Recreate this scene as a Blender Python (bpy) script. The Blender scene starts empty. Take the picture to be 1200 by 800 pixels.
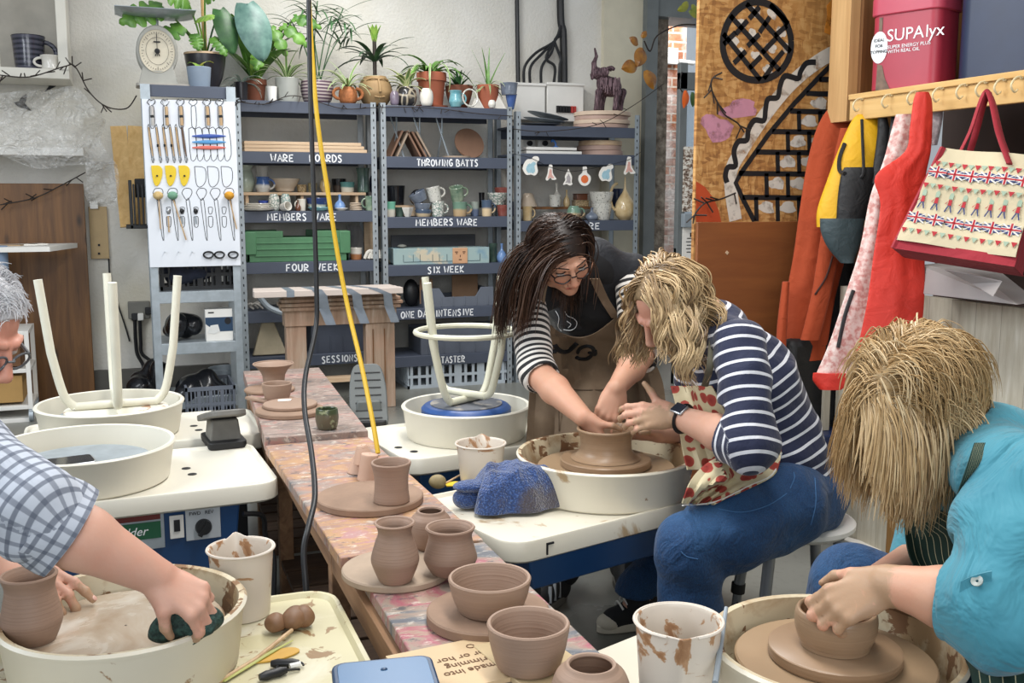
import bpy, bmesh, math, random
import numpy as np
from math import pi, sin, cos, radians, sqrt, atan2
from mathutils import Vector, Matrix
import openvdb

S = bpy.context.scene
COL = S.collection
random.seed(7)
rng = np.random.default_rng(7)

# ------------------------------------------------------------------ camera, light, exposure
CAM_H, PITCH, YAW, FPX = 1.36, radians(8.0), radians(20.5), 1200.0
EYE = np.array([-.94, -1.8, CAM_H])
cam = bpy.data.cameras.new('camera'); cam.sensor_width = 36; cam.lens = FPX/1200*36
cam.clip_start = .05
cam_o = bpy.data.objects.new('camera', cam); COL.objects.link(cam_o)
cam_o.location = tuple(EYE); cam_o.rotation_euler = (pi/2-PITCH, 0, -YAW)
S.camera = cam_o
S.view_settings.view_transform = 'Standard'; S.view_settings.look = 'None'
S.view_settings.gamma = 1; S.view_settings.use_curve_mapping = False
S.view_settings.exposure = 0.3
S.cycles.use_denoising = True
S.cycles.max_bounces = 7; S.cycles.diffuse_bounces = 3; S.cycles.transparent_max_bounces = 12
wd = bpy.data.worlds.new('studio_daylight'); S.world = wd; wd.use_nodes = True
wd.node_tree.nodes['Background'].inputs[0].default_value = (.86, .93, 1.0, 1)
wd.node_tree.nodes['Background'].inputs[1].default_value = .36

def area_light(name, loc, rot, sx, sy, power, col):
    l = bpy.data.lights.new(name, 'AREA'); l.shape = 'RECTANGLE'; l.size = sx; l.size_y = sy
    l.energy = power; l.color = col
    o = bpy.data.objects.new(name, l); COL.objects.link(o); o.location = loc; o.rotation_euler = rot
    return o
# strip lamps under the roof, and the daylight of the roof windows and the yard door; an added fill from the front
area_light('ceiling_lamp_far', (.5, 3.4, 3.25), (0, 0, radians(90)), 3.2, .35, 74, (1, .985, .96))
area_light('ceiling_lamp_near', (.0, .2, 3.1), (0, 0, radians(90)), 2.6, .35, 52, (1, .97, .93))
area_light('roof_window_light', (-3.0, 1.6, 3.0), (0, radians(-52), 0), 2.4, 1.6, 90, (.88, .94, 1))
area_light('added_front_fill',(-1.4,-4.2,2.0),(radians(84),0,radians(-8)),3.2,1.8,78,(.93,.97,1))  # fill lamp added behind the camera to brighten the shelf fronts
area_light('yard_daylight', (3.1, 6.15, 3.2), (radians(38), 0, radians(0)), 1.6, .9, 60, (.95, .98, 1))

# ------------------------------------------------------------------ view ray helpers: where a point of the room lies
_sp, _cp, _sy, _cy = sin(PITCH), cos(PITCH), sin(YAW), cos(YAW)
RIGHT = np.array([_cy, -_sy, 0.]); AWAY = np.array([_sy, _cy, 0.]); UP = np.array([0, 0, 1.])
DK = 1.34
def ray(x, y):
    u = (x-600)/FPX; v = (y-400)/FPX; fw = _cp-v*_sp
    return np.array([fw*_sy+u*_cy, fw*_cy-u*_sy, -(_sp+v*_cp)])
def aZ(x, y, Z): d = ray(x, y); return EYE+d*(Z-CAM_H)/d[2]
def aY(x, y, Y): d = ray(x, y); return EYE+d*(Y-EYE[1])/d[1]
def aX(x, y, X): d = ray(x, y); return EYE+d*(X-EYE[0])/d[0]
def aR(x, y, zc): return EYE+ray(x, y)*zc
def aD(x, y, q): return EYE+ray(x, y)*q*DK
def depth(p): p = np.asarray(p)-EYE; return p@AWAY*_cp-p[2]*_sp

# ------------------------------------------------------------------ colours and materials
def lin(h):
    if not isinstance(h, str): return tuple(h)[:3]
    h = h.lstrip('#'); o = []
    for i in (0, 2, 4):
        c = int(h[i:i+2], 16)/255
        o.append(c/12.92 if c <= .04045 else ((c+.055)/1.055)**2.4)
    return tuple(o)
def C4(h): return (*lin(h), 1)
_mats = {}
class NT:
    def __init__(s, name):
        s.m = bpy.data.materials.new(name); s.m.use_nodes = True; s.t = s.m.node_tree
        s.b = s.t.nodes['Principled BSDF']; s.out = s.t.nodes['Material Output']
        s.tc = s.t.nodes.new('ShaderNodeTexCoord')
    def n(s, typ, **k):
        nd = s.t.nodes.new('ShaderNode'+typ)
        for a, v in k.items(): setattr(nd, a, v)
        return nd
    def l(s, a, b): s.t.links.new(a, b)
    def co(s, scale=(1, 1, 1), attr=None, rot=(0, 0, 0)):
        mp = s.n('Mapping'); mp.inputs['Scale'].default_value = scale; mp.inputs['Rotation'].default_value = rot
        if attr:
            a = s.n('Attribute', attribute_name=attr); s.l(a.outputs['Vector'], mp.inputs[0])
        else: s.l(s.tc.outputs['Object'], mp.inputs[0])
        return mp.outputs[0]
    def noise(s, scale, detail=4, vec=None, rough=.55, dist=0):
        nd = s.n('TexNoise'); nd.inputs['Scale'].default_value = scale; nd.inputs['Detail'].default_value = detail
        nd.inputs['Roughness'].default_value = rough; nd.inputs['Distortion'].default_value = dist
        s.l(vec if vec is not None else s.tc.outputs['Object'],nd.inputs['Vector']); return nd.outputs['Fac']
    def vor(s, scale, vec=None, feature='F1', out='Distance', rnd=1):
        nd = s.n('TexVoronoi', feature=feature); nd.inputs['Scale'].default_value = scale
        nd.inputs['Randomness'].default_value = rnd
        s.l(vec if vec is not None else s.tc.outputs['Object'], nd.inputs['Vector']); return nd.outputs[out]
    def ramp(s, fac, stops, interp='LINEAR'):
        r = s.n('ValToRGB'); r.color_ramp.interpolation = interp; e = r.color_ramp.elements
        while len(e) < len(stops): e.new(.5)
        for k, (p, c) in enumerate(stops):
            e[k].position = p; e[k].color = C4(c) if not isinstance(c, (int, float)) else (c, c, c, 1)
        s.l(fac, r.inputs[0]); return r.outputs[0]
    def mix(s, fac, a, b):
        m = s.n('Mix', data_type='RGBA')
        if isinstance(fac, (int, float)): m.inputs[0].default_value = fac
        else: s.l(fac, m.inputs[0])
        for v, i in ((a, 6), (b, 7)):
            if isinstance(v, (str, tuple)): m.inputs[i].default_value = C4(v)
            else: s.l(v, m.inputs[i])
        return m.outputs[2]
    def math(s, op, a, b=0, c=None):
        m = s.n('Math', operation=op)
        for v, i in ((a, 0), (b, 1), (c, 2)):
            if v is None: continue
            if isinstance(v, (int, float)): m.inputs[i].default_value = v
            else: s.l(v, m.inputs[i])
        return m.outputs[0]
    def xyz(s, vec):
        x = s.n('SeparateXYZ'); s.l(vec, x.inputs[0]); return x.outputs
    def col(s, c):
        if isinstance(c, (str, tuple)): s.b.inputs['Base Color'].default_value = C4(c)
        else: s.l(c, s.b.inputs['Base Color'])
    def set(s, rough=None, metal=None, spec=None, sss=None, coat=None, sheen=None, alpha=None, trans=None):
        for v,k in ((rough,'Roughness'),(metal,'Metallic'),(spec,'Specular IOR Level'),(coat,'Coat Weight'),(sheen,'Sheen Weight'),(trans,'Transmission Weight'),(alpha,'Alpha')):
            if v is None: continue
            if isinstance(v, (int, float)): s.b.inputs[k].default_value = v
            else: s.l(v, s.b.inputs[k])
        if sss:
            s.b.inputs['Subsurface Weight'].default_value = sss; s.b.inputs['Subsurface Radius'].default_value = (.012,.005,.003)
            s.b.inputs['Subsurface Scale'].default_value = 1
    def bump(s, fac, strength=.3, dist=.01, prev=None):
        b = s.n('Bump'); b.inputs['Strength'].default_value = strength; b.inputs['Distance'].default_value = dist
        s.l(fac, b.inputs['Height'])
        if prev is not None: s.l(prev, b.inputs['Normal'])
        s.l(b.outputs[0], s.b.inputs['Normal']); return b.outputs[0]

def tone(h, k):
    return tuple(min(1, max(0, c*k)) for c in lin(h))
def mat(name,col,rough=.6,metal=0,var=.1,vs=9,bump=0,bs=60,bd=.004,spec=None,coat=None,stretch=(1,1,1),sss=None):
    if name in _mats: return _mats[name]
    t = NT(name); v = t.co(stretch)
    f = t.noise(vs, 5, v)
    t.col(t.ramp(f, [(.3, tone(col, 1-var)), (.7, tone(col, 1+var))]))
    t.set(rough, metal, spec, sss, coat)
    if bump: t.bump(t.noise(bs, 4, v), bump, bd)
    _mats[name] = t.m; return t.m
def splat(name, base, spots, rough=.5, scale=6, lo=.56, hi=.62, bump=.1, coat=None):
    """a base colour with dried splashes of its own shape"""
    t = NT(name); c = t.mix(t.ramp(t.noise(3, 3), [(.3, 0.), (.7, 1.)]), tone(base, .95), tone(base, 1.04))
    for i, (sc, col, l, h) in enumerate(spots):
        f = t.noise(scale*sc, 6, t.co((1, 1, 1), rot=(i*.7, .3*i, i)), .6, .6)
        c = t.mix(t.ramp(f, [(l, 0.), (h, 1.)]), c, lin(col))
    t.col(c); t.set(rough, coat=coat); t.bump(t.noise(40, 4), bump, .003); return t.m
def wood(name, c1, c2, axis=1, scale=5, rough=.6, knots=False):
    t = NT(name); st = [22, 22, 22]; st[axis] = 1.6
    f = t.noise(scale*.22, 6, t.co(st), .6, .8)
    c = t.ramp(f, [(.3, c1), (.68, c2)])
    if knots:
        st2 = [5, 5, 5]; st2[axis] = 2
        k = t.vor(1.3, t.co(st2)); c = t.mix(t.ramp(k, [(.06, 1.), (.16, 0.)]), c, tone(c1, .35))
    t.col(c); t.set(rough); t.bump(f, .12, .002); return t.m

# ------------------------------------------------------------------ mesh builder
def frame_from(z, hint=(0, 0, 1)):
    z = np.asarray(z, float); z = z/np.linalg.norm(z); h = np.asarray(hint, float)
    if abs(z@h)/np.linalg.norm(h) > .98: h = np.array([1., 0, 0]) if abs(z[0]) < .9 else np.array([0, 1., 0])
    x = np.cross(h, z); x /= np.linalg.norm(x); return x, np.cross(z, x), z
def RZ(a): return np.array([[cos(a), -sin(a), 0], [sin(a), cos(a), 0], [0, 0, 1.]])
def RX(a): return np.array([[1., 0, 0], [0, cos(a), -sin(a)], [0, sin(a), cos(a)]])
def RY(a): return np.array([[cos(a), 0, sin(a)], [0, 1., 0], [-sin(a), 0, cos(a)]])
def smooth_path(pts, n=6):
    P = np.asarray(pts, float)
    if len(P) < 3: return P
    out = []
    for i in range(len(P)-1):
        p0 = P[max(i-1, 0)]; p1 = P[i]; p2 = P[i+1]; p3 = P[min(i+2, len(P)-1)]
        for k in range(n):
            t = k/n
            out.append(.5*((2*p1)+(-p0+p2)*t+(2*p0-5*p1+4*p2-p3)*t*t+(-p0+3*p1-3*p2+p3)*t**3))
    out.append(P[-1]); return np.array(out)
class MB:
    def __init__(s): s.v = []; s.f = []; s.mi = []; s.m = 0; s.at = []
    def add(s, v, f, at=None):
        o = len(s.v); v = np.asarray(v, float); s.v.extend(v.tolist())
        s.f.extend([tuple(i+o for i in q) for q in f]); s.mi.extend([s.m]*len(f))
        s.at.extend(at if at is not None else [(0, 0, 0)]*len(v)); return s
    def box(s, c, d, R=None, taper=1.0):
        x, y, z = d[0]/2, d[1]/2, d[2]/2; t = taper
        v = np.array([(-x*t,-y*t,-z),(x*t,-y*t,-z),(x*t,y*t,-z),(-x*t,y*t,-z),(-x,-y,z),(x,-y,z),(x,y,z),(-x,y,z)])
        if R is not None: v = v@np.asarray(R).T
        return s.add(v+np.asarray(c),[(0,3,2,1),(4,5,6,7),(0,1,5,4),(1,2,6,5),(2,3,7,6),(3,0,4,7)])
    def bar(s, a, b, w, h, hint=(0, 0, 1)):
        a = np.asarray(a, float); b = np.asarray(b, float); x, y, z = frame_from(b-a, hint)
        R = np.array([x, y, z]).T; return s.box((a+b)/2, (w, h, np.linalg.norm(b-a)), R)
    def tube(s, path, r, n=8, closed=False, flat=1.0, hint=(0, 0, 1), at=None):
        P = np.asarray(path,float); m = len(P); rr = np.full(m,r) if np.isscalar(r) else np.asarray(r,float)
        T = np.gradient(P, axis=0) if not closed else np.roll(P, -1, 0)-np.roll(P, 1, 0)
        T /= np.maximum(np.linalg.norm(T, axis=1, keepdims=True), 1e-9)
        x, y, _ = frame_from(T[0], hint); V = []; A = []
        d = 0
        for i in range(m):
            if i:
                x = x-T[i]*(x@T[i]); x /= max(np.linalg.norm(x),1e-9); y = np.cross(T[i],x); d += np.linalg.norm(P[i]-P[i-1])
            for k in range(n):
                a = 2*pi*k/n; V.append(P[i]+rr[i]*(cos(a)*x+flat*sin(a)*y)); A.append((d, k/n, at or 0))
        F = []
        for i in range(m if closed else m-1):
            j = (i+1) % m
            for k in range(n):
                l = (k+1) % n; F.append((i*n+k, i*n+l, j*n+l, j*n+k))
        if not closed: F.append(tuple(range(n-1, -1, -1))); F.append(tuple((m-1)*n+k for k in range(n)))
        return s.add(V, F, A)
    def lathe(s, prof, c=(0, 0, 0), n=36, R=None, cap=True, sx=1, sy=1):
        V = []; F = []; m = len(prof)
        for (r, z) in prof:
            for k in range(n):
                a = 2*pi*k/n; V.append((r*cos(a)*sx, r*sin(a)*sy, z))
        V = np.array(V)
        if R is not None: V = V@np.asarray(R).T
        for i in range(m-1):
            for k in range(n):
                l = (k+1) % n; F.append((i*n+k, i*n+l, (i+1)*n+l, (i+1)*n+k))
        if cap:
            F.append(tuple(range(n-1, -1, -1))); F.append(tuple((m-1)*n+k for k in range(n)))
        return s.add(V+np.asarray(c), F)
    def ell(s, c, r, n=16, m=10, R=None):
        pr = [(max(sin(pi*i/m), 1e-3), -cos(pi*i/m)) for i in range(m+1)]
        r = np.broadcast_to(np.asarray(r, float), (3,)); V = []; F = []
        for (q, z) in pr:
            for k in range(n): V.append((q*cos(2*pi*k/n)*r[0], q*sin(2*pi*k/n)*r[1], z*r[2]))
        V = np.array(V)
        if R is not None: V = V@np.asarray(R).T
        for i in range(m):
            for k in range(n):
                l = (k+1) % n; F.append((i*n+k, i*n+l, (i+1)*n+l, (i+1)*n+k))
        return s.add(V+np.asarray(c), F)
    def prism(s, poly, o, ux, uy, t):
        """flat outline in the plane o + a ux + b uy, thickened by t along ux x uy"""
        ux = np.asarray(ux,float); uy = np.asarray(uy,float); nn = np.cross(ux,uy); nn /= np.linalg.norm(nn)
        P = np.array([np.asarray(o)+a*ux+b*uy for a, b in poly]); k = len(P)
        F = [tuple(range(k-1,-1,-1)),tuple(range(k,2*k))]+[(i,(i+1) % k,k+(i+1) % k,k+i) for i in range(k)]
        return s.add(np.vstack([P, P+nn*t]), F)
    def ribbon(s, path, w, nrm, t=.001):
        """flat painted stroke lying on a surface with normal nrm"""
        P = np.asarray(path, float); nrm = np.asarray(nrm, float); nrm /= np.linalg.norm(nrm)
        T = np.gradient(P,axis=0); B = np.cross(nrm,T); B /= np.maximum(np.linalg.norm(B,axis=1,keepdims=True),1e-9)
        w = np.full(len(P), w) if np.isscalar(w) else np.asarray(w); m = len(P)
        V = np.vstack([P-B*w[:,None]/2+nrm*t,P+B*w[:,None]/2+nrm*t,P-B*w[:,None]/2,P+B*w[:,None]/2]); F = []
        for i in range(m-1):
            F += [(i, i+1, m+i+1, m+i), (2*m+i, 2*m+i+1, i+1, i), (m+i, m+i+1, 3*m+i+1, 3*m+i)]
        F += [(0, m, 3*m, 2*m), (m-1, 3*m-1, 4*m-1, 2*m-1)]
        return s.add(V, F)
    def grid(s, P, thick=0, at=None):
        """sheet from a (rows, cols, 3) array, optionally thickened along its normals"""
        P = np.asarray(P, float); a, b, _ = P.shape
        V = P.reshape(-1,3); q = [(i*b+j,i*b+j+1,(i+1)*b+j+1,(i+1)*b+j) for i in range(a-1) for j in range(b-1)]
        A = [(i/(a-1), j/(b-1), 0) for i in range(a) for j in range(b)]
        if not thick: return s.add(V, q, A)
        N = np.cross(np.gradient(P,axis=0),np.gradient(P,axis=1)); N /= np.maximum(np.linalg.norm(N,axis=2,keepdims=True),1e-9)
        W = (P-N*thick).reshape(-1, 3); o = a*b
        q2 = [tuple(o+i for i in reversed(f)) for f in q]
        ed = [i*b for i in range(a)]; ring = list(range(b))+[i*b+b-1 for i in range(1,a)]+[(a-1)*b+j for j in range(b-2,-1,-1)]+[i*b for i in range(a-2,0,-1)]
        side = [(ring[(k+1) % len(ring)],ring[k],o+ring[k],o+ring[(k+1) % len(ring)]) for k in range(len(ring))]
        return s.add(np.vstack([V, W]), q+q2+side, A+A)
    def rrect(s, c, w, d, z0, z1, rad, R=None, n=6):
        """box with rounded vertical corners"""
        pl = []
        for (sx, sy, a0) in ((1, 1, 0), (-1, 1, 90), (-1, -1, 180), (1, -1, 270)):
            for k in range(n+1):
                a = radians(a0+90*k/n); pl.append((sx*(w/2-rad)+rad*cos(a), sy*(d/2-rad)+rad*sin(a)))
        R = np.eye(3) if R is None else R
        return s.prism(pl, np.asarray(c)+np.array([0, 0, z0]), R[:, 0], R[:, 1], z1-z0)
    def build(s, name, m, parent=None, smooth=True, bevel=0, org=None, seg=2, sub=0):
        me = bpy.data.meshes.new(name); V = np.array(s.v)
        if parent is not None: o0 = np.array(root_loc(parent))
        elif org is not None: o0 = np.asarray(org, float)
        else: o0 = np.array([(V[:,0].min()+V[:,0].max())/2,(V[:,1].min()+V[:,1].max())/2,V[:,2].min()])
        me.from_pydata((V-o0).tolist(), [], s.f)
        ms = m if isinstance(m, (list, tuple)) else [m]
        for q in ms: me.materials.append(q)
        if len(ms) > 1: me.polygons.foreach_set('material_index', s.mi)
        if any(a != (0, 0, 0) for a in s.at[:400]) or any(a != (0, 0, 0) for a in s.at[::97]):
            at = me.attributes.new('st','FLOAT_VECTOR','POINT'); at.data.foreach_set('vector',np.array(s.at,float).ravel())
        me.update()
        bm = bmesh.new(); bm.from_mesh(me); bmesh.ops.recalc_face_normals(bm,faces=bm.faces); bm.to_mesh(me); bm.free()
        if smooth:
            me.shade_smooth(); me.set_sharp_from_angle(angle=radians(38))
        o = bpy.data.objects.new(name, me); COL.objects.link(o)
        if parent is not None: o.parent = parent
        else: o.location = o0
        if bevel:
            b = o.modifiers.new('bevel','BEVEL'); b.width = bevel; b.segments = seg; b.limit_method = 'ANGLE'; b.angle_limit = radians(40); b.harden_normals = False
        if sub: q = o.modifiers.new('sub', 'SUBSURF'); q.levels = q.render_levels = sub
        return o
def root_loc(o):
    l = np.zeros(3)
    while o is not None: l = l+np.array(o.location); o = o.parent
    return l
def tag(o, label, cat, group=None, kind=None):
    o['label'] = label; o['category'] = cat
    if group: o['group'] = group
    if kind: o['kind'] = kind
    return o
def thing(name, label, cat, loc, group=None):
    o = bpy.data.objects.new(name,None); COL.objects.link(o); o.location = tuple(float(q) for q in loc); o.empty_display_size = .05
    return tag(o, label, cat, group)
def structure(o): o['kind'] = 'structure'; return o
def dup(root, loc, label=None, group=None, rz=None):
    r = root.copy(); COL.objects.link(r); r.location = tuple(float(q) for q in loc)
    if rz is not None: r.rotation_euler[2] = rz
    if label: r['label'] = label
    if group: r['group'] = group
    for ch in list(root.children):
        c = ch.copy(); COL.objects.link(c); c.parent = r
        for g in list(ch.children):
            d = g.copy(); COL.objects.link(d); d.parent = c
    return r
def text_mesh(body, font_size, o, ux, uy, thick=.001, shear=0, align='LEFT'):
    """returns an MB with the outline text lying at o along ux, uy"""
    cu = bpy.data.curves.new('t','FONT'); cu.body = body; cu.size = font_size; cu.extrude = thick/2; cu.shear = shear; cu.align_x = align; cu.resolution_u = 3
    ob = bpy.data.objects.new('t', cu); COL.objects.link(ob)
    me = bpy.data.meshes.new_from_object(ob.evaluated_get(bpy.context.evaluated_depsgraph_get()))
    ux = np.asarray(ux, float); uy = np.asarray(uy, float); nn = np.cross(ux, uy); nn /= np.linalg.norm(nn)
    mb = MB(); V = [np.asarray(o)+v.co.x*ux+v.co.y*uy+(v.co.z+thick/2)*nn for v in me.vertices]
    mb.add(V, [tuple(p.vertices) for p in me.polygons])
    bpy.data.objects.remove(ob); bpy.data.meshes.remove(me); bpy.data.curves.remove(cu); return mb
# brush-stroke capitals, on a 0..1 by 0..1 cell
GL = {'A': [[(0,0),(.45,1),(.9,0)],[(.15,.38),(.75,.4)]],'B': [[(.05,0),(.05,1),(.6,.85),(.55,.6),(.05,.52),(.7,.4),(.65,.05),(.05,0)]],
      'D': [[(.05,0),(.05,1),(.6,.85),(.8,.5),(.55,.1),(.05,0)]],'E': [[(.75,.97),(.08,.95),(.05,.05),(.75,.05)],[(.08,.5),(.6,.52)]],
      'F': [[(.75,1),(.08,.95),(.05,0)],[(.08,.5),(.6,.52)]],'G': [[(.75,.85),(.4,1),(.05,.5),(.4,0),(.75,.2),(.75,.45),(.45,.45)]],
      'H': [[(.05,0),(.05,1)],[(.75,0),(.75,1)],[(.05,.5),(.75,.52)]],'I': [[(.3,0),(.3,1)]],'K': [[(.05,0),(.05,1)],[(.7,1),(.08,.45),(.75,0)]],
      'M': [[(0,0),(.1,1),(.45,.35),(.8,1),(.95,0)]],'N': [[(.05,0),(.05,1),(.75,0),(.75,1)]],'O': [[(.4,1),(.05,.7),(.08,.25),(.4,0),(.75,.3),(.75,.75),(.4,1)]],
      'R': [[(.05,0),(.05,1),(.65,.85),(.6,.55),(.05,.48),(.75,0)]],'S': [[(.7,.88),(.35,1),(.1,.75),(.65,.35),(.45,0),(.05,.12)]],
      'T': [[(0,1),(.8,.97)],[(.4,1),(.4,0)]],'U': [[(.05,1),(.08,.2),(.4,0),(.7,.2),(.75,1)]],'V': [[(0,1),(.38,0),(.8,1)]],
      'W': [[(0,1),(.22,0),(.48,.65),(.72,0),(1,1)]],'X': [[(.05,1),(.75,0)],[(.75,1),(.05,0)]],'Y': [[(.02,1),(.38,.5)],[(.78,1),(.3,0)]]}
def hand_letters(mb, txt, o, ux, uy, h, w, stroke, gap=1.12, wid=None):
    o = np.asarray(o, float); nn = np.cross(ux, uy); x = 0
    R2 = random.Random(len(txt)*7+ord(txt[0]))
    for ch in txt:
        if ch == ' ': x += .62*w; continue
        jy = R2.uniform(-.06, .06)
        for st in GL[ch]:
            P = [o+np.asarray(ux)*(x+a*w)+np.asarray(uy)*((b+jy)*h) for a, b in st]
            mb.ribbon(smooth_path(P, 3) if ch in 'BDGORSU' else P, stroke, nn, .0012)
        x += w*(.75 if ch == 'I' else 1.3 if ch in 'WM' else gap)
    return mb

def ngroup(vals): return np.asarray(vals, float)
# turned pottery outlines (radius, height) of the unit pot
PR = {'cupround': [(.74,0),(.86,.1),(1,.5),(.97,.82),(.93,1)],'cup': [(.78,0),(.84,.05),(.9,.4),(.95,.8),(1,1)],'tumbler': [(.86,0),(.9,.06),(.84,.35),(.86,.7),(1,1)],
      'bowl': [(.5,0),(.55,.05),(.78,.35),(.93,.7),(1,1)],'wide': [(.72,0),(.78,.08),(.9,.45),(.97,.8),(1,1)],
      'cone': [(.42,0),(.5,.08),(.75,.5),(1,1)],'vase': [(.62,0),(.72,.05),(.95,.28),(1,.42),(.84,.66),(.7,.82),(.74,.93),(.86,1)],
      'belly': [(.72,0),(.78,.04),(.98,.26),(1,.38),(.86,.68),(.82,.84),(.94,1)],'bottle': [(.7,0),(.95,.12),(1,.3),(.75,.5),(.3,.66),(.22,.85),(.3,1)],
      'jar': [(.7,0),(.9,.15),(1,.5),(.92,.8),(.7,.95),(.66,1)],'flare': [(.5,0),(.52,.1),(.56,.4),(.72,.72),(1,1)],
      'gourd': [(.5,0),(.88,.1),(1,.25),(.85,.42),(.45,.58),(.14,.72),(.08,.88),(.05,1)],'plantpot': [(.72,0),(.9,.74),(.92,.76),(1,.77),(1,1)],
      'bucket': [(.82,0),(.84,.03),(.99,.96),(1,1)],'round': [(.55,0),(.7,.06),(.97,.35),(1,.52),(.88,.8),(.7,.95),(.66,1)],
      'saucer': [(.55,0),(.7,.3),(1,1)],'basket': [(.7,0),(.88,.2),(1,.6),(.98,.9),(.96,1)],'closed': [(.9,0),(1,.1),(1,.9),(.9,1)]}
def pot_profile(kind, R, Hh, th=None, floor=None):
    P = smooth_path(PR[kind],5) if kind not in ('plantpot','bucket','cone','saucer') else np.array(PR[kind],float)
    P = np.array([(r*R,z*Hh) for r,z in P]); th = th or min(.006+.03*R,R*.16); floor = floor or max(th,Hh*.07)
    out = [(.002, 0)]+[tuple(p) for p in P]
    rt, zt = P[-1]; out += [(rt-th*.25, zt+th*.35), (rt-th*.75, zt+th*.3), (rt-th, zt-th*.2)]
    for r, z in P[::-1][1:]:
        if z > floor: out.append((max(r-th, .003), z))
    rb = max(out[-1][0]*.9, .003); out += [(rb, floor), (.002, floor)]
    return out
def handle_path(c, R, z0, z1, out, ang, n=8):
    d = np.array([cos(ang), sin(ang), 0]); P = []
    for k in range(n+1):
        a = pi*k/n; P.append(np.asarray(c)+d*(R*.9+out*sin(a))+UP*(z1+(z0-z1)*(1-cos(a))/2))
    return P
def pot(name,label,cat,c,R,Hh,kind,m,handle=None,group=None,n=32,tilt=None,th=None,floor=None,hm=None,hout=None):
    """one turned pot standing at c; with a handle it becomes a body and a handle"""
    mb = MB(); mb.lathe(pot_profile(kind, R, Hh, th, floor), (0, 0, 0), n, cap=False)
    hb = None
    if handle is not None:
        hb = MB(); hb.tube(smooth_path(handle_path((0,0,0),R*.92,Hh*.22,Hh*.85,hout or R*.75,handle),2),max(R*.11,.0035),7,flat=1.3)
    R3 = np.eye(3) if tilt is None else tilt
    for q in (mb, hb):
        if q is None: continue
        V = np.array(q.v)@R3.T; q.v = V.tolist()
    zmin = np.array(mb.v)[:, 2].min(); off = np.asarray(c, float)-np.array([0, 0, zmin])
    for q in (mb, hb):
        if q is not None: q.v = (np.array(q.v)+off).tolist()
    if hb is None: return tag(mb.build(name, m, org=c), label, cat, group)
    t = thing(name, label, cat, c, group); mb.build('body', m, t); hb.build('handle', hm or m, t); return t
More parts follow.
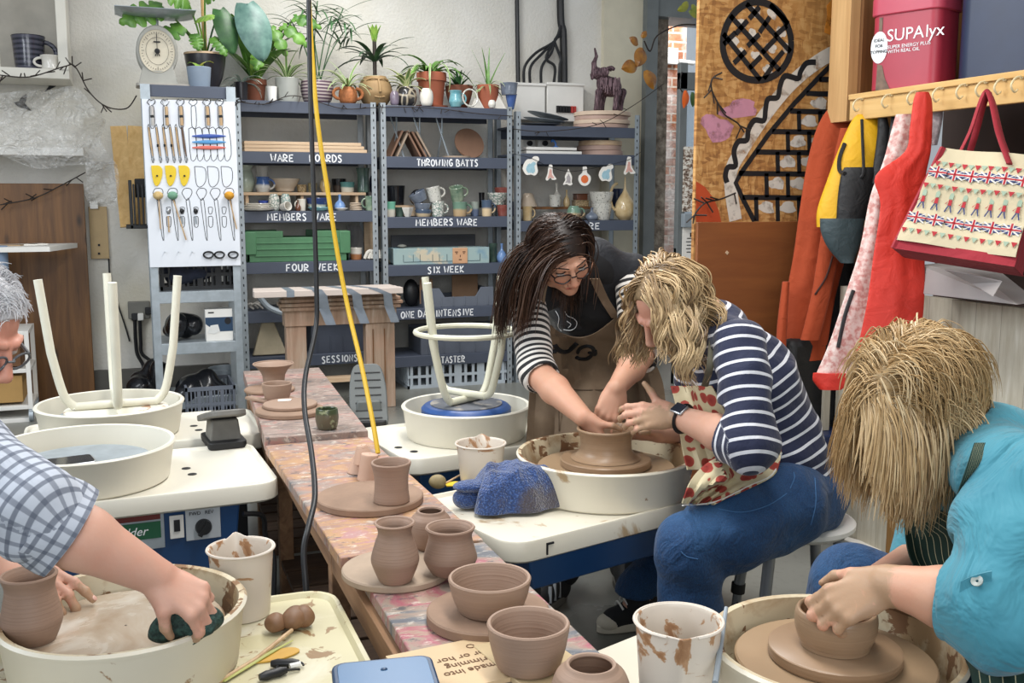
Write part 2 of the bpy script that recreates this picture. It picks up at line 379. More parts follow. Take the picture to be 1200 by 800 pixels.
# ------------------------------------------------------------------ smooth bodies: blended round limbs turned into one skin
def orth(R): return np.asarray(R, float)
class Body:
    def __init__(s, vox=.005): s.vox = vox; s.pr = []; s.wr = None
    def cap(s, a, b, ra, rb=None, k=.02, op='u', tag=None, s0=0, flat=None):
        a = np.asarray(a,float); b = np.asarray(b,float); s.pr.append(('c',a,b,ra,ra if rb is None else rb,k,op,tag,s0,flat)); return s
    def ell(s, c, r, R=None, k=.02, op='u', tag=None, s0=0):
        s.pr.append(('e',np.asarray(c,float),np.broadcast_to(np.asarray(r,float),(3,)),np.eye(3) if R is None else np.asarray(R,float),None,k,op,tag,s0,None)); return s
    def disc(s, c, d, r, h, op='s', k=.001):
        """flat-ended cylinder from c along d, length h"""
        d = np.asarray(d,float); s.pr.append(('d',np.asarray(c,float),d/np.linalg.norm(d),r,h,k,op,None,0,None)); return s
    def chain(s, pts, rad, k=.02, tag=None, s0=0, flat=None):
        for i in range(len(pts)-1):
            s.cap(pts[i],pts[i+1],rad[i],rad[i+1],k,'u',tag,s0,flat); s0 += float(np.linalg.norm(np.asarray(pts[i+1],float)-np.asarray(pts[i],float)))
        return s
    @staticmethod
    def dist(p, P):
        if p[0] == 'c':
            a,b = p[1],p[2]; ab = b-a; L = max(ab@ab,1e-12); t = np.clip(((P-a)@ab)/L,0,1); q = P-(a+t[...,None]*ab)
            if p[9] is not None:
                ax, f = p[9]; ax = np.asarray(ax, float); q = q+(q@ax)[..., None]*ax*(1/f-1)
                return (np.sqrt((q*q).sum(-1))-(p[3]+(p[4]-p[3])*t))*min(f, 1)
            return np.sqrt((q*q).sum(-1))-(p[3]+(p[4]-p[3])*t)
        if p[0] == 'e':
            q = (P-p[1])@p[3]; k0 = np.sqrt(((q/p[2])**2).sum(-1)); k1 = np.sqrt(((q/p[2]**2)**2).sum(-1)); return k0*(k0-1)/np.maximum(k1,1e-9)
        q = P-p[1]; z = q@p[2]; rr = np.sqrt(np.maximum((q*q).sum(-1)-z*z,0)); return np.maximum(rr-p[3],np.maximum(-z,z-p[4]))
    def bb(s, p):
        if p[0] == 'c': r = max(p[3],p[4])*(max(1,p[9][1]) if p[9] is not None else 1); return np.minimum(p[1],p[2])-r,np.maximum(p[1],p[2])+r
        if p[0] == 'e':
            e = np.sqrt(((p[3]*p[2])**2).sum(1)); return p[1]-e, p[1]+e
        e = p[3]+p[4]; return p[1]-e, p[1]+e
    def mesh(s):
        vx = s.vox; bs = [s.bb(p) for p in s.pr if p[6] == 'u']; lo = np.min([b[0] for b in bs],0)-.025; hi = np.max([b[1] for b in bs],0)+.025
        n = np.ceil((hi-lo)/vx).astype(int)+1; d = np.full(n,.05,np.float32); xs = [lo[i]+vx*np.arange(n[i]) for i in range(3)]
        for p in s.pr:
            a,b = s.bb(p); pad = p[5]+.022; i0 = np.maximum(((a-pad-lo)/vx).astype(int),0); i1 = np.minimum(np.ceil((b+pad-lo)/vx).astype(int)+1,n)
            if (i1 <= i0).any(): continue
            sl = tuple(slice(i0[i],i1[i]) for i in range(3)); G_ = np.stack(np.meshgrid(*[xs[i][sl[i]] for i in range(3)],indexing='ij'),-1)
            e = s.dist(p, G_); c = d[sl]; k = max(p[5], 1e-4)
            if p[6] == 'u': h = np.clip(.5+.5*(e-c)/k, 0, 1); d[sl] = e*(1-h)+c*h-k*h*(1-h)
            elif p[6] == 's': h = np.clip(.5-.5*(c+e)/k, 0, 1); d[sl] = c*(1-h)-e*h+k*h*(1-h)
        if s.wr:
            amp,fr,seed = s.wr; R_ = np.random.default_rng(seed); G_ = np.stack(np.meshgrid(*xs,indexing='ij'),-1).astype(np.float32); w = 0
            for _ in range(7): v = R_.normal(size=3); v *= fr*R_.uniform(.6,1.5)/np.linalg.norm(v); w = w+np.sin(G_@v.astype(np.float32)+R_.uniform(0,6)+1.2*np.sin(G_[...,2]*fr*.5+_))
            d += (amp*w/2.6).astype(np.float32)
        g = openvdb.FloatGrid(.05); g.copyFromArray(d, tolerance=0); P, Q = g.convertToQuads(0.0)
        return np.asarray(P, float)*vx+lo, np.asarray(Q)[:, ::-1]
    def coords(s, V):
        """(along limb, around limb, limb number) of every skin point, from the tagged limbs"""
        tg = [p for p in s.pr if p[7] is not None and p[0] == 'c' and p[6] == 'u']; names = sorted({p[7] for p in tg}); D = np.full((len(V),len(names)),9.); A = np.zeros((len(V),len(names))); W = np.zeros_like(A); AR = np.zeros_like(A)
        for p in tg:
            j = names.index(p[7]); e = s.dist(p,V); ab = p[2]-p[1]; L = max(np.linalg.norm(ab),1e-6); u = ab/L; t = (V-p[1])@u; x,y,_ = frame_from(u,(.2,.1,1)); q = V-p[1]; ang = np.arctan2(q@y,q@x)*.06
            cl = np.clip(t,-.12,L+.12); w = np.exp(-np.maximum(e,-.03)/.012); A[:,j] += w*(p[8]+cl); AR[:,j] += w*ang; W[:,j] += w; D[:,j] = np.minimum(D[:,j],e)
        A /= np.maximum(W,1e-12); AR /= np.maximum(W,1e-12); b = D.argmin(1); r = np.arange(len(V)); return np.stack([A[r,b],AR[r,b],b.astype(float)],1)
    def build(s, name, m, parent=None, st=False, mask=None, org=None, relax=1):
        V,Q = s.mesh(); me = bpy.data.meshes.new(name); o0 = root_loc(parent) if parent is not None else (np.asarray(org,float) if org is not None else np.array([V[:,0].mean(),V[:,1].mean(),V[:,2].min()]))
        me.from_pydata((V-o0).tolist(), [], Q.tolist()); 
        for q in (m if isinstance(m, (list, tuple)) else [m]): me.materials.append(q)
        if st: a = me.attributes.new('st','FLOAT_VECTOR','POINT'); a.data.foreach_set('vector',s.coords(V).ravel())
        if mask is not None:
            for nm,fn in mask.items(): a = me.attributes.new(nm,'FLOAT','POINT'); a.data.foreach_set('value',np.asarray(fn(V),float))
        me.update(); bm = bmesh.new(); bm.from_mesh(me)
        if relax: 
            for _ in range(relax): bmesh.ops.smooth_vert(bm,verts=bm.verts,factor=.35,use_axis_x=True,use_axis_y=True,use_axis_z=True)
        bmesh.ops.recalc_face_normals(bm, faces=bm.faces); bm.to_mesh(me); bm.free(); me.shade_smooth()
        o = bpy.data.objects.new(name, me); COL.objects.link(o)
        if parent is not None: o.parent = parent
        else: o.location = o0
        return o
def near(pts, r0, r1):
    """falls from 1 to 0 between r0 and r1 metres from the given points or segments"""
    def f(V):
        d = np.full(len(V), 9.)
        for q in pts:
            q = np.asarray(q, float)
            if q.ndim == 1: e = np.linalg.norm(V-q, axis=1)
            else:
                ab = q[1]-q[0]; t = np.clip((V-q[0])@ab/max(ab@ab,1e-9),0,1); e = np.linalg.norm(V-(q[0]+t[:,None]*ab),axis=1)
            d = np.minimum(d, e)
        return np.clip((r1-d)/(r1-r0), 0, 1)
    return f
from mathutils.bvhtree import BVHTree
class Surf:
    def __init__(s, *objs):
        V = []; F = []
        for o in objs:
            me = o.data; k = len(V); o0 = root_loc(o); V += [tuple(np.array(v.co)+o0) for v in me.vertices]; F += [tuple(i+k for i in p.vertices) for p in me.polygons]
        s.t = BVHTree.FromPolygons(V, F)
    def hit(s, x, y):
        d = ray(x,y); d = d/np.linalg.norm(d); h = s.t.ray_cast(Vector(EYE),Vector(d)); return (np.array(h[0]),np.array(h[1]),d) if h[0] is not None else None
    def at(s, x, y, off, zc):
        h = s.hit(x, y)
        if h is None or depth(h[0]) > zc*DK+.4: return aD(x, y, zc)
        return h[0]-h[2]*off
# ------------------------------------------------------------------ shared materials
M_cream = mat('cream_plastic', '#dfdacb', .38, var=.03, vs=4)
M_cream2 = splat('cream_plastic_clay','#dcd5c3',[(.5,'#b39a78',.62,.66),(1.6,'#9c7d5c',.66,.69)],.4,9)
M_dirty = splat('basin_dirty','#d8ccb0',[(.35,'#b8a07c',.55,.64),(1.2,'#8d6b4b',.57,.60),(.9,'#7c5c41',.62,.64)],.5,14)
M_mixdirt = splat('basin_slurried','#d3c6a8',[(.3,'#a98c68',.48,.58),(1.1,'#7d5b3f',.56,.59)],.5,15)
M_blue = mat('blue_enamel', '#1d4472', .35, var=.08, vs=5)
M_galv = mat('galvanised_steel', '#a9b2b8', .42, .55, var=.12, vs=20)
M_slate = mat('slate_painted_steel', '#4a5160', .5, var=.06, vs=8)
M_black = mat('black_plastic', '#16171a', .45, var=.15)
M_rubber = mat('black_rubber', '#111113', .6, var=.1)
M_white = mat('white_paint', '#e6e4de', .5, var=.03)
M_chalk = mat('white_marker', '#eef0f2', .7, var=.03)
M_ink = mat('black_marker', '#15161a', .7, var=.05)
M_steel = mat('bright_steel', '#b9bcbf', .3, .9, var=.05)
M_grey = mat('grey_plastic', '#8f989f', .5, var=.06)
M_wood = wood('pale_wood', '#b88d5a', '#d3ab76', 2)
M_woodx = wood('pale_wood_x', '#c6a583', '#dcc1a0', 0)
M_woodd = wood('dark_wood', '#5f3f22', '#84582f', 2, knots=True)
M_woody = wood('pine_rail', '#c99d5c', '#e2bc7e', 1, 4)
M_soil = mat('soil', '#2a2019', .95, var=.3, vs=60)
def clay_mat(name, c, rings=True, rough=.55):
    t = NT(name); w = t.noise(1, 3, t.co((3, 3, 190)), .5)
    f = t.noise(7,4); cc = t.mix(.5,t.ramp(f,[(.3,tone(c,.93)),(.7,tone(c,1.07))]),t.ramp(w,[(.3,tone(c,.9)),(.7,tone(c,1.1))]))
    t.col(cc); t.set(rough, spec=.35)
    if rings: t.bump(w, .35, .004)
    return t.m
M_clay = clay_mat('leather_hard_clay', '#947a69')
M_clay2 = clay_mat('leather_hard_clay_pale', '#9c8270')
M_clayw = clay_mat('wet_clay', '#957a60', True, .33)
M_bat = mat('clay_dusted_bat', '#8f7460', .75, var=.12, vs=14, bump=.2)
M_batg = mat('greyed_wood_bat', '#a5917d', .75, var=.12, vs=14, bump=.2)
M_batw = mat('wet_bat', '#a08669', .4, var=.08, vs=6)

# ------------------------------------------------------------------ the room
def slab(name, a, b, m, **k):
    a = np.array(a,float); b = np.array(b,float); mb = MB(); mb.box((a+b)/2,b-a); return structure(mb.build(name,m,org=a,smooth=False,**k))
t = NT('painted_concrete'); f = t.noise(1.3, 6); f2 = t.noise(35, 5)
t.col(t.mix(t.ramp(f2, [(.55, 0.), (.75, .35)]), t.ramp(f, [(.3, '#6f6f68'), (.7, '#878780')]), '#5b5a53'))
t.set(t.ramp(f, [(.3, .22), (.7, .42)])); t.bump(f2, .08, .003); M_floor = t.m
slab('floor', (-4.5, -3.5, -.06), (4.6, 8.5, 0), M_floor)
t = NT('white_blockwork'); v = t.co()
br = t.n('TexBrick'); br.inputs['Scale'].default_value = 1; br.inputs['Brick Width'].default_value = .45; br.inputs['Row Height'].default_value = .225
br.inputs['Mortar Size'].default_value = .006; br.inputs['Mortar Smooth'].default_value = .6
cb = t.n('CombineXYZ'); x = t.xyz(v); t.l(x[0],cb.inputs[0]); t.l(x[2],cb.inputs[1]); t.l(cb.outputs[0],br.inputs['Vector'])
n1 = t.noise(2.2, 5); n2 = t.noise(48, 6)
t.col(t.mix(t.ramp(t.noise(.9,5),[(.52,0.),(.72,.6)]),t.ramp(n1,[(.3,'#cfcbc1'),(.7,'#dedbd4')]),'#c9bfa2'))
t.set(.7); b = t.bump(n2, .5, .012); t.bump(br.outputs['Fac'], -.25, .01, b); M_wall = t.m
WY = 5.74
xd = aY(747, 200, WY)[0]
slab('wall_back', (-4.5, WY, 0), (xd, WY+.2, 3.5), M_wall)
# cream painted pier at the end of the back wall
M_pier = mat('cream_painted_wall', '#cdc6b0', .65, var=.05, bump=.2, bs=30)
slab('trim_1', (aY(704, 100, WY)[0], WY-.05, 0), (xd, WY, 3.5), M_pier)
# the yard door opening: grey steel post, rubble reveal, outside brick
M_post = mat('grey_steel_post', '#6d7272', .5, var=.1)
slab('trim_2', (xd, WY-.12, 0), (xd+.1, WY+.2, 3.5), M_post)
t = NT('rubble_reveal'); t.col(t.ramp(t.noise(16,6),[(.3,'#5a4f44'),(.5,'#8e8274'),(.7,'#b3a898')])); t.set(.9); t.bump(t.noise(22,6),1,.03); M_rub = t.m
slab('trim_3', (xd+.1, WY+.02, 0), (xd+.27, WY+.3, 3.5), M_rub)
t = NT('sunlit_brick'); br = t.n('TexBrick'); br.inputs['Scale'].default_value = 1; br.inputs['Brick Width'].default_value = .23; br.inputs['Row Height'].default_value = .078
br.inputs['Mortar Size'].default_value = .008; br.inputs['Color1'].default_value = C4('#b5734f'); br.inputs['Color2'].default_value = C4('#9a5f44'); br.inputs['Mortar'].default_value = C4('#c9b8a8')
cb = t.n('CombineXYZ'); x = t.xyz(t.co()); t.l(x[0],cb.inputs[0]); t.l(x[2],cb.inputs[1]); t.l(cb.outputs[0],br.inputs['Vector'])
t.col(t.mix(t.ramp(t.noise(2.5,7),[(.42,0.),(.58,.9)]),br.outputs['Color'],'#e6dcd6')); t.set(.85); t.bump(t.noise(25,6),.6,.02); M_brick = t.m  # pale patches mixed into the brick colour stand in for sunlight on it
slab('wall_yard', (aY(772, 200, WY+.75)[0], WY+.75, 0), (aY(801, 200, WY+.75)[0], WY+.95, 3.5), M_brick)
M_stonel = mat('pale_render', '#cfd6dd', .8, var=.05)
slab('wall_yard_far', (xd-.4, WY+2.2, 0), (xd+2.4, WY+2.3, 3.6), M_stonel)
slab('trim_4', (xd+.02, WY-.1, 2.78), (xd+.7, WY+.3, 2.98), M_post)
# white junction box on the brick outside
mb = MB(); p = aY(786,66,WY+.73); mb.box(p,(.13,.05,.14)); tb = tag(mb.build('junction_box',M_white,bevel=.006),'white square junction box on the brick outside the door','junction box')
mb = MB(); mb.tube([aY(795,72,WY+.73),aY(813,74,WY+.73)],.02,10); tag(mb.build('conduit',M_white),'white conduit running right from the junction box','pipe')
# open grey door leaf with sheets of drawings pinned to it
Yd = 4.75; dx0, dx1 = aY(793, 200, Yd)[0], aY(832, 200, Yd)[0]
def dz(y): return aY(800, y, Yd)[2]
d1 = thing('door_1','grey door leaf','door',(dx0,Yd,0)); d1['kind'] = 'structure'; del d1['label']; del d1['category']
mb = MB(); mb.box(((dx0+.03),Yd,1.15),(.06,.05,2.3)); mb.box(((dx0+dx1)/2,Yd,dz(95)),(dx1-dx0,.05,.12)); mb.box(((dx0+dx1)/2,Yd,.5),(dx1-dx0,.04,1.0)); mb.build('door_frame',M_post,d1,bevel=.004)
t = NT('door_glass'); t.col('#dfeaf2'); t.set(.08, trans=.9); M_glass = t.m
mb = MB(); mb.box(((dx0+dx1)/2,Yd,(dz(90)+1.0)/2),(dx1-dx0-.02,.008,dz(90)-1.0)); mb.build('door_pane',M_glass,d1,smooth=False)
M_paper = mat('white_paper', '#eeeae2', .8, var=.02)
t = NT('sketch_sheet'); f = t.noise(26,6,t.co((1,1,1.4)),.7); t.col(t.ramp(f,[(.46,'#e8e2d6'),(.53,'#8a705c'),(.62,'#4a3c36')])); t.set(.8); M_sketch = t.m
mb = MB(); mb.box(((aY(797,210,Yd)[0]+dx1)/2+.005,Yd-.032,(dz(172)+dz(248))/2),(dx1-aY(797,210,Yd)[0],.006,dz(172)-dz(248)))
tag(mb.build('poster',M_sketch,smooth=False),'poster of small brown sketches hanging on the grey door','poster')
mb = MB(); mb.box((aY(805,258,Yd)[0],Yd-.05,dz(258)),(.13,.05,dz(250)-dz(266))); tag(mb.build('letter_box',M_grey,bevel=.004),'grey metal box under the sketch poster on the door','box')
n0 = aY(800,300,Yd); mb = MB(); mb.box((aY(807,285,Yd)[0],Yd-.03,dz(285)),(.14,.006,dz(267)-dz(306)))
no = tag(mb.build('notice',M_paper,smooth=False),'white printed notice below the grey metal box','notice')
mb = MB()
for k in range(6):
    z = dz(275+k*4); mb.box((aY(807,285,Yd)[0]+.005*(k % 2),Yd-.0345,z),(.08 if k else .02,.002,.006 if k else .03))
mb.build('notice_print', M_ink, no, smooth=False)

# ------------------------------------------------------------------ graffiti partition of OSB
PY = 1.9
t = NT('strand_board'); v = t.co((70, 1, 20), rot=(0, .6, 0)); v2 = t.co((24, 1, 80), rot=(0, -.35, 0))
a1 = t.vor(1.1, v, out='Color'); a2 = t.vor(1.1, v2, out='Color'); g1 = t.xyz(a1)[0]; g2 = t.xyz(a2)[1]
f = t.math('MULTIPLY', t.math('ADD', g1, g2), .5)
c = t.ramp(f, [(.15, '#8f5f33'), (.5, '#b98449'), (.85, '#d2a468')])
c = t.mix(t.ramp(t.noise(1.2,5),[(.4,0.),(.7,.45)]),c,'#b0803f'); t.col(c); t.set(.7); t.bump(f,.25,.003); M_osb = t.m
px0 = aY(815, 200, PY)[0]; px1 = aY(1003, 200, PY)[0]+.25
zt = 2.6
osb = slab('wall_partition', (px0, PY, 0), (px1, PY+.02, zt), M_osb)
def G(*pts): return [aY(x, y, PY-.0015) for x, y in pts]
NP = (0, -1, 0); pxm = depth(aY(900, 150, PY))/FPX
M_spray = mat('black_spray_paint', '#17181b', .6, var=.1)
def soft_paint(name, col, sc=28):
    t = NT(name); f = t.noise(sc, 6); t.col(t.ramp(f, [(.3, tone(col, .9)), (.7, col)])); t.set(.75)
    t.set(alpha=t.ramp(t.noise(17, 6), [(.34, .3), (.48, 1.)])); return t.m
M_spw = soft_paint('white_spray_paint','#ddd5c8'); M_spp = soft_paint('pink_spray_paint','#c98da0'); M_spo = soft_paint('orange_spray_paint','#d8892c'); M_spr = mat('red_orange_paint','#b8481f',.7,var=.1)
mb = MB(); cx, cy = 887, 48
mb.ribbon(G(*[(cx+40*cos(2*pi*k/48)+1.5*sin(4*pi*k/48),cy+46*sin(2*pi*k/48)) for k in range(49)]),8*pxm,NP)
def cl(a, b): # clip a line to the ring
    pts = [np.array(a)+(np.array(b)-np.array(a))*k/40 for k in range(41)]
    return [tuple(q) for q in pts if ((q[0]-cx)/41)**2+((q[1]-cy)/47)**2 < 1]
for a,b in (((840,30),(900,105)),((850,12),(925,95)),((866,-5),(935,70)),((890,-8),(940,45))):
    q = cl(a, b)
    if len(q) > 3: mb.ribbon(G(*q), 6*pxm, NP)
for a,b in (((848,52),(862,38)),((860,74),(874,60)),((862,40),(876,24)),((876,54),(890,40)),((878,80),(892,66)),((890,38),(902,20)),((893,62),(910,44)),((903,78),(918,60)),((878,22),(890,8)),((908,42),(922,30)),((895,92),(905,78))):
    mb.ribbon(G(a, b), 6*pxm, NP)
sc = [(956,73),(945,74),(938,84),(935,92),(920,89),(914,101),(911,114),(900,116),(897,128),(895,141),(884,141),(877,152),(875,164),(865,166),(860,178),(862,194),(853,196),(850,206),(852,214)]
mb.ribbon(G(*smooth_path(sc, 5)), 6.6*pxm, NP)
mb.ribbon(G((984,66),(960,90),(930,122),(900,158),(868,203),(862,214),(870,232),(884,259)),6*pxm,NP)
mb.ribbon(G((983, 66), (990, 82)), 6*pxm, NP)
rows = [(92, 962), (109, 945), (130, 926), (154, 905), (178, 886), (203, 866), (231, 870)]
for y, x in rows: mb.ribbon(G((x, y), (960, y+1), (1004, y+.5)), 6*pxm, NP)
for k, y in enumerate([r[0] for r in rows]):
    y2 = rows[k+1][0] if k+1 < len(rows) else 259
    for x in range(886+(12 if k % 2 else 0), 1004, 25):
        if x > rows[k][1]+4: mb.ribbon(G((x, y), (x+.6, y2)), 5.6*pxm, NP)
bp = mb.build('black_graffiti', M_spray, osb, smooth=False)
def blob(mb, x, y, a, b, ang=0, n=14, o=.0008):
    P = []
    for k in range(n):
        w = 2*pi*k/n; r = 1+.16*sin(3*w+x)+.1*cos(5*w+y); P.append((x+r*(a*cos(w)*cos(ang)-b*sin(w)*sin(ang)),y+r*(a*cos(w)*sin(ang)+b*sin(w)*cos(ang))))
    W = [aY(px,py,PY-.0003) for px,py in P]; mb.prism([(w[0],w[2]) for w in W],(0,PY-.0003,0),(1,0,0),(0,0,1),o)
mb = MB(); R2 = random.Random(3)
for k, (y, x) in enumerate(rows):
    for xx in range(898+(12 if k % 2 else 0), 1004, 25):
        if xx > x+14: blob(mb, xx, y+12, 9.5, 7, R2.uniform(-.3, .3))
mb.ribbon(G(*smooth_path([(1000,52),(965,68),(930,95),(900,130),(872,172),(856,205),(862,258)],5)),17*pxm,NP,.0006)
for (x,y) in ((868,28),(885,14),(905,16),(868,62),(886,66),(904,56),(915,38),(882,40),(900,82),(860,48),(922,56)): blob(mb,x,y,7,5,.9)
mb.build('white_graffiti', M_spw, osb, smooth=False)
mb = MB(); blob(mb,866,128,22,11,-.2); blob(mb,840,150,20,14,.6); mb.build('pink_graffiti',M_spp,osb,smooth=False)
mb = MB(); blob(mb, 982, 20, 16, 22, .2); mb.build('orange_graffiti', M_spo, osb, smooth=False)
mb = MB(); W = [aY(x,y,PY) for x,y in [(815.5,212),(826,219),(836,232),(842,246),(845,260),(815.5,260)]]
mb.prism([(w[0],w[2]) for w in W],(0,PY-.0003,0),(1,0,0),(0,0,1),.0008); mb.build('red_graffiti',M_spr,osb,smooth=False)
# brown plywood in front of its lower half
t = NT('brown_plywood'); f = t.noise(2,5,t.co((1.5,6,9)),.55,.5); t.col(t.ramp(f,[(.3,'#7f4a28'),(.7,'#93592f')])); t.set(.5); M_ply = t.m
zp = aY(880, 260, PY-.03)[2]
mb = MB(); mb.box(((px0+px1)/2-.1,PY-.02,zp/2),(px1-px0-.2,.018,zp)); ply = tag(mb.build('plywood_panel',M_ply,bevel=.002),'plain brown plywood panel under the graffiti board','panel')
mb = MB(); mb.box(aY(852, 296, PY-.0305), (.012, .004, .012), RY(.7)); mb.build('chip', M_woodx, ply)
# ------------------------------------------------------------------ right-hand side: boarded low wall, coat rail, recess
RXW = 1.74
slab('wall_right', (2.5, -2.6, 0), (2.6, PY, 3.2), mat('dark_recess_paint', '#3a2a24', .8, var=.1))
t = NT('old_white_boards'); v = t.co((1,1,.5)); f = t.noise(9,6,t.co((1,6,.7))); c = t.ramp(f,[(.3,'#b3aa95'),(.6,'#c9c2b0'),(.75,'#d7d2c4')])
kn = t.vor(5,t.co((1,1.2,1))); c = t.mix(t.ramp(kn,[(.035,1.),(.06,0.)]),c,'#2d241c'); y = t.xyz(t.co())[1]
gp = t.math('FRACT',t.math('MULTIPLY',y,9.2)); c = t.mix(t.ramp(gp,[(.0,1.),(.025,0.)]),c,'#6d6556'); t.col(c); t.set(.65); t.bump(f,.3,.004); M_oldw = t.m
slab('wall_right_low', (RXW, -2.6, 0), (RXW+.03, 1.59, 1.008), M_oldw)
slab('trim_5', (RXW-.012, 1.07, 0), (RXW, 1.24, .62), wood('brown_upright', '#7d5a30', '#a47a45', 2))
slab('trim_6', (RXW+.015, 1.62, 1.66), (RXW+.065, 1.74, 3.1), M_wood)
slab('trim_7', (RXW+.06, 1.6, 1.757), (RXW+.6, 1.62, 3.1), M_woodd)
# coat rail with shelf on top
rail = thing('coat_rail', 'pine shelf rail with white hooks along the right wall', 'shelf', (RXW, .4, 1.66))
mb = MB(); mb.box((RXW, .35, 1.7), (.022, 2.44, .085)); mb.build('rail', M_woody, rail, bevel=.003)
mb = MB(); mb.box((RXW+.26,.35,1.746),(.56,2.44,.022)); mb.build('shelf_board',M_woody,rail,bevel=.003)
M_hook = mat('cream_hook', '#d9c9a0', .4, var=.03)
for k, x in enumerate((1011, 1045, 1075, 1105, 1133, 1156, 1178, 1198)):
    p = aX(x,122-(x-1003)*.13,RXW-.012); mb = MB(); mb.tube(smooth_path([p+(0,0,.02),p+(-.03,0,.012),p+(-.045,0,-.012),p+(-.03,0,-.03),p+(-.012,.005,-.022)],4),.0035,7)
    mb.tube([p+(.004, 0, .02), p+(-.006, 0, .02)], .009, 8); mb.build('hook', M_hook, rail)
# ------------------------------------------------------------------ coats and bags on the rail
def loft(rows, zc, n=48, folds=((7, .1, .4), (3, .06, 1.1)), dr=.35, sag=None, facing=None):
    """hanging cloth body: rows of (y, x_left, x_right[, zc]) seen outlines, with its own depth and vertical folds"""
    R_ = []
    for r in rows:
        z = r[3] if len(r) > 3 else zc; a = aD(r[1],r[0],z); b = aD(r[2],r[0],z); R_.append(np.concatenate([(a+b)/2,b-a]))
    R_ = smooth_path(R_, 5); P = []
    for i, q in enumerate(R_):
        c,w = q[:3],q[3:]; hw = np.linalg.norm(w)/2; wx = w/(2*hw); dy = np.cross(UP,wx); dy /= np.linalg.norm(dy); t = i/len(R_)
        ring = []
        for k in range(n):
            a = 2*pi*k/n; f = 1+sum(am*min(1, .3+t*1.4)*cos(m*a+ph+t*2.2) for m, am, ph in folds)
            ring.append(c+wx*hw*cos(a)*(1+.25*(f-1))+dy*max(hw*dr, .018)*sin(a)*f)
        P.append(ring)
    return np.array(P)
def loft_mb(P):
    mb = MB(); a, b, _ = P.shape; V = P.reshape(-1, 3)
    F = [(i*b+j, i*b+(j+1) % b, (i+1)*b+(j+1) % b, (i+1)*b+j) for i in range(a-1) for j in range(b)]
    F += [tuple(range(b-1, -1, -1)), tuple((a-1)*b+j for j in range(b))]
    return mb.add(V, F)
def cloth(name, c, rough=.85, var=.08, bump=.5, bs=14, sheen=.04):
    t = NT(name); f = t.noise(bs,4,None,.5,.6); t.col(t.ramp(t.noise(5,3),[(.3,tone(c,1-var)),(.7,tone(c,1+var))])); t.set(rough,sheen=sheen)
    b = t.bump(f, bump, .02); t.bump(t.noise(400, 2), .1, .001, b); return t.m
M_orange = cloth('orange_canvas','#a8431d'); M_red = cloth('red_nylon','#d02f1f',.6); M_yel = cloth('yellow_nylon','#e0aa08',.6); M_blk = cloth('black_nylon','#141416',.6); M_tealg = cloth('grey_teal_nylon','#3a494d',.6)
t = NT('pink_speckled_cloth'); f = t.noise(55,6); t.col(t.ramp(f,[(.4,'#c9918a'),(.5,'#dcbcb4'),(.62,'#e4d2cb')])); t.set(.8); t.bump(t.noise(12,3),.4,.02); M_pinks = t.m
k_ = thing('coat','long rust orange coat hanging left of the yellow backpack','coat',aD(955,418,3.12),'coats hung on the rail')
mb = loft_mb(loft([(118,984,996),(128,970,1001),(150,957,1003),(190,946,1002),(240,938,998),(300,930,990),(350,921,978),(400,915,970),(421,914,966)],3.12,dr=.4)); cb_o = mb.build('body',M_orange,k_)
mb = loft_mb(loft([(150,985,1003),(210,972,1000),(290,960,985),(350,950,972),(398,938,960)],3.06,n=24,folds=((4,.08,.2),),dr=.5)); cs_o = mb.build('sleeve',M_orange,k_); sfc = Surf(cb_o,cs_o)
mb = MB(); mb.tube(smooth_path([sfc.at(976,300,.003,3.06),sfc.at(968,325,.003,3.06),sfc.at(955,345,.003,3.06)],4),.004,6); mb.build('zip',mat('brown_zip','#3b1a10',.6),k_)
mb = loft_mb(loft([(330,917,925),(380,911,922),(415,909,921)],3.07,n=20,folds=((4,.08,.2),),dr=.5)); mb.build('cuff_fold',M_orange,k_)
k_ = thing('backpack','yellow and black rucksack with a grey teal base pocket on the rail','backpack',aD(1000,310,2.95),'bags hung on the rail')
mb = loft_mb(loft([(134,1005,1032),(142,998,1038),(170,985,1040),(210,970,1032),(245,958,1020),(266,957,1012)],2.95,folds=((2,.05,.3),),dr=.5)); by_ = mb.build('yellow_body',M_yel,k_)
mb = loft_mb(loft([(196,990,1026),(204,986,1027),(230,982,1022),(258,980,1014)],2.9,folds=((2,.05,.3),),dr=.45)); bp_ = mb.build('black_front_pocket',M_blk,k_); sfc = Surf(by_,bp_)
mb = loft_mb(loft([(136,1029,1039),(160,1028,1043),(205,1022,1040),(215,1020,1034)],2.89,folds=((2,.05,.3),),dr=.6)); mb.build('black_side',M_blk,k_)
mb = loft_mb(loft([(256,961,1013),(272,962,1010),(290,970,1006),(308,985,1000)],2.9,folds=((3,.06,.3),),dr=.5)); mb.build('teal_base',M_tealg,k_)
mb = MB(); mb.tube(smooth_path([sfc.at(1010,140,.004,2.88),sfc.at(1011,170,.004,2.88),sfc.at(1012,200,.004,2.86),sfc.at(1009,208,.004,2.86)],4),.006,6); mb.tube(smooth_path([sfc.at(990,168,.006,2.88),sfc.at(984,185,.006,2.88),sfc.at(984,200,.006,2.88),sfc.at(990,203,.006,2.86)],4),.008,6); mb.build('zip',M_blk,k_)
mb = MB(); mb.tube(smooth_path([aD(1016,138,2.93),aD(1022,116,2.93),aD(1030,114,2.93),aD(1033,137,2.93)],5),.013,8,flat=.4); mb.build('strap',cloth('ochre_webbing','#b9801c',.7),k_)
k_ = thing('scarf','black scarf bundled between the rucksack and the red jacket','scarf',aD(1052,160,2.86),'coats hung on the rail')
mb = loft_mb(loft([(112,1050,1062),(118,1048,1064),(140,1044,1062),(175,1040,1055)],2.86,n=30,dr=.6)); mb.build('cloth',M_blk,k_)
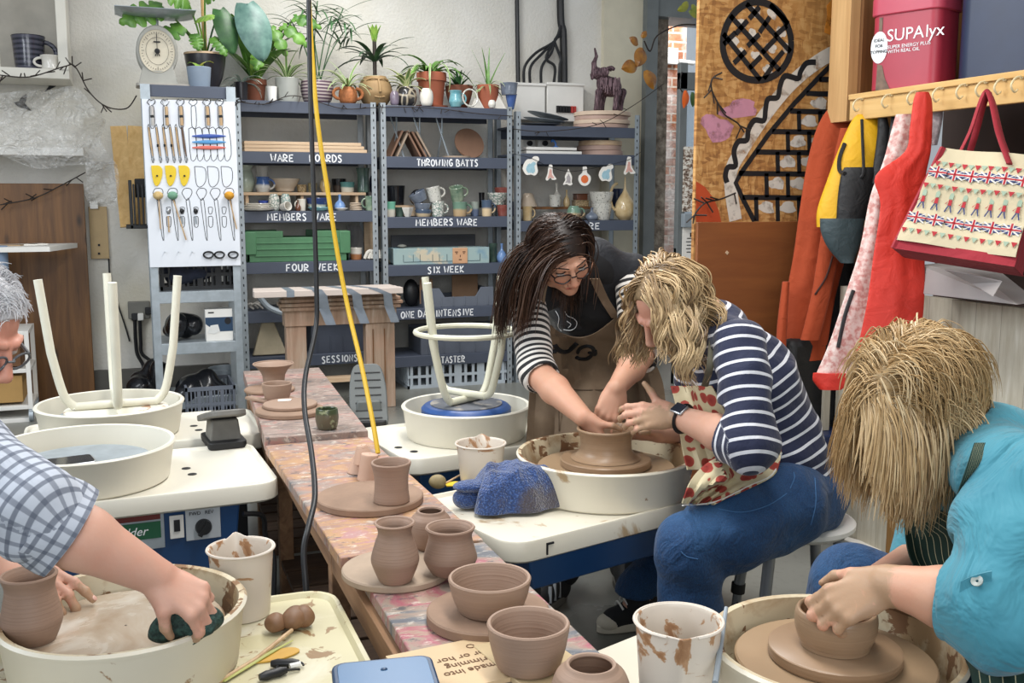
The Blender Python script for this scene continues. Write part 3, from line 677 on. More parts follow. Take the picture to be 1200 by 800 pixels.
k_ = thing('jacket','pink speckled jacket turned out to its red lining','jacket',aD(1030,450,2.68),'coats hung on the rail')
mb = loft_mb(loft([(108,1074,1088),(120,1070,1092),(150,1066,1092),(178,1060,1090),(206,1026,1084),(240,1032,1082),(300,1024,1083),(360,1016,1082),(425,1002,1074)],2.6,dr=.22,folds=((5,.12,.5),(9,.05,.2)))); rl_ = mb.build('red_lining',M_red,k_)
mb = loft_mb(loft([(134,1050,1072),(160,1043,1070),(190,1035,1060),(230,1020,1046),(290,1008,1040),(340,992,1036),(400,972,1022),(440,955,1006)],2.68,dr=.25,folds=((4,.14,.5),(7,.08,.2)))); ss_ = mb.build('speckled_shell',M_pinks,k_); sfc = Surf(ss_)
mb = loft_mb(loft([(437,953,1005),(446,953,1001),(456,960,986)],2.67,n=30,dr=.25,folds=((4,.1,.5),))); mb.build('red_hem',M_red,k_)
mb = MB(); mb.tube(smooth_path([sfc.at(1000,340,.004,2.66),sfc.at(990,370,.004,2.66),sfc.at(982,407,.004,2.66)],4),.007,7); mb.build('zip',M_blk,k_)
k_ = tag(loft_mb(loft([(122,1085,1105),(140,1084,1104),(170,1082,1098)],2.72,n=24,dr=.5)).build('shawl',mat('checked_shawl','#b9aeb0',.9,var=.5,vs=40)),'grey and black checked shawl behind the red jacket','shawl','coats hung on the rail')
k_ = tag(loft_mb(loft([(260,975,1000),(330,960,1000),(440,945,990),(540,940,982)],3.2,n=30,dr=.5)).build('coat',M_blk),'long black coat hidden between the orange coat and speckled jacket','coat','coats hung on the rail')
# tote bag
bl = aD(1047, 291, 2.42); br_ = aD(1189, 313, 2.25); tl = aD(1084, 171, 2.42)
ux = br_-bl; TW = np.linalg.norm(ux); ux /= TW; uy = tl-bl; uy -= ux*(uy@ux)*.4; TH = np.linalg.norm(uy); uy /= TH; nn = np.cross(ux,uy); nn /= np.linalg.norm(nn)
TWt = np.linalg.norm(aD(1212, 191, 2.25)-tl)
tb = thing('tote_bag','cream tote bag printed with guards and flags, red handles, on the rail','bag',bl+ux*TW/2,'bags hung on the rail')
M_tote = cloth('cream_canvas', '#cdbf9f', .85, bump=.3); M_totr = cloth('red_canvas', '#9c2531', .8)
g = np.array([[bl+ux*TW*b+uy*TH*a+ux*(TWt-TW)*a*b*.6+ux*(.06*a*(1-b))+nn*(.008*sin(7*b+3*a)+.006*sin(11*a)) for b in np.linspace(0,1,20)] for a in np.linspace(.08,1,16)])
mb = MB(); mb.grid(g, .004); mb.build('front_panel', M_tote, tb)
mb = MB(); mb.grid(g-nn*.11, .004); mb.build('back_panel', M_tote, tb)
e = lambda a, b: bl+ux*(TW*b+(TWt-TW)*a*b*.6+.06*a*(1-b))+uy*TH*a
mb = MB(); mb.prism([(0,0),(TW,0),(TW,TH*.09),(0,TH*.09)],bl,ux,uy,.004); mb.prism([(0,0),(TW,0),(TW,.12),(0,.12)],bl,ux,-nn,.004)
for b in (0, 1):
    q = [e(0,b),e(1,b),e(1,b)-nn*.11,e(0,b)-nn*.11]; mb.add(q+[p-ux*.003 for p in q],[(0,1,2,3),(7,6,5,4),(0,4,5,1),(1,5,6,2),(2,6,7,3),(3,7,4,0)])
mb.bar(e(0, 0)+nn*.002, e(1, 0)+nn*.002, .014, .014); mb.build('red_gusset', M_totr, tb)
hk = aD(1156, 108, 2.36)
for q, o in ((0, 0), (1, -.1)):
    mb = MB(); a1 = aD(1121, 186, 2.39)+nn*o; a2 = aD(1183, 192, 2.28)+nn*o
    mb.tube(smooth_path([a1,a1*.55+hk*.45+(0,0,-.01),hk+(0,0,.005)+nn*o*.3,a2*.55+hk*.45+(.0,0,-.01),a2],6),.012,8,flat=.45); mb.build('handle',M_totr,tb)
M_pr = mat('print_red','#b02a33',.8); M_pg = mat('print_green','#9db09a',.8); M_pb = mat('print_blue','#34406f',.8); M_pw = mat('print_pale','#d9d5cd',.8)
def TP(b, a): return e(a, b)+nn*(.009+.008*sin(7*b+3*a)+.006*sin(11*a))
bu, bd = ux/TW, uy/TH
bun_r, bun_g, fl_b, fl_w, fl_r, gd_r, gd_g, gd_b = [MB() for _ in range(8)]
for a0 in (.86, .64, .2):
    for k in range(15):
        b = .03+k*.067; (bun_r if k % 2 == 0 else bun_g).prism([(-.009,0),(.009,0),(0,-.016)][::-1],TP(b,a0),ux,uy,.0012)
for a0 in (.75, .31):
    for k in range(6):
        b = .085+k*.165; o = TP(b,a0); q = [(.028*cos(w)*(1+.12*cos(4*w)),.017*sin(w)*(1+.2*cos(2*w))) for w in np.linspace(0,2*pi,17)[:-1]]; fl_b.prism(q,o,ux,uy,.001)
        for sgn in (1,-1): fl_w.prism([(-.027,-.015*sgn-.0015),(-.025,-.015*sgn+.0025),(.027,.015*sgn+.0015),(.025,.015*sgn-.0025)][::1],o+nn*.001,ux,uy,.0006)
        fl_w.prism([(-.028,-.0045),(.028,-.0045),(.028,.0045),(-.028,.0045)],o+nn*.0016,ux,uy,.0006); fl_w.prism([(-.0055,-.018),(.0055,-.018),(.0055,.018),(-.0055,.018)],o+nn*.0016,ux,uy,.0006)
        fl_r.prism([(-.029,-.0025),(.029,-.0025),(.029,.0025),(-.029,.0025)],o+nn*.0022,ux,uy,.0006); fl_r.prism([(-.003,-.019),(.003,-.019),(.003,.019),(-.003,.019)],o+nn*.0022,ux,uy,.0006)
for k in range(8):
    o = TP(.06+k*.123,.49); gd_g.prism([(-.006,.012),(.006,.012),(.0065,.026),(.003,.032),(-.003,.032),(-.0065,.026)],o,ux,uy,.0012)
    gd_r.prism([(-.005,-.008),(.006,-.008),(.005,.01),(-.004,.01)],o,ux,uy,.0012); gd_r.prism([(-.006,.006),(-.004,.009),(-.012,-.004),(-.014,-.003)],o,ux,uy,.001)
    gd_b.prism([(-.004,-.008),(0,-.008),(-.008,-.03),(-.011,-.028)],o,ux,uy,.001); gd_b.prism([(.001,-.008),(.005,-.008),(.012,-.028),(.009,-.03)],o,ux,uy,.001)
for m_,mm,nm in ((bun_r,M_pr,'red_bunting'),(bun_g,M_pg,'green_bunting'),(fl_b,M_pb,'flag_field'),(fl_w,M_pw,'flag_saltire'),(fl_r,M_pr,'flag_cross'),(gd_r,M_pr,'guard_tunic'),(gd_g,M_pg,'guard_hat'),(gd_b,M_pb,'guard_legs')): m_.build(nm,mm,tb,smooth=False)
# tubs on the shelf above the rail
M_tubr = mat('red_plastic_tub','#a83344',.4,var=.05); M_tubb = mat('blue_plastic_tub','#1c2844',.4,var=.12)
ta = aZ(1016,107,1.758); tbb = aZ(1098,100,1.758); ux = tbb-ta; W = np.linalg.norm(ux); ux /= W; uy = np.cross(UP,ux); Rt = np.array([ux,uy,UP]).T
cc = (ta+tbb)/2+uy*.085; Ht = .30
tu = thing('feed_tub', 'red lidded plastic tub with white lettering on the coat shelf', 'tub', cc)
mb = MB(); mb.rrect(cc, W*.97, .17, 0, Ht, .035, Rt); mb.build('tub', M_tubr, tu, bevel=.004)
mb = MB(); mb.rrect(cc,W*1.03,.185,Ht-.03,Ht+.035,.04,Rt); mb.rrect(cc,W*.98,.17,Ht+.03,Ht+.042,.04,Rt); mb.build('lid',mat('pink_red_lid','#bb4458',.4,var=.04),tu,bevel=.005)
fo = ta-uy*.0015; fr = lambda a, b: fo+ux*W*a+UP*Ht*b
tm = text_mesh('SUPA',.062,fr(.26,.58),ux,UP,.001); tm.build('brand_lettering',M_chalk,tu,smooth=False)
tm = text_mesh('lyx',.062,fr(.26,.58)+ux*.15,ux,UP,.001); tm.build('brand_lettering',M_chalk,tu,smooth=False)
for k,s_ in enumerate(('SUPER ENERGY PLUS','WITH REAL OIL')): text_mesh(s_,.018,fr(.28,.49-.055*k),ux,UP,.001).build('small_lettering',M_chalk,tu,smooth=False)
mb = MB(); mb.prism([(W*.155+.034*cos(a),Ht*.52+.058*sin(a)) for a in np.linspace(0,2*pi,25)[:-1]],fo,ux,UP,.001); bd_ = mb.build('round_badge',M_chalk,tu,smooth=False)
for k,s_ in enumerate(('IDEAL','FOR','TOPPING')): text_mesh(s_,.0165,fr(.155,.59-.07*k)-uy*.0015,ux,UP,.001,align='CENTER').build('badge_lettering',M_ink,bd_,smooth=False)
mb = MB(); mb.prism([(W*.13,0),(W*.34,0),(W*.26,Ht*.14),(W*.21,Ht*.3),(W*.14,Ht*.32)],fo+uy*.0006,ux,UP,.001); mb.prism([(W*.14,Ht*.72),(W*.19,Ht*.72),(W*.19,Ht*.88),(W*.14,Ht*.88)],fo+uy*.0006,ux,UP,.001); mb.build('picture_strip',mat('photo_brown','#6a5443',.5,var=.5,vs=30),tu,smooth=False)
ta = aZ(1112,98,1.758); cb_ = ta+ux*.26+uy*.22; tu = thing('storage_tub','large dark blue plastic tub at the right end of the coat shelf','tub',cb_)
mb = MB(); mb.rrect(cb_,.5,.42,0,.38,.05,Rt); mb.build('tub',M_tubb,tu,bevel=.006); mb = MB(); mb.rrect(cb_,.54,.46,.36,.4,.06,Rt); mb.build('rim',M_tubb,tu,bevel=.006)
mb = MB(); p = cc+uy*.02+UP*(Ht+.0425); R2 = random.Random(2)
for k in range(9): q = p+ux*(.09*R2.uniform(-1,1))+uy*.03*R2.uniform(-1,1); mb.tube(smooth_path([q+UP*.006,q+UP*.03+ux*.03,q+UP*.012+ux*.06],3),.007,6)
tag(mb.build('rag',mat('crumpled_rag','#b7a79a',.9,var=.3,vs=30)),'crumpled pale rag lying on the red tub lid','rag')
mb = MB(); p = aD(1035,9,2.95); mb.box(p+uy*.12+UP*.02,(.09,.006,.06),Rt@RX(-.2)); tag(mb.build('cardboard_piece',mat('cardboard_pale','#b69a84',.85),smooth=False),'pale card standing behind the left end of the red tub','card')
# things on and behind the low boarded wall
ct = aX(1130,340,RXW+.02); ct[2] = 1.009; cb2 = thing('cardboard_box','flattened pale grey cardboard box on top of the boarded wall','box',ct)
M_card = mat('grey_white_card', '#a9a3a0', .8, var=.05)
mb = MB(); A = aD(1078, 310, 2.62); B = aD(1150, 322, 2.5); C = aD(1192, 357, 2.3); D_ = aD(1080, 344, 2.6)
mb.add([A,B,C,D_]+[q+np.array([.14,.05,.0]) for q in (A,B,C,D_)],[(0,1,2,3),(7,6,5,4),(0,4,5,1),(1,5,6,2),(2,6,7,3),(3,7,4,0)]); mb.build('panel',M_card,cb2,smooth=False,bevel=.002)
mb = MB(); A = aD(1108, 315, 2.45); B = aD(1175, 329, 2.3); C = aD(1165, 346, 2.3); D_ = aD(1140, 331, 2.4)
mb.add([A,B,C,D_]+[q+np.array([-.004,.0,-.003]) for q in (A,B,C,D_)],[(0,1,2,3),(7,6,5,4),(0,4,5,1),(1,5,6,2),(2,6,7,3),(3,7,4,0)]); mb.build('flap',M_card,cb2,smooth=False)
# blue wheeled bin under the coats
bc = aZ(962,632,0)+np.array([.05,.17,0]); bn = thing('wheeled_case','dark blue plastic box on castors standing under the coats','box',bc)
mb = MB(); mb.rrect(bc,.3,.3,.03,.42,.03); mb.build('case',mat('navy_plastic','#1b2a50',.4,var=.08),bn,bevel=.006)
for sx in (-1, 1):
    mb = MB(); p = bc+np.array([.12*sx,-.13,.018]); mb.lathe([(.018,-.01),(.018,.01)],p,14,RY(pi/2)); mb.build('castor',M_black,bn)
mb = MB(); mb.box((bc[0],bc[1]+.05,.61),(.26,.17,.37),taper=1.08); tag(mb.build('bag',M_blk,bevel=.03),'black bag standing on the dark blue castor box','bag')
mb = MB(); p = aY(967,490,bc[1]-.07); mb.box((p[0],p[1],.421+.14),(.035,.012,.28)); tag(mb.build('wood_strip',wood('weathered_strip','#9c9484','#bdb6a6',2),bevel=.002),'weathered pale wood strip upright against the black bag','wood strip')
p = aZ(1014,640,.001); mb = MB(); mb.prism([(-.14,0),(.02,-.02),(.15,.03),(.13,.05),(-.1,.03)],p,(.25,-.97,0),(.97,.25,0),.004); tag(mb.build('paper_scrap',M_paper,smooth=False),'white scrap lying on the floor by the boarded wall','paper')
# ------------------------------------------------------------------ shelving along the back wall
SY, SD = 5.2, .46         # front face, depth
def shelf_unit(name, label, x0, x1, zs, top, letters, left_post=True):
    u = thing(name, label, 'shelving', ((x0+x1)/2, SY+SD/2, 0), 'shelving along the back wall')
    for px_ in (x0, x1-.04):
        for y in (SY, SY+SD-.04):
            mb = MB(); mb.box((px_+.02,y+.0015,top/2),(.04,.003,top)); mb.box((px_+(.0015 if px_ == x0 else .0385),y+.02,top/2),(.003,.04,top))
            if y == SY:
                mb.m = 1
                for k in range(int(top/.05)): mb.box((px_+.02, y-.0006, .03+k*.05), (.007, .0008, .016))
            mb.build('post', [M_galv, M_ink], u, smooth=False)
    for k, z in enumerate(zs):
        mb = MB(); mb.box(((x0+x1)/2,SY+.006,z-.038),(x1-x0-.075,.012,.076)); mb.box(((x0+x1)/2,SY+SD-.006,z-.038),(x1-x0-.075,.012,.076))
        mb.box(((x0+x1)/2,SY+SD/2,z-.008),(x1-x0-.02,SD-.02,.016)); sh = mb.build('shelf',M_slate,u,bevel=.002)
        if letters.get(k):
            for (txt, px0, px1_) in letters[k]:
                a = aY(px0, 300, SY)[0]; b = aY(px1_, 300, SY)[0]
                n = sum({' ': .62, 'I': .75, 'W': 1.3, 'M': 1.3}.get(ch, 1.12) for ch in txt); w = (b-a)/n
                mb = MB(); hand_letters(mb,txt,(a,SY-.001,z-.062),(1,0,0),(0,0,1),.046,w,.0085); mb.build('chalk_lettering',M_chalk,sh,smooth=False)
    return u
Z1 = [.29,.60,.93,1.27,1.66,1.99]; Z2 = [.24,.58,.89,1.225,1.64,1.985]; Z3 = [.24,.58,.89,1.19,1.675,1.875]
shelf_unit('shelving_unit','left bay of slate shelving lettered for ware boards and four week',-.25,.69,Z1,2.0,{4: [('WARE',321,349),('BOARDS',366,405)],3: [('MEMBERS',315,362),('WARE',368,397)],2: [('FOUR',335,363),('WEEK',369,398)],0: [('SESSIONS',374,418)]})
shelf_unit('shelving_unit','middle bay of slate shelving lettered for throwing batts and six week',.715,1.68,Z2,2.0,{4: [('THROWING BATTS',490,562)],3: [('MEMBERS WARE',488,561)],2: [('SIX WEEK',501,545)],1: [('ONE DAY INTENSIVE',469,556)],0: [('TASTER',516,545)]})
shelf_unit('shelving_unit','right bay of slate shelving next to the doorway, elephant sculpture on top',1.705,2.7,Z3,1.97,{3: [('MEMBERS',628,668),('WARE',675,704)]})
# ---- glazes
def glaze(name, c1, c2=None, mode='noise', sc=14, rough=.22):
    c2 = c2 or c1; t = NT(name); z = t.xyz(t.tc.outputs['Generated'])[2]
    if mode == 'dip': f = t.math('ADD',z,t.math('MULTIPLY',t.noise(9,4),.25)); c = t.ramp(f,[(.55,c1),(.68,c2)])
    elif mode == 'band': c = t.ramp(t.math('FRACT',t.math('MULTIPLY',t.math('ADD',z,t.math('MULTIPLY',t.noise(5,2),.06)),7)),[(.4,c1),(.55,c2)])
    elif mode == 'leaf': c = t.ramp(t.vor(sc, None, 'DISTANCE_TO_EDGE'), [(.05, c2), (.13, c1)])
    elif mode == 'speck': c = t.ramp(t.noise(70, 3), [(.58, c1), (.66, c2)])
    else: c = t.ramp(t.noise(sc, 5), [(.35, c1), (.65, c2)])
    t.col(c); t.set(rough, coat=.3); return t.m
g_cel = glaze('celadon_glaze','#a9b5a4','#b9c3b2'); g_wht = glaze('white_glaze','#d9d4c9','#e2ded5'); g_bldip = glaze('blue_dipped','#c9c6bf','#3d5f98','dip'); g_bge = glaze('beige_stoneware','#c4b29c','#cebda9',rough=.5)
g_teal = glaze('teal_dipped','#cfc7b5','#4f7b76','dip'); g_dkg = glaze('dark_green_glaze','#31443e','#53685c'); g_dkb = glaze('dark_blue_glaze','#171f33','#253152'); g_blk = glaze('black_glaze','#15161a','#24262c')
g_leaf = glaze('leaf_printed','#dcd9d0','#7d9187','leaf',45); g_cob = glaze('cobalt_glaze','#263c8c','#3451a8'); g_pow = glaze('powder_blue_glaze','#6d8fc2','#86a4cf'); g_grn = glaze('mottled_green_glaze','#5f7a66','#a7b39a'); g_grnd = glaze('green_over_buff','#b79d78','#6f8d7a','dip')
g_bluc = glaze('blue_over_cream','#d6bf9a','#4c5c72','dip'); g_gry = glaze('grey_blue_glaze','#5d6675','#7f8794'); g_red = glaze('red_glaze','#7a3a34','#946056'); g_spk = glaze('speckled_stone','#cfcdc4','#6f6f69','speck'); g_och = glaze('ochre_ash_glaze','#b89e72','#d0bb92'); g_brn = glaze('brown_glaze','#5a3424','#744833')
g_trq = glaze('turquoise_glaze','#5f98a3','#86b6bb'); g_pur = glaze('purple_grey_glaze','#6f6470','#85798a'); g_yel = glaze('yellow_cream','#bca878','#d0bf92'); g_bufl = glaze('buff_patterned','#bfa882','#85704f','leaf',60)
def on(name,label,cat,x0,x1,yt,yb,Z,Y,kind,m,handle=None,group=None,tilt=None,n=26,hm=None,th=None):
    """a pot whose seen outline is x0..x1, yt..yb, standing at height Z in the row Y"""
    p = aY((x0+x1)/2, yb, Y); p[2] = Z; zc = depth(p); R = (x1-x0)/2*zc/FPX; Hh = (yb-yt)*zc/FPX*.97
    return pot(name, label, cat, p, R, Hh, kind, m, handle, group, n, tilt, hm=hm, th=th)
GL1,GL2,GL3 = 'members pots in the left bay','members pots in the middle bay','members pots in the right bay'
# ---- left bay, members ware: riser board with a back row, and a front row
zr = 1.27+.125
def board(name, label, x0, x1, Y0, Y1, z, th, m, grp=None):
    mb = MB(); mb.box(((x0+x1)/2,(Y0+Y1)/2,z-th/2),(x1-x0,Y1-Y0,th)); return tag(mb.build(name,m,bevel=.002,smooth=False),label,'board',grp)
rs = thing('riser', 'raised wooden step at the back of the left members shelf', 'riser', (.2, 5.45, 1.27))
mb = MB(); mb.box((.21, 5.47, zr-.01), (.86, .24, .02)); mb.build('top', M_woodx, rs, bevel=.002)
for x in (-.17,.2,.58): mb = MB(); mb.box((x,5.47,1.27+.0525),(.02,.2,.105)); mb.build('foot',M_woodx,rs)
BR = 5.44
on('vase','large pale celadon vase at the left end of the left members shelf','vase',277,299,197,229,zr,BR,'vase',g_cel,group=GL1)
on('vase','slim pale grey vase standing behind the blue dipped jug','vase',301,316,198,229,zr,5.52,'tumbler',g_wht,group=GL1)
on('jug','small jug dipped blue over grey beside the wide beige bowl','jug',300,317,214,232,zr,5.39,'belly',g_bldip,0,GL1)
on('bowl','wide beige stoneware bowl on the raised step','bowl',316,352,215,231,zr,BR,'cone',g_bge,group=GL1)
on('cup','small buff patterned cup right of the wide beige bowl','cup',348,360,224,233,zr,BR,'cup',g_bufl,group=GL1)
on('cup','small olive patterned cup behind the black cable','cup',361,372,222,233,zr,BR,'cup',glaze('olive_patterned','#a79a72','#6b6646','leaf',60),group=GL1)
on('pot','tan pot behind the yellow cable on the raised step','pot',375,388,217,233,zr,BR,'round',g_och,group=GL1)
on('bowl','black rimmed dark bowl behind the teal cup','bowl',389,406,214,230,zr,5.5,'wide',glaze('dark_brown_black','#4a3f38','#17171a','dip'),group=GL1)
on('cup','cream cup with teal dipped rim on the raised step','cup',399,416,223,235,zr,5.4,'cup',g_teal,group=GL1)
on('vase','tall dark green cylinder vase at the right of the left bay','vase',418,434,208,237,zr,5.4,'tumbler',g_dkg,group=GL1)
on('pot','dark navy pot beside the shelf post in the left bay','pot',433,444,216,236,zr,5.46,'jar',g_dkb,group=GL1)
z = 1.27
for k in range(4):
    p = aY(301+(k % 2)*2, 252, 5.28); p[2] = z+.012*k
    pot('plate',('lowest','second lowest','second from top','topmost')[k]+' cream plate of the stack at the left of the shelf','plate',p,.12-.012*k,.014,'saucer',g_wht,group='cream plate stack',th=.005)
on('cup','small cobalt blue cup behind the plates','cup',303,317,236,248,z,5.38,'cup',g_cob,group=GL1)
on('vase','white vase with grey leaf print beside the cobalt cup','vase',315,328,229,249,z,5.32,'jar',g_leaf,group=GL1)
on('vase','white and teal leaf printed vase right of the grey printed one','vase',329,341,229,249,z,5.34,'jar',glaze('teal_leaf_print','#dcdcd3','#74a09a','leaf',45),group=GL1)
on('cup','white cup lying on its side showing its mouth','cup',326,337,244,255,z,5.22,'cup',g_wht,group=GL1,tilt=RX(radians(80))@RY(.5))
on('mug','white mug with a brown drip left of the blue rimmed bowl','mug',349,359,240,254,z,5.26,'cup',glaze('white_brown_drip','#d9d2c4','#d6cfc2'),pi,GL1)
on('bottle','little brown bottle in front of the white mug','bottle',346,353,241,254,z,5.23,'bottle',g_brn,group=GL1,n=16)
on('bowl','cream bowl with dark blue inside and rim on the left members shelf','bowl',359,385,236,251,z,5.29,'bowl',glaze('blue_rim_cream','#d7d0bd','#2b3c6b','dip'),group=GL1)
on('saucer','pale turquoise saucer under the front of the blue rimmed bowl','saucer',361,388,251,255,z,5.24,'saucer',g_trq,group=GL1)
on('vase','powder blue bottle vase right of the yellow cable','vase',392,405,232,251,z,5.3,'bottle',g_pow,group=GL1)
on('saucer','white saucer in front of the powder blue vase','saucer',393,408,251,254,z,5.235,'saucer',g_wht,group=GL1)
R2 = random.Random(5)
for k in range(6):
    p = aY(417,254,5.26); p[2] = z+.006+.009*k; a = R2.uniform(-.5,.5); mb = MB(); d = np.array([cos(a),sin(a),0])*.05; mb.ell(p,(.05,.013,.005),12,6,RZ(a))
    tag(mb.build('spoon_rest',g_bge),('lowest','second','third','fourth','fifth','topmost')[k]+' flat pale strip of the small pile by the green mug','spoon rest','pile of pale ceramic strips')
on('mug','olive green mug with handle at the right of the left members shelf','mug',428,441,238,255,z,5.27,'cup',g_grn,pi,GL1)
# green crate and jug on the four week shelf
z = .93; cr = thing('crate', 'green plastic crate on the four week shelf', 'crate', (.14, 5.37, z))
a = aY(290, 312, SY+.02)[0]; b = aY(409, 312, SY+.02)[0]; hh = .205
M_gcr = mat('green_crate_plastic', '#4d7d58', .5, var=.1, vs=14)
mb = MB(); mb.box(((a+b)/2,SY+.03,z+hh*.4),(b-a,.02,hh*.8)); mb.box(((a+b)/2,SY+.33,z+hh*.4),(b-a,.02,hh*.8))
for x in (a+.01, b-.01): mb.box((x, SY+.18, z+hh*.45), (.02, .32, hh*.9))
for x0, w in ((a, .24), (b-.24, .24)):
    for y in (SY+.03, SY+.33): mb.box((x0+w/2, y, z+hh*.9), (w, .022, hh*.22))
mb.box(((a+b)/2, SY+.18, z+.01), (b-a, .3, .012)); mb.build('walls', M_gcr, cr, bevel=.004)
for x0 in (a,b-.05): mb = MB(); mb.box((x0+.025,SY+.016,z+hh*.62),(.075,.016,hh*.75)); mb.build('corner_rib',M_gcr,cr,bevel=.006)
mb = MB()
for q in (.2, .42, .62): mb.box(((a+b)/2, SY+.018, z+hh*q), (b-a-.1, .008, .008))
mb.build('rib', M_gcr, cr, bevel=.002)
on('tub','white tub with brown base at the right of the green crate','tub',410,425,298,312,z,5.3,'cup',glaze('white_over_brown','#a06a44','#d5cfc4','dip'))
mb = MB(); p = aY(432, 312, 5.26); p[2] = z
for k in range(7): q = p+np.array([R2.uniform(-.03,.03),R2.uniform(-.02,.02),0]); mb.tube(smooth_path([q+(0,0,.008),q+(.02,0,.05),q+(.045,0,.06),q+(.05,0,.01)],4),.011,7)
tag(mb.build('handles_bundle', g_wht), 'bundle of white curled strips at the shelf post', 'strips')
mb = MB()
for k, x in enumerate((432, 438)): p = aY(x, 300, 5.5); mb.box((p[0], 5.55, z+.13), (.04, .02, .26))
tag(mb.build('wood_offcut', M_woodx), 'two upright timber battens behind the white strips', 'timber')
p = aY(415,300,5.58); mb = MB(); mb.grid(np.array([[p+np.array([.1*(v-.5)+.02*sin(5*u),.01*sin(9*v+4*u),.1-.3*u+.12]) for v in np.linspace(0,1,8)] for u in np.linspace(0,1,10)]),.003); tag(mb.build('hanging_rag',mat('grey_rag','#8f8d8d',.9)),'grey rag hanging behind the crate','rag')
for k in range(3): board('ware_board',('bottom','middle','top')[k]+' plank of the ware board stack on its shelf',-.19,.63-.02*k,5.24,5.56,1.661+.022+.023*k,.021,M_woodx,'ware boards')
board('riser','wooden step under the black bowls in the middle bay',.8,1.12,5.36,5.58,1.225+.08,.075,M_woodx)
# ---- middle bay
z = 1.225; zr = 1.305
on('bowl','black bowl with a jagged torn rim','bowl',453,475,213,236,zr,5.45,'cup',g_blk,group=GL2)
on('cup','black cup tipped to show its mouth beside the jagged bowl','cup',478,495,218,237,zr,5.43,'round',g_blk,group=GL2,tilt=RX(radians(62)))
on('cup','mint green cup at the left end of the middle members shelf','cup',452,464,238,256,z,5.28,'cup',glaze('mint_dipped','#cfcabb','#6fae95','dip'),group=GL2)
on('cup','dark green cup behind the white star cup','cup',463,474,246,257,z,5.33,'cup',g_dkg,group=GL2)
sc_ = on('cup','white square cup with a dark star','cup',471,485,246,257,z,5.25,'cone',g_wht,group=GL2,n=4)
def stack_on(lst): return lst
on('bowl','lowest bowl of the grey blue stack in the middle bay','bowl',486,506,249,257,z,5.28,'wide',g_bluc,group=GL2)
on('bowl','middle bowl of the grey blue stack in the middle bay','bowl',485,505,242,250,z+.045,5.28,'wide',g_gry,group=GL2)
on('bowl','top bowl of the grey blue stack, tilted','bowl',483,504,232,244,z+.085,5.28,'wide',g_gry,group=GL2,tilt=RY(-.5))
on('mug','lower white mug of the pair stacked in the middle bay','mug',505,521,239,257,z,5.28,'cup',g_leaf,0,GL2)
on('mug','upper white mug tipped into the one below','mug',502,519,223,240,z+.1,5.28,'cup',g_spk,0,GL2,tilt=RY(-.22))
on('mug','lower green mug of the stacked green pair','mug',530,548,240,257,z,5.28,'cup',g_grnd,0,GL2)
on('mug','upper green mug tipped into the one below','mug',528,545,224,241,z+.1,5.28,'cup',g_grn,0,GL2,tilt=RY(-.2)@RX(.25))
on('cup','grey blue cup without handle behind the blue and cream mug','cup',551,562,240,257,z,5.34,'cup',glaze('grey_blue_dip','#5d6b86','#9aa39a','dip'),group=GL2)
on('mug','mug glazed blue above cream with a large handle','mug',564,577,238,257,z,5.28,'cup',g_bluc,0,GL2)
on('cup','slim black beaker behind the blue and cream mug','cup',561,568,227,245,z+.06,5.45,'cup',g_blk,group=GL2)
on('bowl','white bowl with green marks on top of the dark bowl at the right','bowl',570,596,231,246,z+.075,5.34,'cone',g_leaf,group=GL2)
on('bowl','flat red and grey bowl resting on the white bowl','bowl',579,600,224,234,z+.145,5.34,'wide',g_red,group=GL2)
on('bowl','small dark red bowl on the shelf below the white bowl','bowl',582,597,244,257,z,5.3,'wide',g_red,group=GL2)
on('cup','navy cup at the right shelf post of the middle bay','cup',594,604,240,257,z,5.36,'cup',g_dkb,0,GL2)
# six week shelf: painted box with a face tile
z = .89; a = aY(461, 310, SY+.03)[0]; b = aY(573, 310, SY+.03)[0]
bx = thing('painted_trough','long pale blue painted wooden trough with a tan face tile','box',((a+b)/2,SY+.12,z))
M_pblue = splat('worn_blue_paint', '#9db2b0', [(.4, '#7f9dab', .5, .6), (.6, '#cbbfa6', .54, .6)], .7, 7)
mb = MB(); mb.box(((a+b)/2,SY+.03,z+.058),(b-a,.015,.115)); mb.box(((a+b)/2,SY+.2,z+.058),(b-a,.015,.115)); mb.box((a+.008,SY+.115,z+.058),(.016,.16,.115)); mb.box((b-.008,SY+.115,z+.058),(.016,.16,.115)); mb.box(((a+b)/2,SY+.115,z+.008),(b-a,.16,.014)); mb.build('walls',M_pblue,bx,bevel=.002)
fx = aY(540,300,SY)[0]; mb = MB(); mb.box((fx,SY+.018,z+.058),(.11,.01,.112)); ft = mb.build('face_tile',mat('tan_tile','#c79a76',.8,var=.1),bx,bevel=.002)
mb = MB(); 
for sx in (-1,1): mb.box((fx+.028*sx,SY+.0125,z+.085),(.022,.002,.006)); mb.box((fx+.027*sx,SY+.0125,z+.074),(.012,.002,.005))
mb.box((fx,SY+.0125,z+.03),(.022,.002,.006)); mb.box((fx,SY+.0125,z+.055),(.005,.002,.016)); mb.build('face_marks',mat('dark_brown_mark','#4d3322',.8),ft,smooth=False)
mb = MB()
for x in (.1, .2, .27, .4, .47, .55, .9): mb.box((a+(b-a)*x, SY+.0215, z+.045), (.004, .002, .05))
mb.box(((a+b)/2,SY+.0215,z+.02),((b-a)*.8,.002,.004)); mb.build('scratched_lines',mat('slate_mark','#54666b',.8),bx,smooth=False)
board('board','dark grey plank behind the pale blue trough',aY(458,290,5.5)[0],aY(556,290,5.5)[0],5.48,5.5,z+.2,.2,mat('dark_plank','#4f5156',.7,var=.2,vs=4,stretch=(1,6,6)))
on('pot', 'dark green pot right of the blue trough', 'pot', 573, 583, 288, 310, z, 5.34, 'cup', g_dkg)
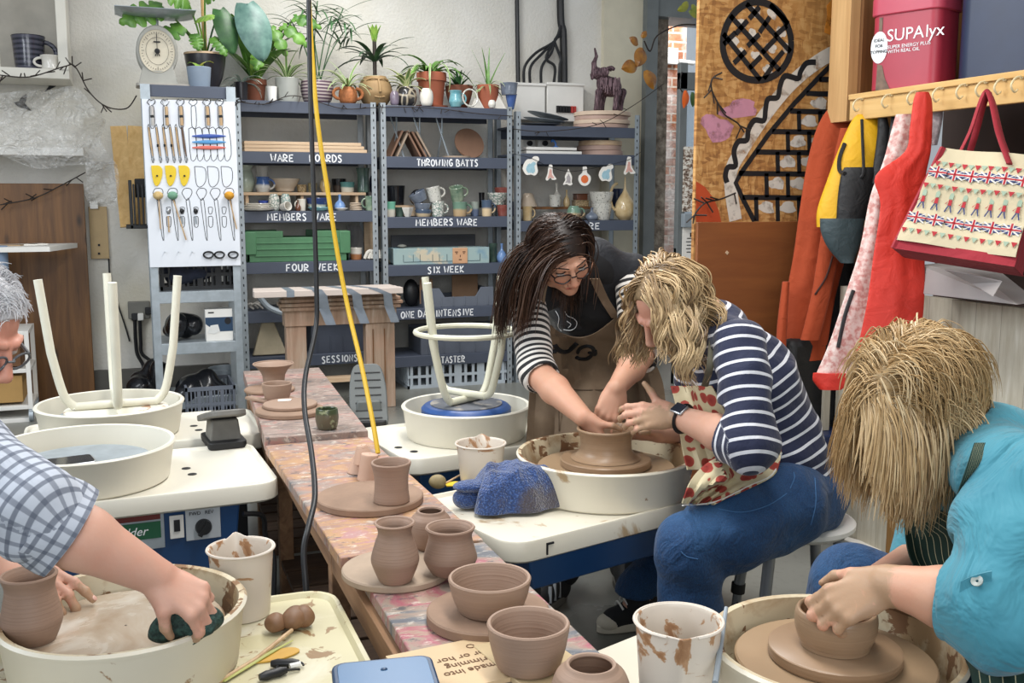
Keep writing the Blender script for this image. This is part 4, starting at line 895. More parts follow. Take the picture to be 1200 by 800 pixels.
on('bottle','powder blue shouldered bottle with thin black neck on the six week shelf','bottle',582,594,288,310,z,5.3,'bottle',g_pow)
p = aY(471,287,5.3); p[2] = z+.116; mb = MB(); mb.ell(p+UP*.012,(.035,.03,.014),14,8); tag(mb.build('stone',mat('grey_stone','#8f9088',.8)),'grey pebble lying on the pale blue trough','stone')
# throwing batts: round and square boards between wire dividers
z = 1.64
for k, x in enumerate((470, 497, 523)):
    mb = MB(); p = aY(x,180,5.33); q = np.array([p[0],5.33,z]); mb.tube([q+(-.075,0,.31),q+(-.07,0,.27),q+(.02,0,.004)],.006,6); mb.tube([q+(-.03,.0,.31),q+(-.03,.0,.18),q+(-.03,.12,.004)],.006,6)
    tag(mb.build('wire_divider',M_galv),('left','middle','right')[k]+' bent wire divider on the throwing batts shelf','wire divider','wire dividers')
M_brbat = mat('brown_bat', '#8b6a55', .7)
for k, (x, an, g) in enumerate(((463, -.45, 0), (470, -.45, 1), (483, .5, 0), (489, .52, 0), (494, .52, 1))):
    p = aY(x,180,5.36); q = np.array([p[0],5.4,z+.092]); mb = MB(); mb.box(q,(.014,.2,.2),RY(-an)); V = np.array(mb.v); V[:,2] += z+.001-V[:,2].min(); mb.v = V.tolist()
    tag(mb.build('throwing_bat',M_batg if g else M_brbat,bevel=.002),('leftmost dark square bat leaning right','pale edged square bat beside the leftmost one','square dark bat leaning left in the middle group','second square bat of the middle group','pale square bat at the right of the middle group')[k],'bat','square throwing bats')
p = aY(551,180,5.4); q = np.array([p[0],5.42,z]); mb = MB(); mb.lathe([(.002,-.008),(.115,-.008),(.118,0),(.115,.008),(.002,.008)],q+(0,0,.116),36,RY(.4)@RX(radians(66)),cap=False); V = np.array(mb.v); V[:,2] += z+.001-V[:,2].min(); mb.v = V.tolist()
tag(mb.build('throwing_bat',M_brbat),'round brown bat leaning at the right of the throwing batts shelf','bat')
p = aY(535,180,5.33); mb = MB(); mb.lathe([(.002,0),(.1,0),(.1,.012),(.002,.012)],(p[0],5.33,z+.001),30,cap=False); tag(mb.build('throwing_bat',M_batg),'round pale bat lying flat on the throwing batts shelf','bat')
# one day intensive shelf and below: grey crates
def slot_crate(label, x0, x1, yt, Z, Y, m, dY=.34, notch=True, name='crate'):
    a = aY(x0,400,Y)[0]; b = aY(x1,400,Y)[0]; h = (aY(500,yt,Y)[2]-Z); c = thing(name,label,'crate',((a+b)/2,Y+dY/2,Z)); w = b-a
    for nm, y in (('front', Y), ('back', Y+dY)):
        mb = MB()
        prof = [(0,0),(w,0),(w,h),(w*.82,h),(w*.74,h*.52),(w*.3,h*.52),(w*.22,h),(0,h)] if notch else [(0,0),(w,0),(w,h),(0,h)]
        mb.prism(prof, (a, y+.006, Z), (1, 0, 0), (0, 0, 1), .012)
        for k in range(6): mb.box((a+w*(.08+.168*k), y-.008, Z+h*.3), (.008, .006, h*.5))
        mb.build(nm+'_wall', m, c, smooth=False, bevel=.002)
    for x in (a+.006,b-.006): mb = MB(); mb.box((x,Y+dY/2,Z+h*.45),(.012,dY-.02,h*.9)); mb.build('side_wall',m,c,smooth=False,bevel=.002)
    mb = MB(); mb.box(((a+b)/2,Y+dY/2,Z+.008),(w-.03,dY-.03,.012)); mb.build('floor',m,c,smooth=False); return c
M_gcrate = mat('slate_crate','#656b76',.5,var=.08); M_lcrate = mat('pale_crate','#b9c3cb',.5,var=.06); M_dcrate = mat('dark_crate','#3c3f46',.5,var=.1)
slot_crate('slate grey notched crate on the one day intensive shelf', 497, 578, 338, .58, SY+.04, M_gcrate)
board('cardboard_sheet','brown card standing inside the slate grey notched crate',aY(530,350,5.4)[0],aY(560,350,5.4)[0],5.4,5.41,.8,.2,mat('brown_card','#8a6d54',.85))
board('cardboard_sheet','narrow brown card leaning at the left of the notched crate',aY(490,350,5.36)[0],aY(505,350,5.36)[0],5.31,5.32,.78,.18,mat('brown_card','#8a6d54',.85))
p = aY(482,365,5.36); p[2] = .58; mb = MB(); mb.ell(p+UP*.1,(.06,.06,.1),14,8); tag(mb.build('bag',M_black),'black bag at the left of the one day intensive shelf','bag')
slot_crate('dark grey closed crate on the taster shelf',493,600,386,.24,SY+.03,mat('grey_blue_crate','#5a606c',.45,var=.1),notch=False)
slot_crate('dark slate crate behind the mantel on the sessions shelf',365,452,372,.29,SY+.05,mat('grey_blue_crate2','#434854',.45,var=.1),notch=False)
cx = aY(540, 470, 5.22)[0]
def vent_crate(label, x0, x1, Y0, dY, h, m, Z=0.0, name='crate'):
    c = thing(name, label, 'crate', ((x0+x1)/2, Y0+dY/2, Z)); w = x1-x0
    for nm, y in (('front', Y0+.007), ('back', Y0+dY-.007)):
        mb = MB(); mb.box(((x0+x1)/2,y,Z+h*.94),(w,.014,h*.12)); mb.box(((x0+x1)/2,y,Z+h*.06),(w,.014,h*.12)); mb.box(((x0+x1)/2,y,Z+h*.45),(w,.012,h*.1)); nb = 13
        for k in range(nb): mb.box((x0+w*(k+.5)/nb,y,Z+h/2),(w/nb*.34 if k not in (3,6,9) else w/nb*.95,.011,h*.9))
        mb.build(nm+'_wall', m, c, smooth=False)
    for x in (x0+.007, x1-.007):
        mb = MB(); mb.box((x,Y0+dY/2,Z+h*.93),(.014,dY,h*.14)); mb.box((x,Y0+dY/2,Z+h*.07),(.014,dY,h*.14)); nb = 9
        for k in range(nb): mb.box((x, Y0+dY*(k+.5)/nb, Z+h/2), (.011, dY/nb*.4, h*.9))
        mb.build('side_wall', m, c, smooth=False)
    mb = MB(); mb.box(((x0+x1)/2,Y0+dY/2,Z+.008),(w-.02,dY-.02,.012)); mb.build('floor',m,c,smooth=False); return c
vent_crate('pale grey vented crate on the floor under the taster shelf',aY(478,450,5.22)[0],aY(594,450,5.22)[0],5.22,.4,.19,M_lcrate)
vent_crate('second pale crate at the right edge under the shelving',aY(598,450,5.3)[0],aY(640,450,5.3)[0],5.3,.36,.23,M_lcrate)
# ---- right bay
z = 1.19
board('riser','wooden step at the back of the right members shelf',1.78,2.6,5.42,5.62,z+.1,.018,M_woodd)
zr = z+.1
on('lidded_dish','pale conical lidded dish at the left of the right members shelf','dish',608,630,224,240,zr,5.47,'cone',g_bge,group=GL3,tilt=RX(pi))
on('bottle','slender white bottle vase beside the conical dish','bottle',646,658,212,240,zr,5.48,'bottle',g_wht,group=GL3)
on('cup','grey white wide cup in front of the slender bottle','cup',643,658,228,242,zr,5.43,'cup',g_spk,group=GL3)
on('bottle','small ochre bottle vase on the right members shelf','bottle',660,668,222,242,zr,5.45,'bottle',g_och,group=GL3)
for k in range(2):
    p = aY(680,236,5.48); p[2] = zr+.001+.05*k; mb = MB(); mb.box(p+UP*.022,(.11-.02*k,.08,.044)); mb.box(p+UP*.046,(.118-.02*k,.088,.006)); tag(mb.build('ceramic_box',g_brn if k else g_bufl,bevel=.004),('lower tan','upper dark')[k]+' ceramic box of the small pair on the right shelf','ceramic box',GL3)
on('bowl','upper speckled white bowl of the stacked pair','bowl',690,719,225,240,z+.115,5.34,'wide',g_spk,group=GL3)
on('bowl','lower speckled white bowl of the stacked pair','bowl',693,717,239,258,z,5.34,'wide',g_spk,group=GL3)
on('teapot','squat cream and green teapot near the black vest','teapot',664,681,241,258,z,5.29,'round',g_grnd,0,GL3)
on('bottle','round grey bottle between the teapot and the stacked bowls','bottle',686,701,243,258,z,5.28,'bottle',g_gry,group=GL3)
on('vase','large ochre gourd shaped vase with a thin neck','vase',720,744,207,258,z,5.3,'gourd',g_och,pi,GL3)
on('cup', 'dark navy cup behind the gourd vase', 'cup', 716, 730, 221, 242, zr, 5.5, 'cup', g_dkb, group=GL3)
on('mug','tan mug at the left post of the right members shelf','mug',612,624,241,258,z,5.3,'cup',g_och,0,GL3)
z = 1.675
for k in range(2):
    a = aY(617,190,5.25)[0]; b = aY(682-6*k,190,5.25)[0]; mb = MB(); mb.box(((a+b)/2,5.4,z+.012+.028*k),(b-a,.3,.022)); tag(mb.build('plastic_tray',M_white,bevel=.004),('lower','upper')[k]+' flat white tray on the right bay upper shelf','tray','flat white trays')
p = aY(651,180,5.3); p[2] = z+.052; mb = MB(); mb.tube(smooth_path([p+(0,0,.001),p+(.0,0,.03),p+(-.02,0,.05),p+(-.035,0,.04)],4),.008,8); mb.box(p+(0,0,.004),(.03,.03,.008)); tag(mb.build('clip',mat('blue_plastic','#3b6fb5',.4)),'small blue plastic clip on the white trays','clip')
def disc_stack(x0, x1, Z, Y, n, hs, label, m, grp):
    a = aY(x0, 200, Y)[0]; b = aY(x1, 200, Y)[0]; r = (b-a)/2; zz = Z; R3 = random.Random(x0)
    for k in range(n):
        rr = r*R3.uniform(.93,1); h = hs; mb = MB(); mb.lathe([(.002,0),(rr-.003,0),(rr,.003),(rr,h-.003),(rr-.003,h),(.002,h)],((a+b)/2+R3.uniform(-.01,.01),Y+.12,zz+.0005),40,cap=False); zz += h+.001
        tag(mb.build('throwing_bat',m[k % len(m)]),label % ('lowest','second','third','fourth','fifth')[k],'bat',grp)
    return ((a+b)/2, Y+.12, zz)
M_pinkb = mat('pinkish_ply', '#b79a8d', .7, var=.1); M_paleb = mat('pale_ply', '#d0b9a3', .7, var=.1)
disc_stack(685,735,z,5.3,3,.036,'%s round bat from the bottom on the right bay upper shelf',[M_pinkb,M_pinkb,M_woodx],'round bats on the upper right shelf')
z = 1.875
et = disc_stack(681,742,z,5.29,4,.03,'%s round bat from the bottom in the stack under the elephant',[M_pinkb,M_paleb],'round bats under the elephant')
for k in range(3):
    p = aY(636+4*k,145,5.36); mb = MB(); R3 = RY(.1*k)@RX(.05); mb.lathe([(.002,0),(.1,0),(.155,.014),(.158,.018),(.15,.018),(.098,.006),(.002,.006)],(p[0],5.4,z+.012+.03*k),36,R3,cap=False); tag(mb.build('metal_lid',M_steel if k != 1 else M_galv),('lowest','middle','top')[k]+' dull metal dish lid stacked on the right bay top','lid','metal lids')
# switches on the wall behind the right bay
for k, x in enumerate((619, 637)):
    p = aY(x,168,WY-.02); s_ = thing('wall_switch',('left','right')[k]+' grey rotary switch on the wall behind the right bay','switch',p,'wall switches'); mb = MB(); mb.box(p,(.1,.04,.11)); mb.build('plate',M_white,s_,bevel=.004); mb = MB(); mb.lathe([(.02,-.02),(.02,.02)],p-(0,.025,0),16,RX(pi/2)); mb.build('knob',M_black,s_)
# fuse boxes and cables on the wall
for k, (x0, x1, yt, yb) in enumerate(((604, 638, 98, 140), (640, 683, 98, 142))):
    a = aY(x0,yb,WY-.1); b = aY(x1,yt,WY-.1); c = (a+b)/2; fb = thing('fuse_box',('plain white fuse box left of the one with red breakers','white fuse box with a row of breakers behind the elephant')[k],'fuse box',(c[0],WY-.05,c[2]),'fuse boxes')
    mb = MB(); mb.box((c[0],WY-.06,c[2]),(b[0]-a[0],.12,b[2]-a[2])); mb.build('case',M_white,fb,bevel=.006)
    mb = MB(); mb.box((c[0],WY-.124,b[2]-.012),(b[0]-a[0]+.01,.015,.02)); mb.build('lid_edge',M_white,fb,bevel=.003)
    if k:
        for q in range(7): mb = MB(); mb.box((c[0]-.07+.024*q,WY-.128,c[2]-.055),(.018,.016,.05)); mb.build('breaker',M_black if q < 5 else mat('breaker_red','#b8413c',.5),fb)
def cable(name, label, pts, r, m, n=8, cat='cable', grp=None, sm=6):
    mb = MB(); mb.tube(smooth_path(pts, sm), r, n); return tag(mb.build(name, m), label, cat, grp)
cy_ = WY-.03
cable('pipe','thin black vertical pipe on the wall left of the fuse boxes',[aY(605,-60,cy_),aY(606,20,cy_),aY(607,97,cy_)],.017,M_black,cat='pipe')
cable('pipe','thick black vertical pipe feeding the fuse boxes',[aY(656,-60,cy_),aY(657,20,cy_),aY(660,40,cy_),aY(661,97,cy_)],.03,M_black,cat='pipe')
for k, (x, m_) in enumerate(((614, 622), (621, 630), (634, 640), (649, 640), (655, 657))):
    cable('cable',('leftmost','second','third','fourth','rightmost')[k]+' black cable curving from the thick pipe to the fuse boxes',[aY(657,30+k*3,cy_-.02),aY(650,48,cy_-.04),aY(m_+6 if k < 3 else m_,62 if k < 3 else 68,cy_-.05),aY(x+1,78,cy_-.06),aY(x,97,cy_-.06)],.011,M_black,grp='fuse box cables')
# elephant sculpture
sc_x, sc_y, sc_z = et
ep = np.array([sc_x-.0, sc_y-.02, sc_z]); k_ = depth(ep)/FPX
def E_(x, y, dy=0): p = aY(x, y, ep[1]+dy); return p
el = Body(.006)
el.ell(E_(716, 102), (.085, .06, .075), None, .02); el.ell(E_(708, 98), (.06, .055, .07), None, .02)
for x,dy in ((700,-.035),(706,.035),(722,-.035),(728,.035)): el.chain([E_(x+2,108,dy),E_(x,118,dy),E_(x-1,127,dy)],[.03,.02,.021],.01); el.ell(E_(x-1,128.5,dy),(.024,.024,.008),None,.004)
el.ell(E_(700,86),(.05,.045,.045),None,.015); el.chain([E_(697,84),E_(696,74),E_(699,66),E_(697,57)],[.026,.018,.012,.008],.008); el.chain([E_(697,84),E_(694,92),E_(692,87)],[.014,.01,.006],.006)
mb_el = el; eo = thing('sculpture','dark elephant sculpture with raised trunk standing on a stack of bats','sculpture',(ep[0],ep[1],sc_z))
t = NT('scrap_strips'); f = t.noise(10,5,t.co((14,14,2))); t.col(t.ramp(f,[(.35,'#1d191b'),(.5,'#5a4048'),(.65,'#8a7378')])); t.set(.5,.3); t.bump(f,.8,.015); M_el = t.m
el.build('body', M_el, eo)
for sy in (-1, 1):
    mb = MB(); c = E_(708,84,.05*sy); mb.ell(c,(.04,.01,.035),14,8,RZ(.4*sy)@RY(.3)); mb.tube(smooth_path([c+(.02,0,.02),c+(.05,.02*sy,.03),c+(.075,.02*sy,.012)],4),[.014]*8+[.006],7); mb.build('ear',M_el,eo)
mb = MB(); R2 = random.Random(1)
for k in range(70):
    a = R2.uniform(0,2*pi); q = E_(714,100)+np.array([.085*cos(a),.062*sin(a),R2.uniform(-.03,.05)]); mb.tube([q+(0,0,.02),q+np.array([.008*cos(a),.008*sin(a),-.045])],.004,4)
mb.build('strip_coat', mat('purple_brown_strips', '#7a5f66', .6, var=.3, vs=30), eo)
# ------------------------------------------------------------------ paper animals on a string
A0 = [(622,195,11,'blue'),(645,203,8,'pink'),(666,208,8,'grey'),(685,207,9,'orange'),(710,203,10,'blue'),(737,195,9,'pink')]
lb = ['leftmost blue and white paper cut-out on the string','white paper cut-out with a pale pink base, second from the left','white paper cut-out with a grey middle, third from the left','white paper flask shape with a round orange middle','second blue and white paper cut-out, right of the orange one','rightmost white paper cut-out with a pink lower edge']
shp = {'blue': [(-1,-.25),(-.85,.25),(-.45,.7),(.05,.75),(.35,1.0),(.85,1.0),(1,.65),(.72,.4),(.75,0),(.85,-.5),(.5,-.9),(0,-.8),(-.5,-.85),(-.8,-.6)],'pink': [(-.2,1.2),(.3,1.1),(.35,.2),(.6,-.3),(1,-.8),(.3,-.9),(.0,-.6),(-.5,-1),(-.8,-.8),(-.5,-.1),(-.4,.6)],
       'grey': [(0,1.2),(.35,.6),(.6,.1),(.55,-.6),(.7,-.9),(.2,-1.1),(-.3,-.9),(-.9,-1),(-.5,-.3),(-.6,.1),(-.4,.5)],'orange': [(-.3,1.2),(.3,1.2),(.35,.5),(.85,.1),(.9,-.5),(.4,-1.05),(-.4,-1.05),(-.9,-.5),(-.85,.1),(-.35,.5)]}
Mo = {'blue': mat('print_sky','#9fc4d0',.8,var=.1,vs=40),'pink': mat('print_rose','#d9a79c',.8,var=.15,vs=40),'grey': mat('print_grey','#a9a2a3',.8,var=.2,vs=40),'orange': mat('print_coral','#e0703c',.8,var=.1,vs=40)}
for (x, y, r, c), l_ in zip(A0, lb):
    p = aY(x,y,SY-.03); R_ = r*1.05*depth(p)/FPX; g = thing('paper_ornament',l_,'ornament',p,'paper ornaments on a string')
    P = smooth_path([(a*R_*.9, b*R_) for a, b in shp[c]]+[(shp[c][0][0]*R_*.9, shp[c][0][1]*R_)], 3)[:-1]
    mb = MB(); mb.prism([tuple(q) for q in P],p,(1,0,0),(0,0,1),.0025); mb.build('paper',M_paper,g,smooth=False)
    mb = MB(); s_ = .62 if c != 'orange' else .0
    if s_: mb.prism([tuple(q*s_*(.95+.1*sin(3*i))+np.array([0,-.15*R_])) for i,q in enumerate(P)],p-(0,.0026,0),(1,0,0),(0,0,1),.0008)
    else: mb.prism([(.5*R_*cos(a),.5*R_*sin(a)-.3*R_) for a in np.linspace(0,2*pi,20)[:-1]],p-(0,.0026,0),(1,0,0),(0,0,1),.0008)
    mb.build('print', Mo[c], g, smooth=False)
def wire(label, pts, r, m, twigs=0, name='string'):
    P = smooth_path(pts, 7); mb = MB(); mb.tube(P, r, 5); R3 = random.Random(len(pts))
    for k in range(twigs):
        i = R3.randrange(1,len(P)-1); d = np.array([R3.uniform(-1,1),R3.uniform(-.4,.4),R3.uniform(-1,.6)]); d /= np.linalg.norm(d); mb.tube([P[i],P[i]+d*r*14],r*.9,4)
    return tag(mb.build(name, m), label, 'string')
wire('thin string holding the paper ornaments across the right bay',[aY(601,180,SY-.035)]+[aY(x,y-r*.9,SY-.035) for x,y,r,c in A0]+[aY(751,178,SY-.035)],.0018,M_ink)
M_twig = mat('dark_wire', '#2a211b', .7)
wire('wire of unlit fairy lights drooping along the right bay top shelf',[aY(601,151,SY-.04),aY(640,154,SY-.04),aY(700,146,SY-.05),aY(740,125,SY-.04),aY(778,98,SY-.06)],.003,M_twig,10,'fairy_lights')
wire('wire of unlit fairy lights along the edge of the top left shelves',[aY(272,118,SY-.02),aY(310,122,SY-.02),aY(345,112,SY-.02),aY(400,127,SY-.02),aY(440,126,SY-.02),aY(500,126,SY-.02),aY(560,133,SY-.02),aY(601,136,SY-.02)],.003,M_twig,34,'fairy_lights')
wire('wire of unlit fairy lights hanging from the white cupboard to the tool board',[aY(0,88,5.2),aY(35,90,5.2),aY(75,78,5.15),aY(88,78,5.1),aY(105,108,5.0),aY(125,125,4.9),aY(148,127,4.8),aY(160,112,4.75)],.004,M_twig,22,'fairy_lights')
wire('wire of unlit fairy lights crossing the brown wooden panel',[aY(0,240,5.55),aY(40,232,5.55),aY(70,218,5.55),aY(100,202,5.5)],.004,M_twig,9,'fairy_lights')
wire('dark thorny twig wire winding down the left edge of the graffiti board',[aY(846,85,PY-.02),aY(835,92,PY-.02),aY(834,105,PY-.02),aY(842,122,PY-.02),aY(850,135,PY-.02),aY(864,144,PY-.02),aY(872,155,PY-.02)],.0035,M_twig,9,'twig_wire')
wire('dark thorny twig wire curling beside the red painted quarter circle',[aY(812,262,PY-.03),aY(815,250,PY-.03),aY(826,238,PY-.03),aY(845,233,PY-.03),aY(862,226,PY-.03)],.0035,M_twig,8,'twig_wire')
# leaves hanging at the doorway
def flat_leaf(mb, c, L, W, d, n, fold=.15):
    d = np.asarray(d,float); d /= np.linalg.norm(d); n = np.asarray(n,float); n = n-d*(n@d); n /= np.linalg.norm(n); s_ = np.cross(d,n); P = []
    for i in range(9):
        t = i/8; w = W*(sin(pi*min(1,t*.93+.07))**.75); P.append([np.asarray(c)+d*L*t+s_*w*q/2+n*(-fold*W*abs(q)+.12*L*sin(pi*t)) for q in (-1,-.5,0,.5,1)])
    mb.grid(np.array(P), .0015)
M_lor = glaze('begonia_leaf','#a8721f','#7d4a1c',rough=.4); M_lyl = glaze('yellow_green_leaf','#9d9a2c','#6f7f2a',rough=.4)
lv = thing('hanging_plant','trailing stem with orange brown round leaves beside the door post','plant',aY(752,60,5.3))
mb = MB(); mb.tube(smooth_path([aY(815,29,5.2),aY(795,30,5.25),aY(770,42,5.3),aY(762,60,5.3),aY(755,48,5.28)],5),.006,6); mb.build('stem',M_twig,lv)
for (x,y,l_,a) in ((748,52,.09,2.6),(753,56,.15,-1.9),(747,76,.14,-2.9),(758,82,.15,-1.2),(752,44,.06,.9)):
    mb = MB(); flat_leaf(mb,aY(x,y,5.28),l_,l_*.75,(cos(a),-.15,sin(a)),(.1,-1,.2)); mb.build('leaf',M_lor,lv)
lv = thing('hanging_plant','small orange and green leaf sprig at the edge of the graffiti board','plant',aY(806,118,4.6))
mb = MB(); mb.tube(smooth_path([aY(800,82,Yd+.0),aY(797,92,4.66),aY(795,100,4.6),aY(800,108,4.6)],4),.004,6); mb.build('stem',M_twig,lv)
mb = MB(); flat_leaf(mb,aY(804,106,4.58),.12,.055,(-.1,0,-1),(0,-1,0)); mb.build('leaf',mat('orange_leaf','#d9601d',.4,var=.1),lv)
mb = MB(); flat_leaf(mb,aY(812,108,4.6),.1,.05,(.05,0,-1),(0,-1,.2)); mb.build('leaf',mat('green_leaf_dark','#3d5a2c',.4,var=.15),lv)
lv = thing('hanging_plant', 'yellow green leaves at the top of the doorway', 'plant', aY(811, 10, 5.2))
for (x,y,a) in ((806,2,-2.2),(812,5,-1.2),(808,12,-.6),(806,8,-2.8)): mb = MB(); flat_leaf(mb,aY(x,y,5.2),.09,.055,(cos(a),0,sin(a)),(0,-1,.2)); mb.build('leaf',M_lyl,lv)
# ------------------------------------------------------------------ plants on the top shelves
def leaf_mat(name, c1, c2, edge=None, rough=.4):
    t = NT(name); a = t.xyz(t.co(attr='st')); f = t.noise(14, 3)
    c = t.ramp(f, [(.3, c1), (.7, c2)])
    if edge: e = t.math('ABSOLUTE',t.math('SUBTRACT',a[1],.5)); c = t.mix(t.ramp(e,[(edge[1],0.),(edge[1]+.06,1.)]),c,edge[0])
    t.col(c); t.set(rough, spec=.4); t.b.inputs['Subsurface Weight'].default_value = .0; return t.m
L_gr = leaf_mat('leaf_green','#3f6a2f','#6d9a3e'); L_dk = leaf_mat('leaf_dark_green','#24432a','#416a3c'); L_lt = leaf_mat('leaf_light_green','#6d9a3a','#a3be5a'); L_bl = leaf_mat('leaf_blue_green','#42625c','#6a8b80'); L_sil = leaf_mat('leaf_silver','#7d8f84','#b3bfb2')
L_sp = leaf_mat('leaf_spider','#5c8646','#7ba05a',('#cdd3a8',.3)); L_var = leaf_mat('leaf_variegated','#5d8446','#86a35a',('#d4d6a0',.22)); L_dr = leaf_mat('leaf_dracaena','#20382a','#3b5b38')
def strap(mb, base, az, L, W, el0, droop, n=9, wmax=.4, tip=.04):
    """one arching strap leaf"""
    h = np.array([cos(az),sin(az),0]); s_ = np.array([-sin(az),cos(az),0]); p = np.asarray(base,float); e = el0; P = []
    for i in range(n+1):
        t = i/n; w = W*(max(tip,sin(pi*(.12+.88*t)))**.8 if wmax < 1 else 1-t*.9); P.append([p+s_*w*q/2+UP*(.12*w*abs(q)) for q in (-1,-.35,.35,1)])
        p = p+(h*cos(e)+UP*sin(e))*L/n; e -= droop/n
    mb.grid(np.array(P), .0012)
def plant_thing(name, label, x, yb, Z, Y, grp='potted plants on the top shelves'):
    p = aY(x, yb, Y); p[2] = Z; return thing(name, label, 'plant', p, grp), p
def pot_part(pl, p, x0, x1, yt, yb, kind, m, soil=True, nm='pot'):
    k = depth(p)/FPX; R = (x1-x0)/2*k; Hh = (yb-yt)*k*.97; mb = MB(); mb.lathe(pot_profile(kind,R,Hh),p,30,cap=False); mb.build(nm,m,pl)
    if soil: mb = MB(); rt = PR[kind][-1][0]*R*.86; mb.lathe([(.002,0),(rt,0),(rt,.01),(.002,.016)],p+UP*(Hh*.86),20,cap=False); mb.build('soil',M_soil,pl)
    return p+UP*Hh*.88, R, Hh
PYr = 5.38; PZ = 1.991
M_terra = mat('terracotta','#a45c42',.75,var=.1,vs=6); M_terrab = mat('brown_terracotta','#7d4934',.75,var=.12); M_gryp = mat('grey_white_glaze','#a9aba4',.35,var=.06); M_dkp = mat('dark_glazed_planter','#26252a',.3,var=.2); M_zinc = mat('blue_grey_pot','#8593a3',.4,var=.06)
R2 = random.Random(11)
UZ = aY(216, 103, 4.95)[2]
# split-leaf climber on the tool-board unit
def lobed(mb, c, L, W, d, n, lobes=4):
    d = np.asarray(d,float); d /= np.linalg.norm(d); n = np.asarray(n,float); n = n-d*(n@d); n /= np.linalg.norm(n); s_ = np.cross(d,n); P = []
    m = 34
    for i in range(m+1):
        t = i/m; w = W*sin(pi*min(1,.1+.9*t))**.6*(1-.45*abs(sin(pi*lobes*t))**6*(t > .12)); P.append([np.asarray(c)+d*L*(t-.1*abs(q)*(1-t))+s_*w*q/2+n*(-.12*W*q*q-.25*L*t*t) for q in (-1,-.6,-.15,.15,.6,1)])
    mb.grid(np.array(P), .0015)
pl,p = plant_thing('climbing_plant','big split leaf plant in a dark planter on the tool board unit',242,105,UZ,5.12)
top, R, Hh = pot_part(pl, p, 219, 266, 62, 104, 'bowl', M_dkp)
mb = MB(); mb.lathe([(R*.93,Hh),(R*1.02,Hh),(R*1.02,Hh+.012),(R*.93,Hh+.012),(R*.93,Hh)],p,30,cap=False); mb.build('rim',M_woodx,pl)
mb = MB(); mb.tube([top, top+(.0, 0, .55)], .014, 8); mb.build('cane', M_woody, pl)
for (x1,y1,L,W,d,kk) in ((190,8,.26,.2,(-1,-.3,-.25),0),(212,30,.2,.14,(-.9,-.4,-.55),0),(222,6,.22,.18,(-.4,-.4,.3),0),(258,12,.26,.14,(.35,-.3,-1),1),(228,40,.1,.09,(.2,-.5,-.8),0),(250,44,.13,.09,(.7,-.5,-.8),0),(240,-4,.2,.16,(.2,-.5,.3),0),(290,5,.34,.22,(.3,-.4,-1),2),(232,22,.16,.12,(.2,-.6,.1),3)):
    q = aY(x1,y1,5.0); mb = MB(); mb.tube(smooth_path([top,(top+q)/2+(0,0,.03),q],5),.006,6); lobed(mb,q,L,W,d,(d[0]*.2,-1,.6),5 if kk in (0,3) else 0); mb.build('leaf',(L_gr,L_dk,L_bl,L_lt)[kk],pl)
pl,p = plant_thing('potted_plant','tiny seedling in a blue grey tin pot beside the scales',234,105,UZ,4.93)
top, R, Hh = pot_part(pl, p, 221, 249, 80, 104, 'bucket', M_zinc)
for a,L in ((2.5,.1),(.3,.12),(1.2,.08)): mb = MB(); strap(mb,top,a,L,.05,1.2,1.6); mb.build('leaf',L_lt if a != .3 else leaf_mat('leaf_yellowing','#b3a93f','#8fa04a'),pl)
# plants on the left bay
def tufted(label,name,x,x0,x1,yt,yb,kind,mp,n,L,W,lm,el=(0.5,1.4),dr=(1.2,2.4),Y=PYr,lift=0,soil=True,z=PZ,both=None):
    pl,p = plant_thing(name,label,x,yb,z,Y); top,R,Hh = pot_part(pl,p,x0,x1,yt,yb,kind,mp,soil)
    for k in range(n):
        mb = MB(); strap(mb,top+UP*lift,2*pi*k/n*1.618+R2.uniform(-.3,.3),L*R2.uniform(.7,1.1),W*R2.uniform(.8,1.1),R2.uniform(*el),R2.uniform(*dr)); mb.build('leaf',lm,pl)
    return pl, top, R
pl,top,R = tufted('bright green bird nest fern in a brown pot at the top shelf left end','potted_fern',300,288,314,89,116,'plantpot',M_terrab,15,.52,.12,L_gr,(.9,1.45),(.2,1.2),5.42)
for k in range(6): mb = MB(); strap(mb, top, -1.2+.5*k, .42, .13, 1.2, .5); mb.build('leaf', L_lt, pl)
for (x1,y1,L,d) in ((318,32,.2,(.5,-.5,-.9)),(332,30,.2,(.9,-.4,-.6)),(303,62,.13,(-.2,-.7,-.7)),(345,20,.18,(.9,-.3,-.2))): mb = MB(); q = aY(x1,y1,5.25); mb.tube(smooth_path([top,(top+q)/2,q],4),.005,6); lobed(mb,q,L,.1,d,(0,-1,.5),3); mb.build('leaf',L_gr,pl)
pl,top,R = tufted('low silvery fern in a small dark pot before the bird nest fern','potted_fern',283,276,292,96,117,'cup',M_dkp,16,.2,.018,L_sil,(.2,1.0),(1.2,2.2),5.26)
on('cup','little white cup on the top shelf with a glass beside it','cup',313,325,98,115,PZ,5.26,'cup',M_white)
on('glass','small clear glass right of the little white cup','glass',322,329,100,115,PZ,5.3,'cup',M_glass)
tufted('spider plant in a grey white pot between the white cup and striped basket','spider_plant',337,323,351,90,118,'bucket',M_gryp,26,.27,.018,L_sp,(.6,1.45),(.6,2.0),5.3)
pl,p = plant_thing('potted_plant','tall thin leaved umbrella plant in a purple striped basket',372,120,PZ,5.34)
top,R,Hh = pot_part(pl,p,354,392,93,119,'basket',glaze('striped_basket','#b8aba6','#5c4554','band',rough=.8))
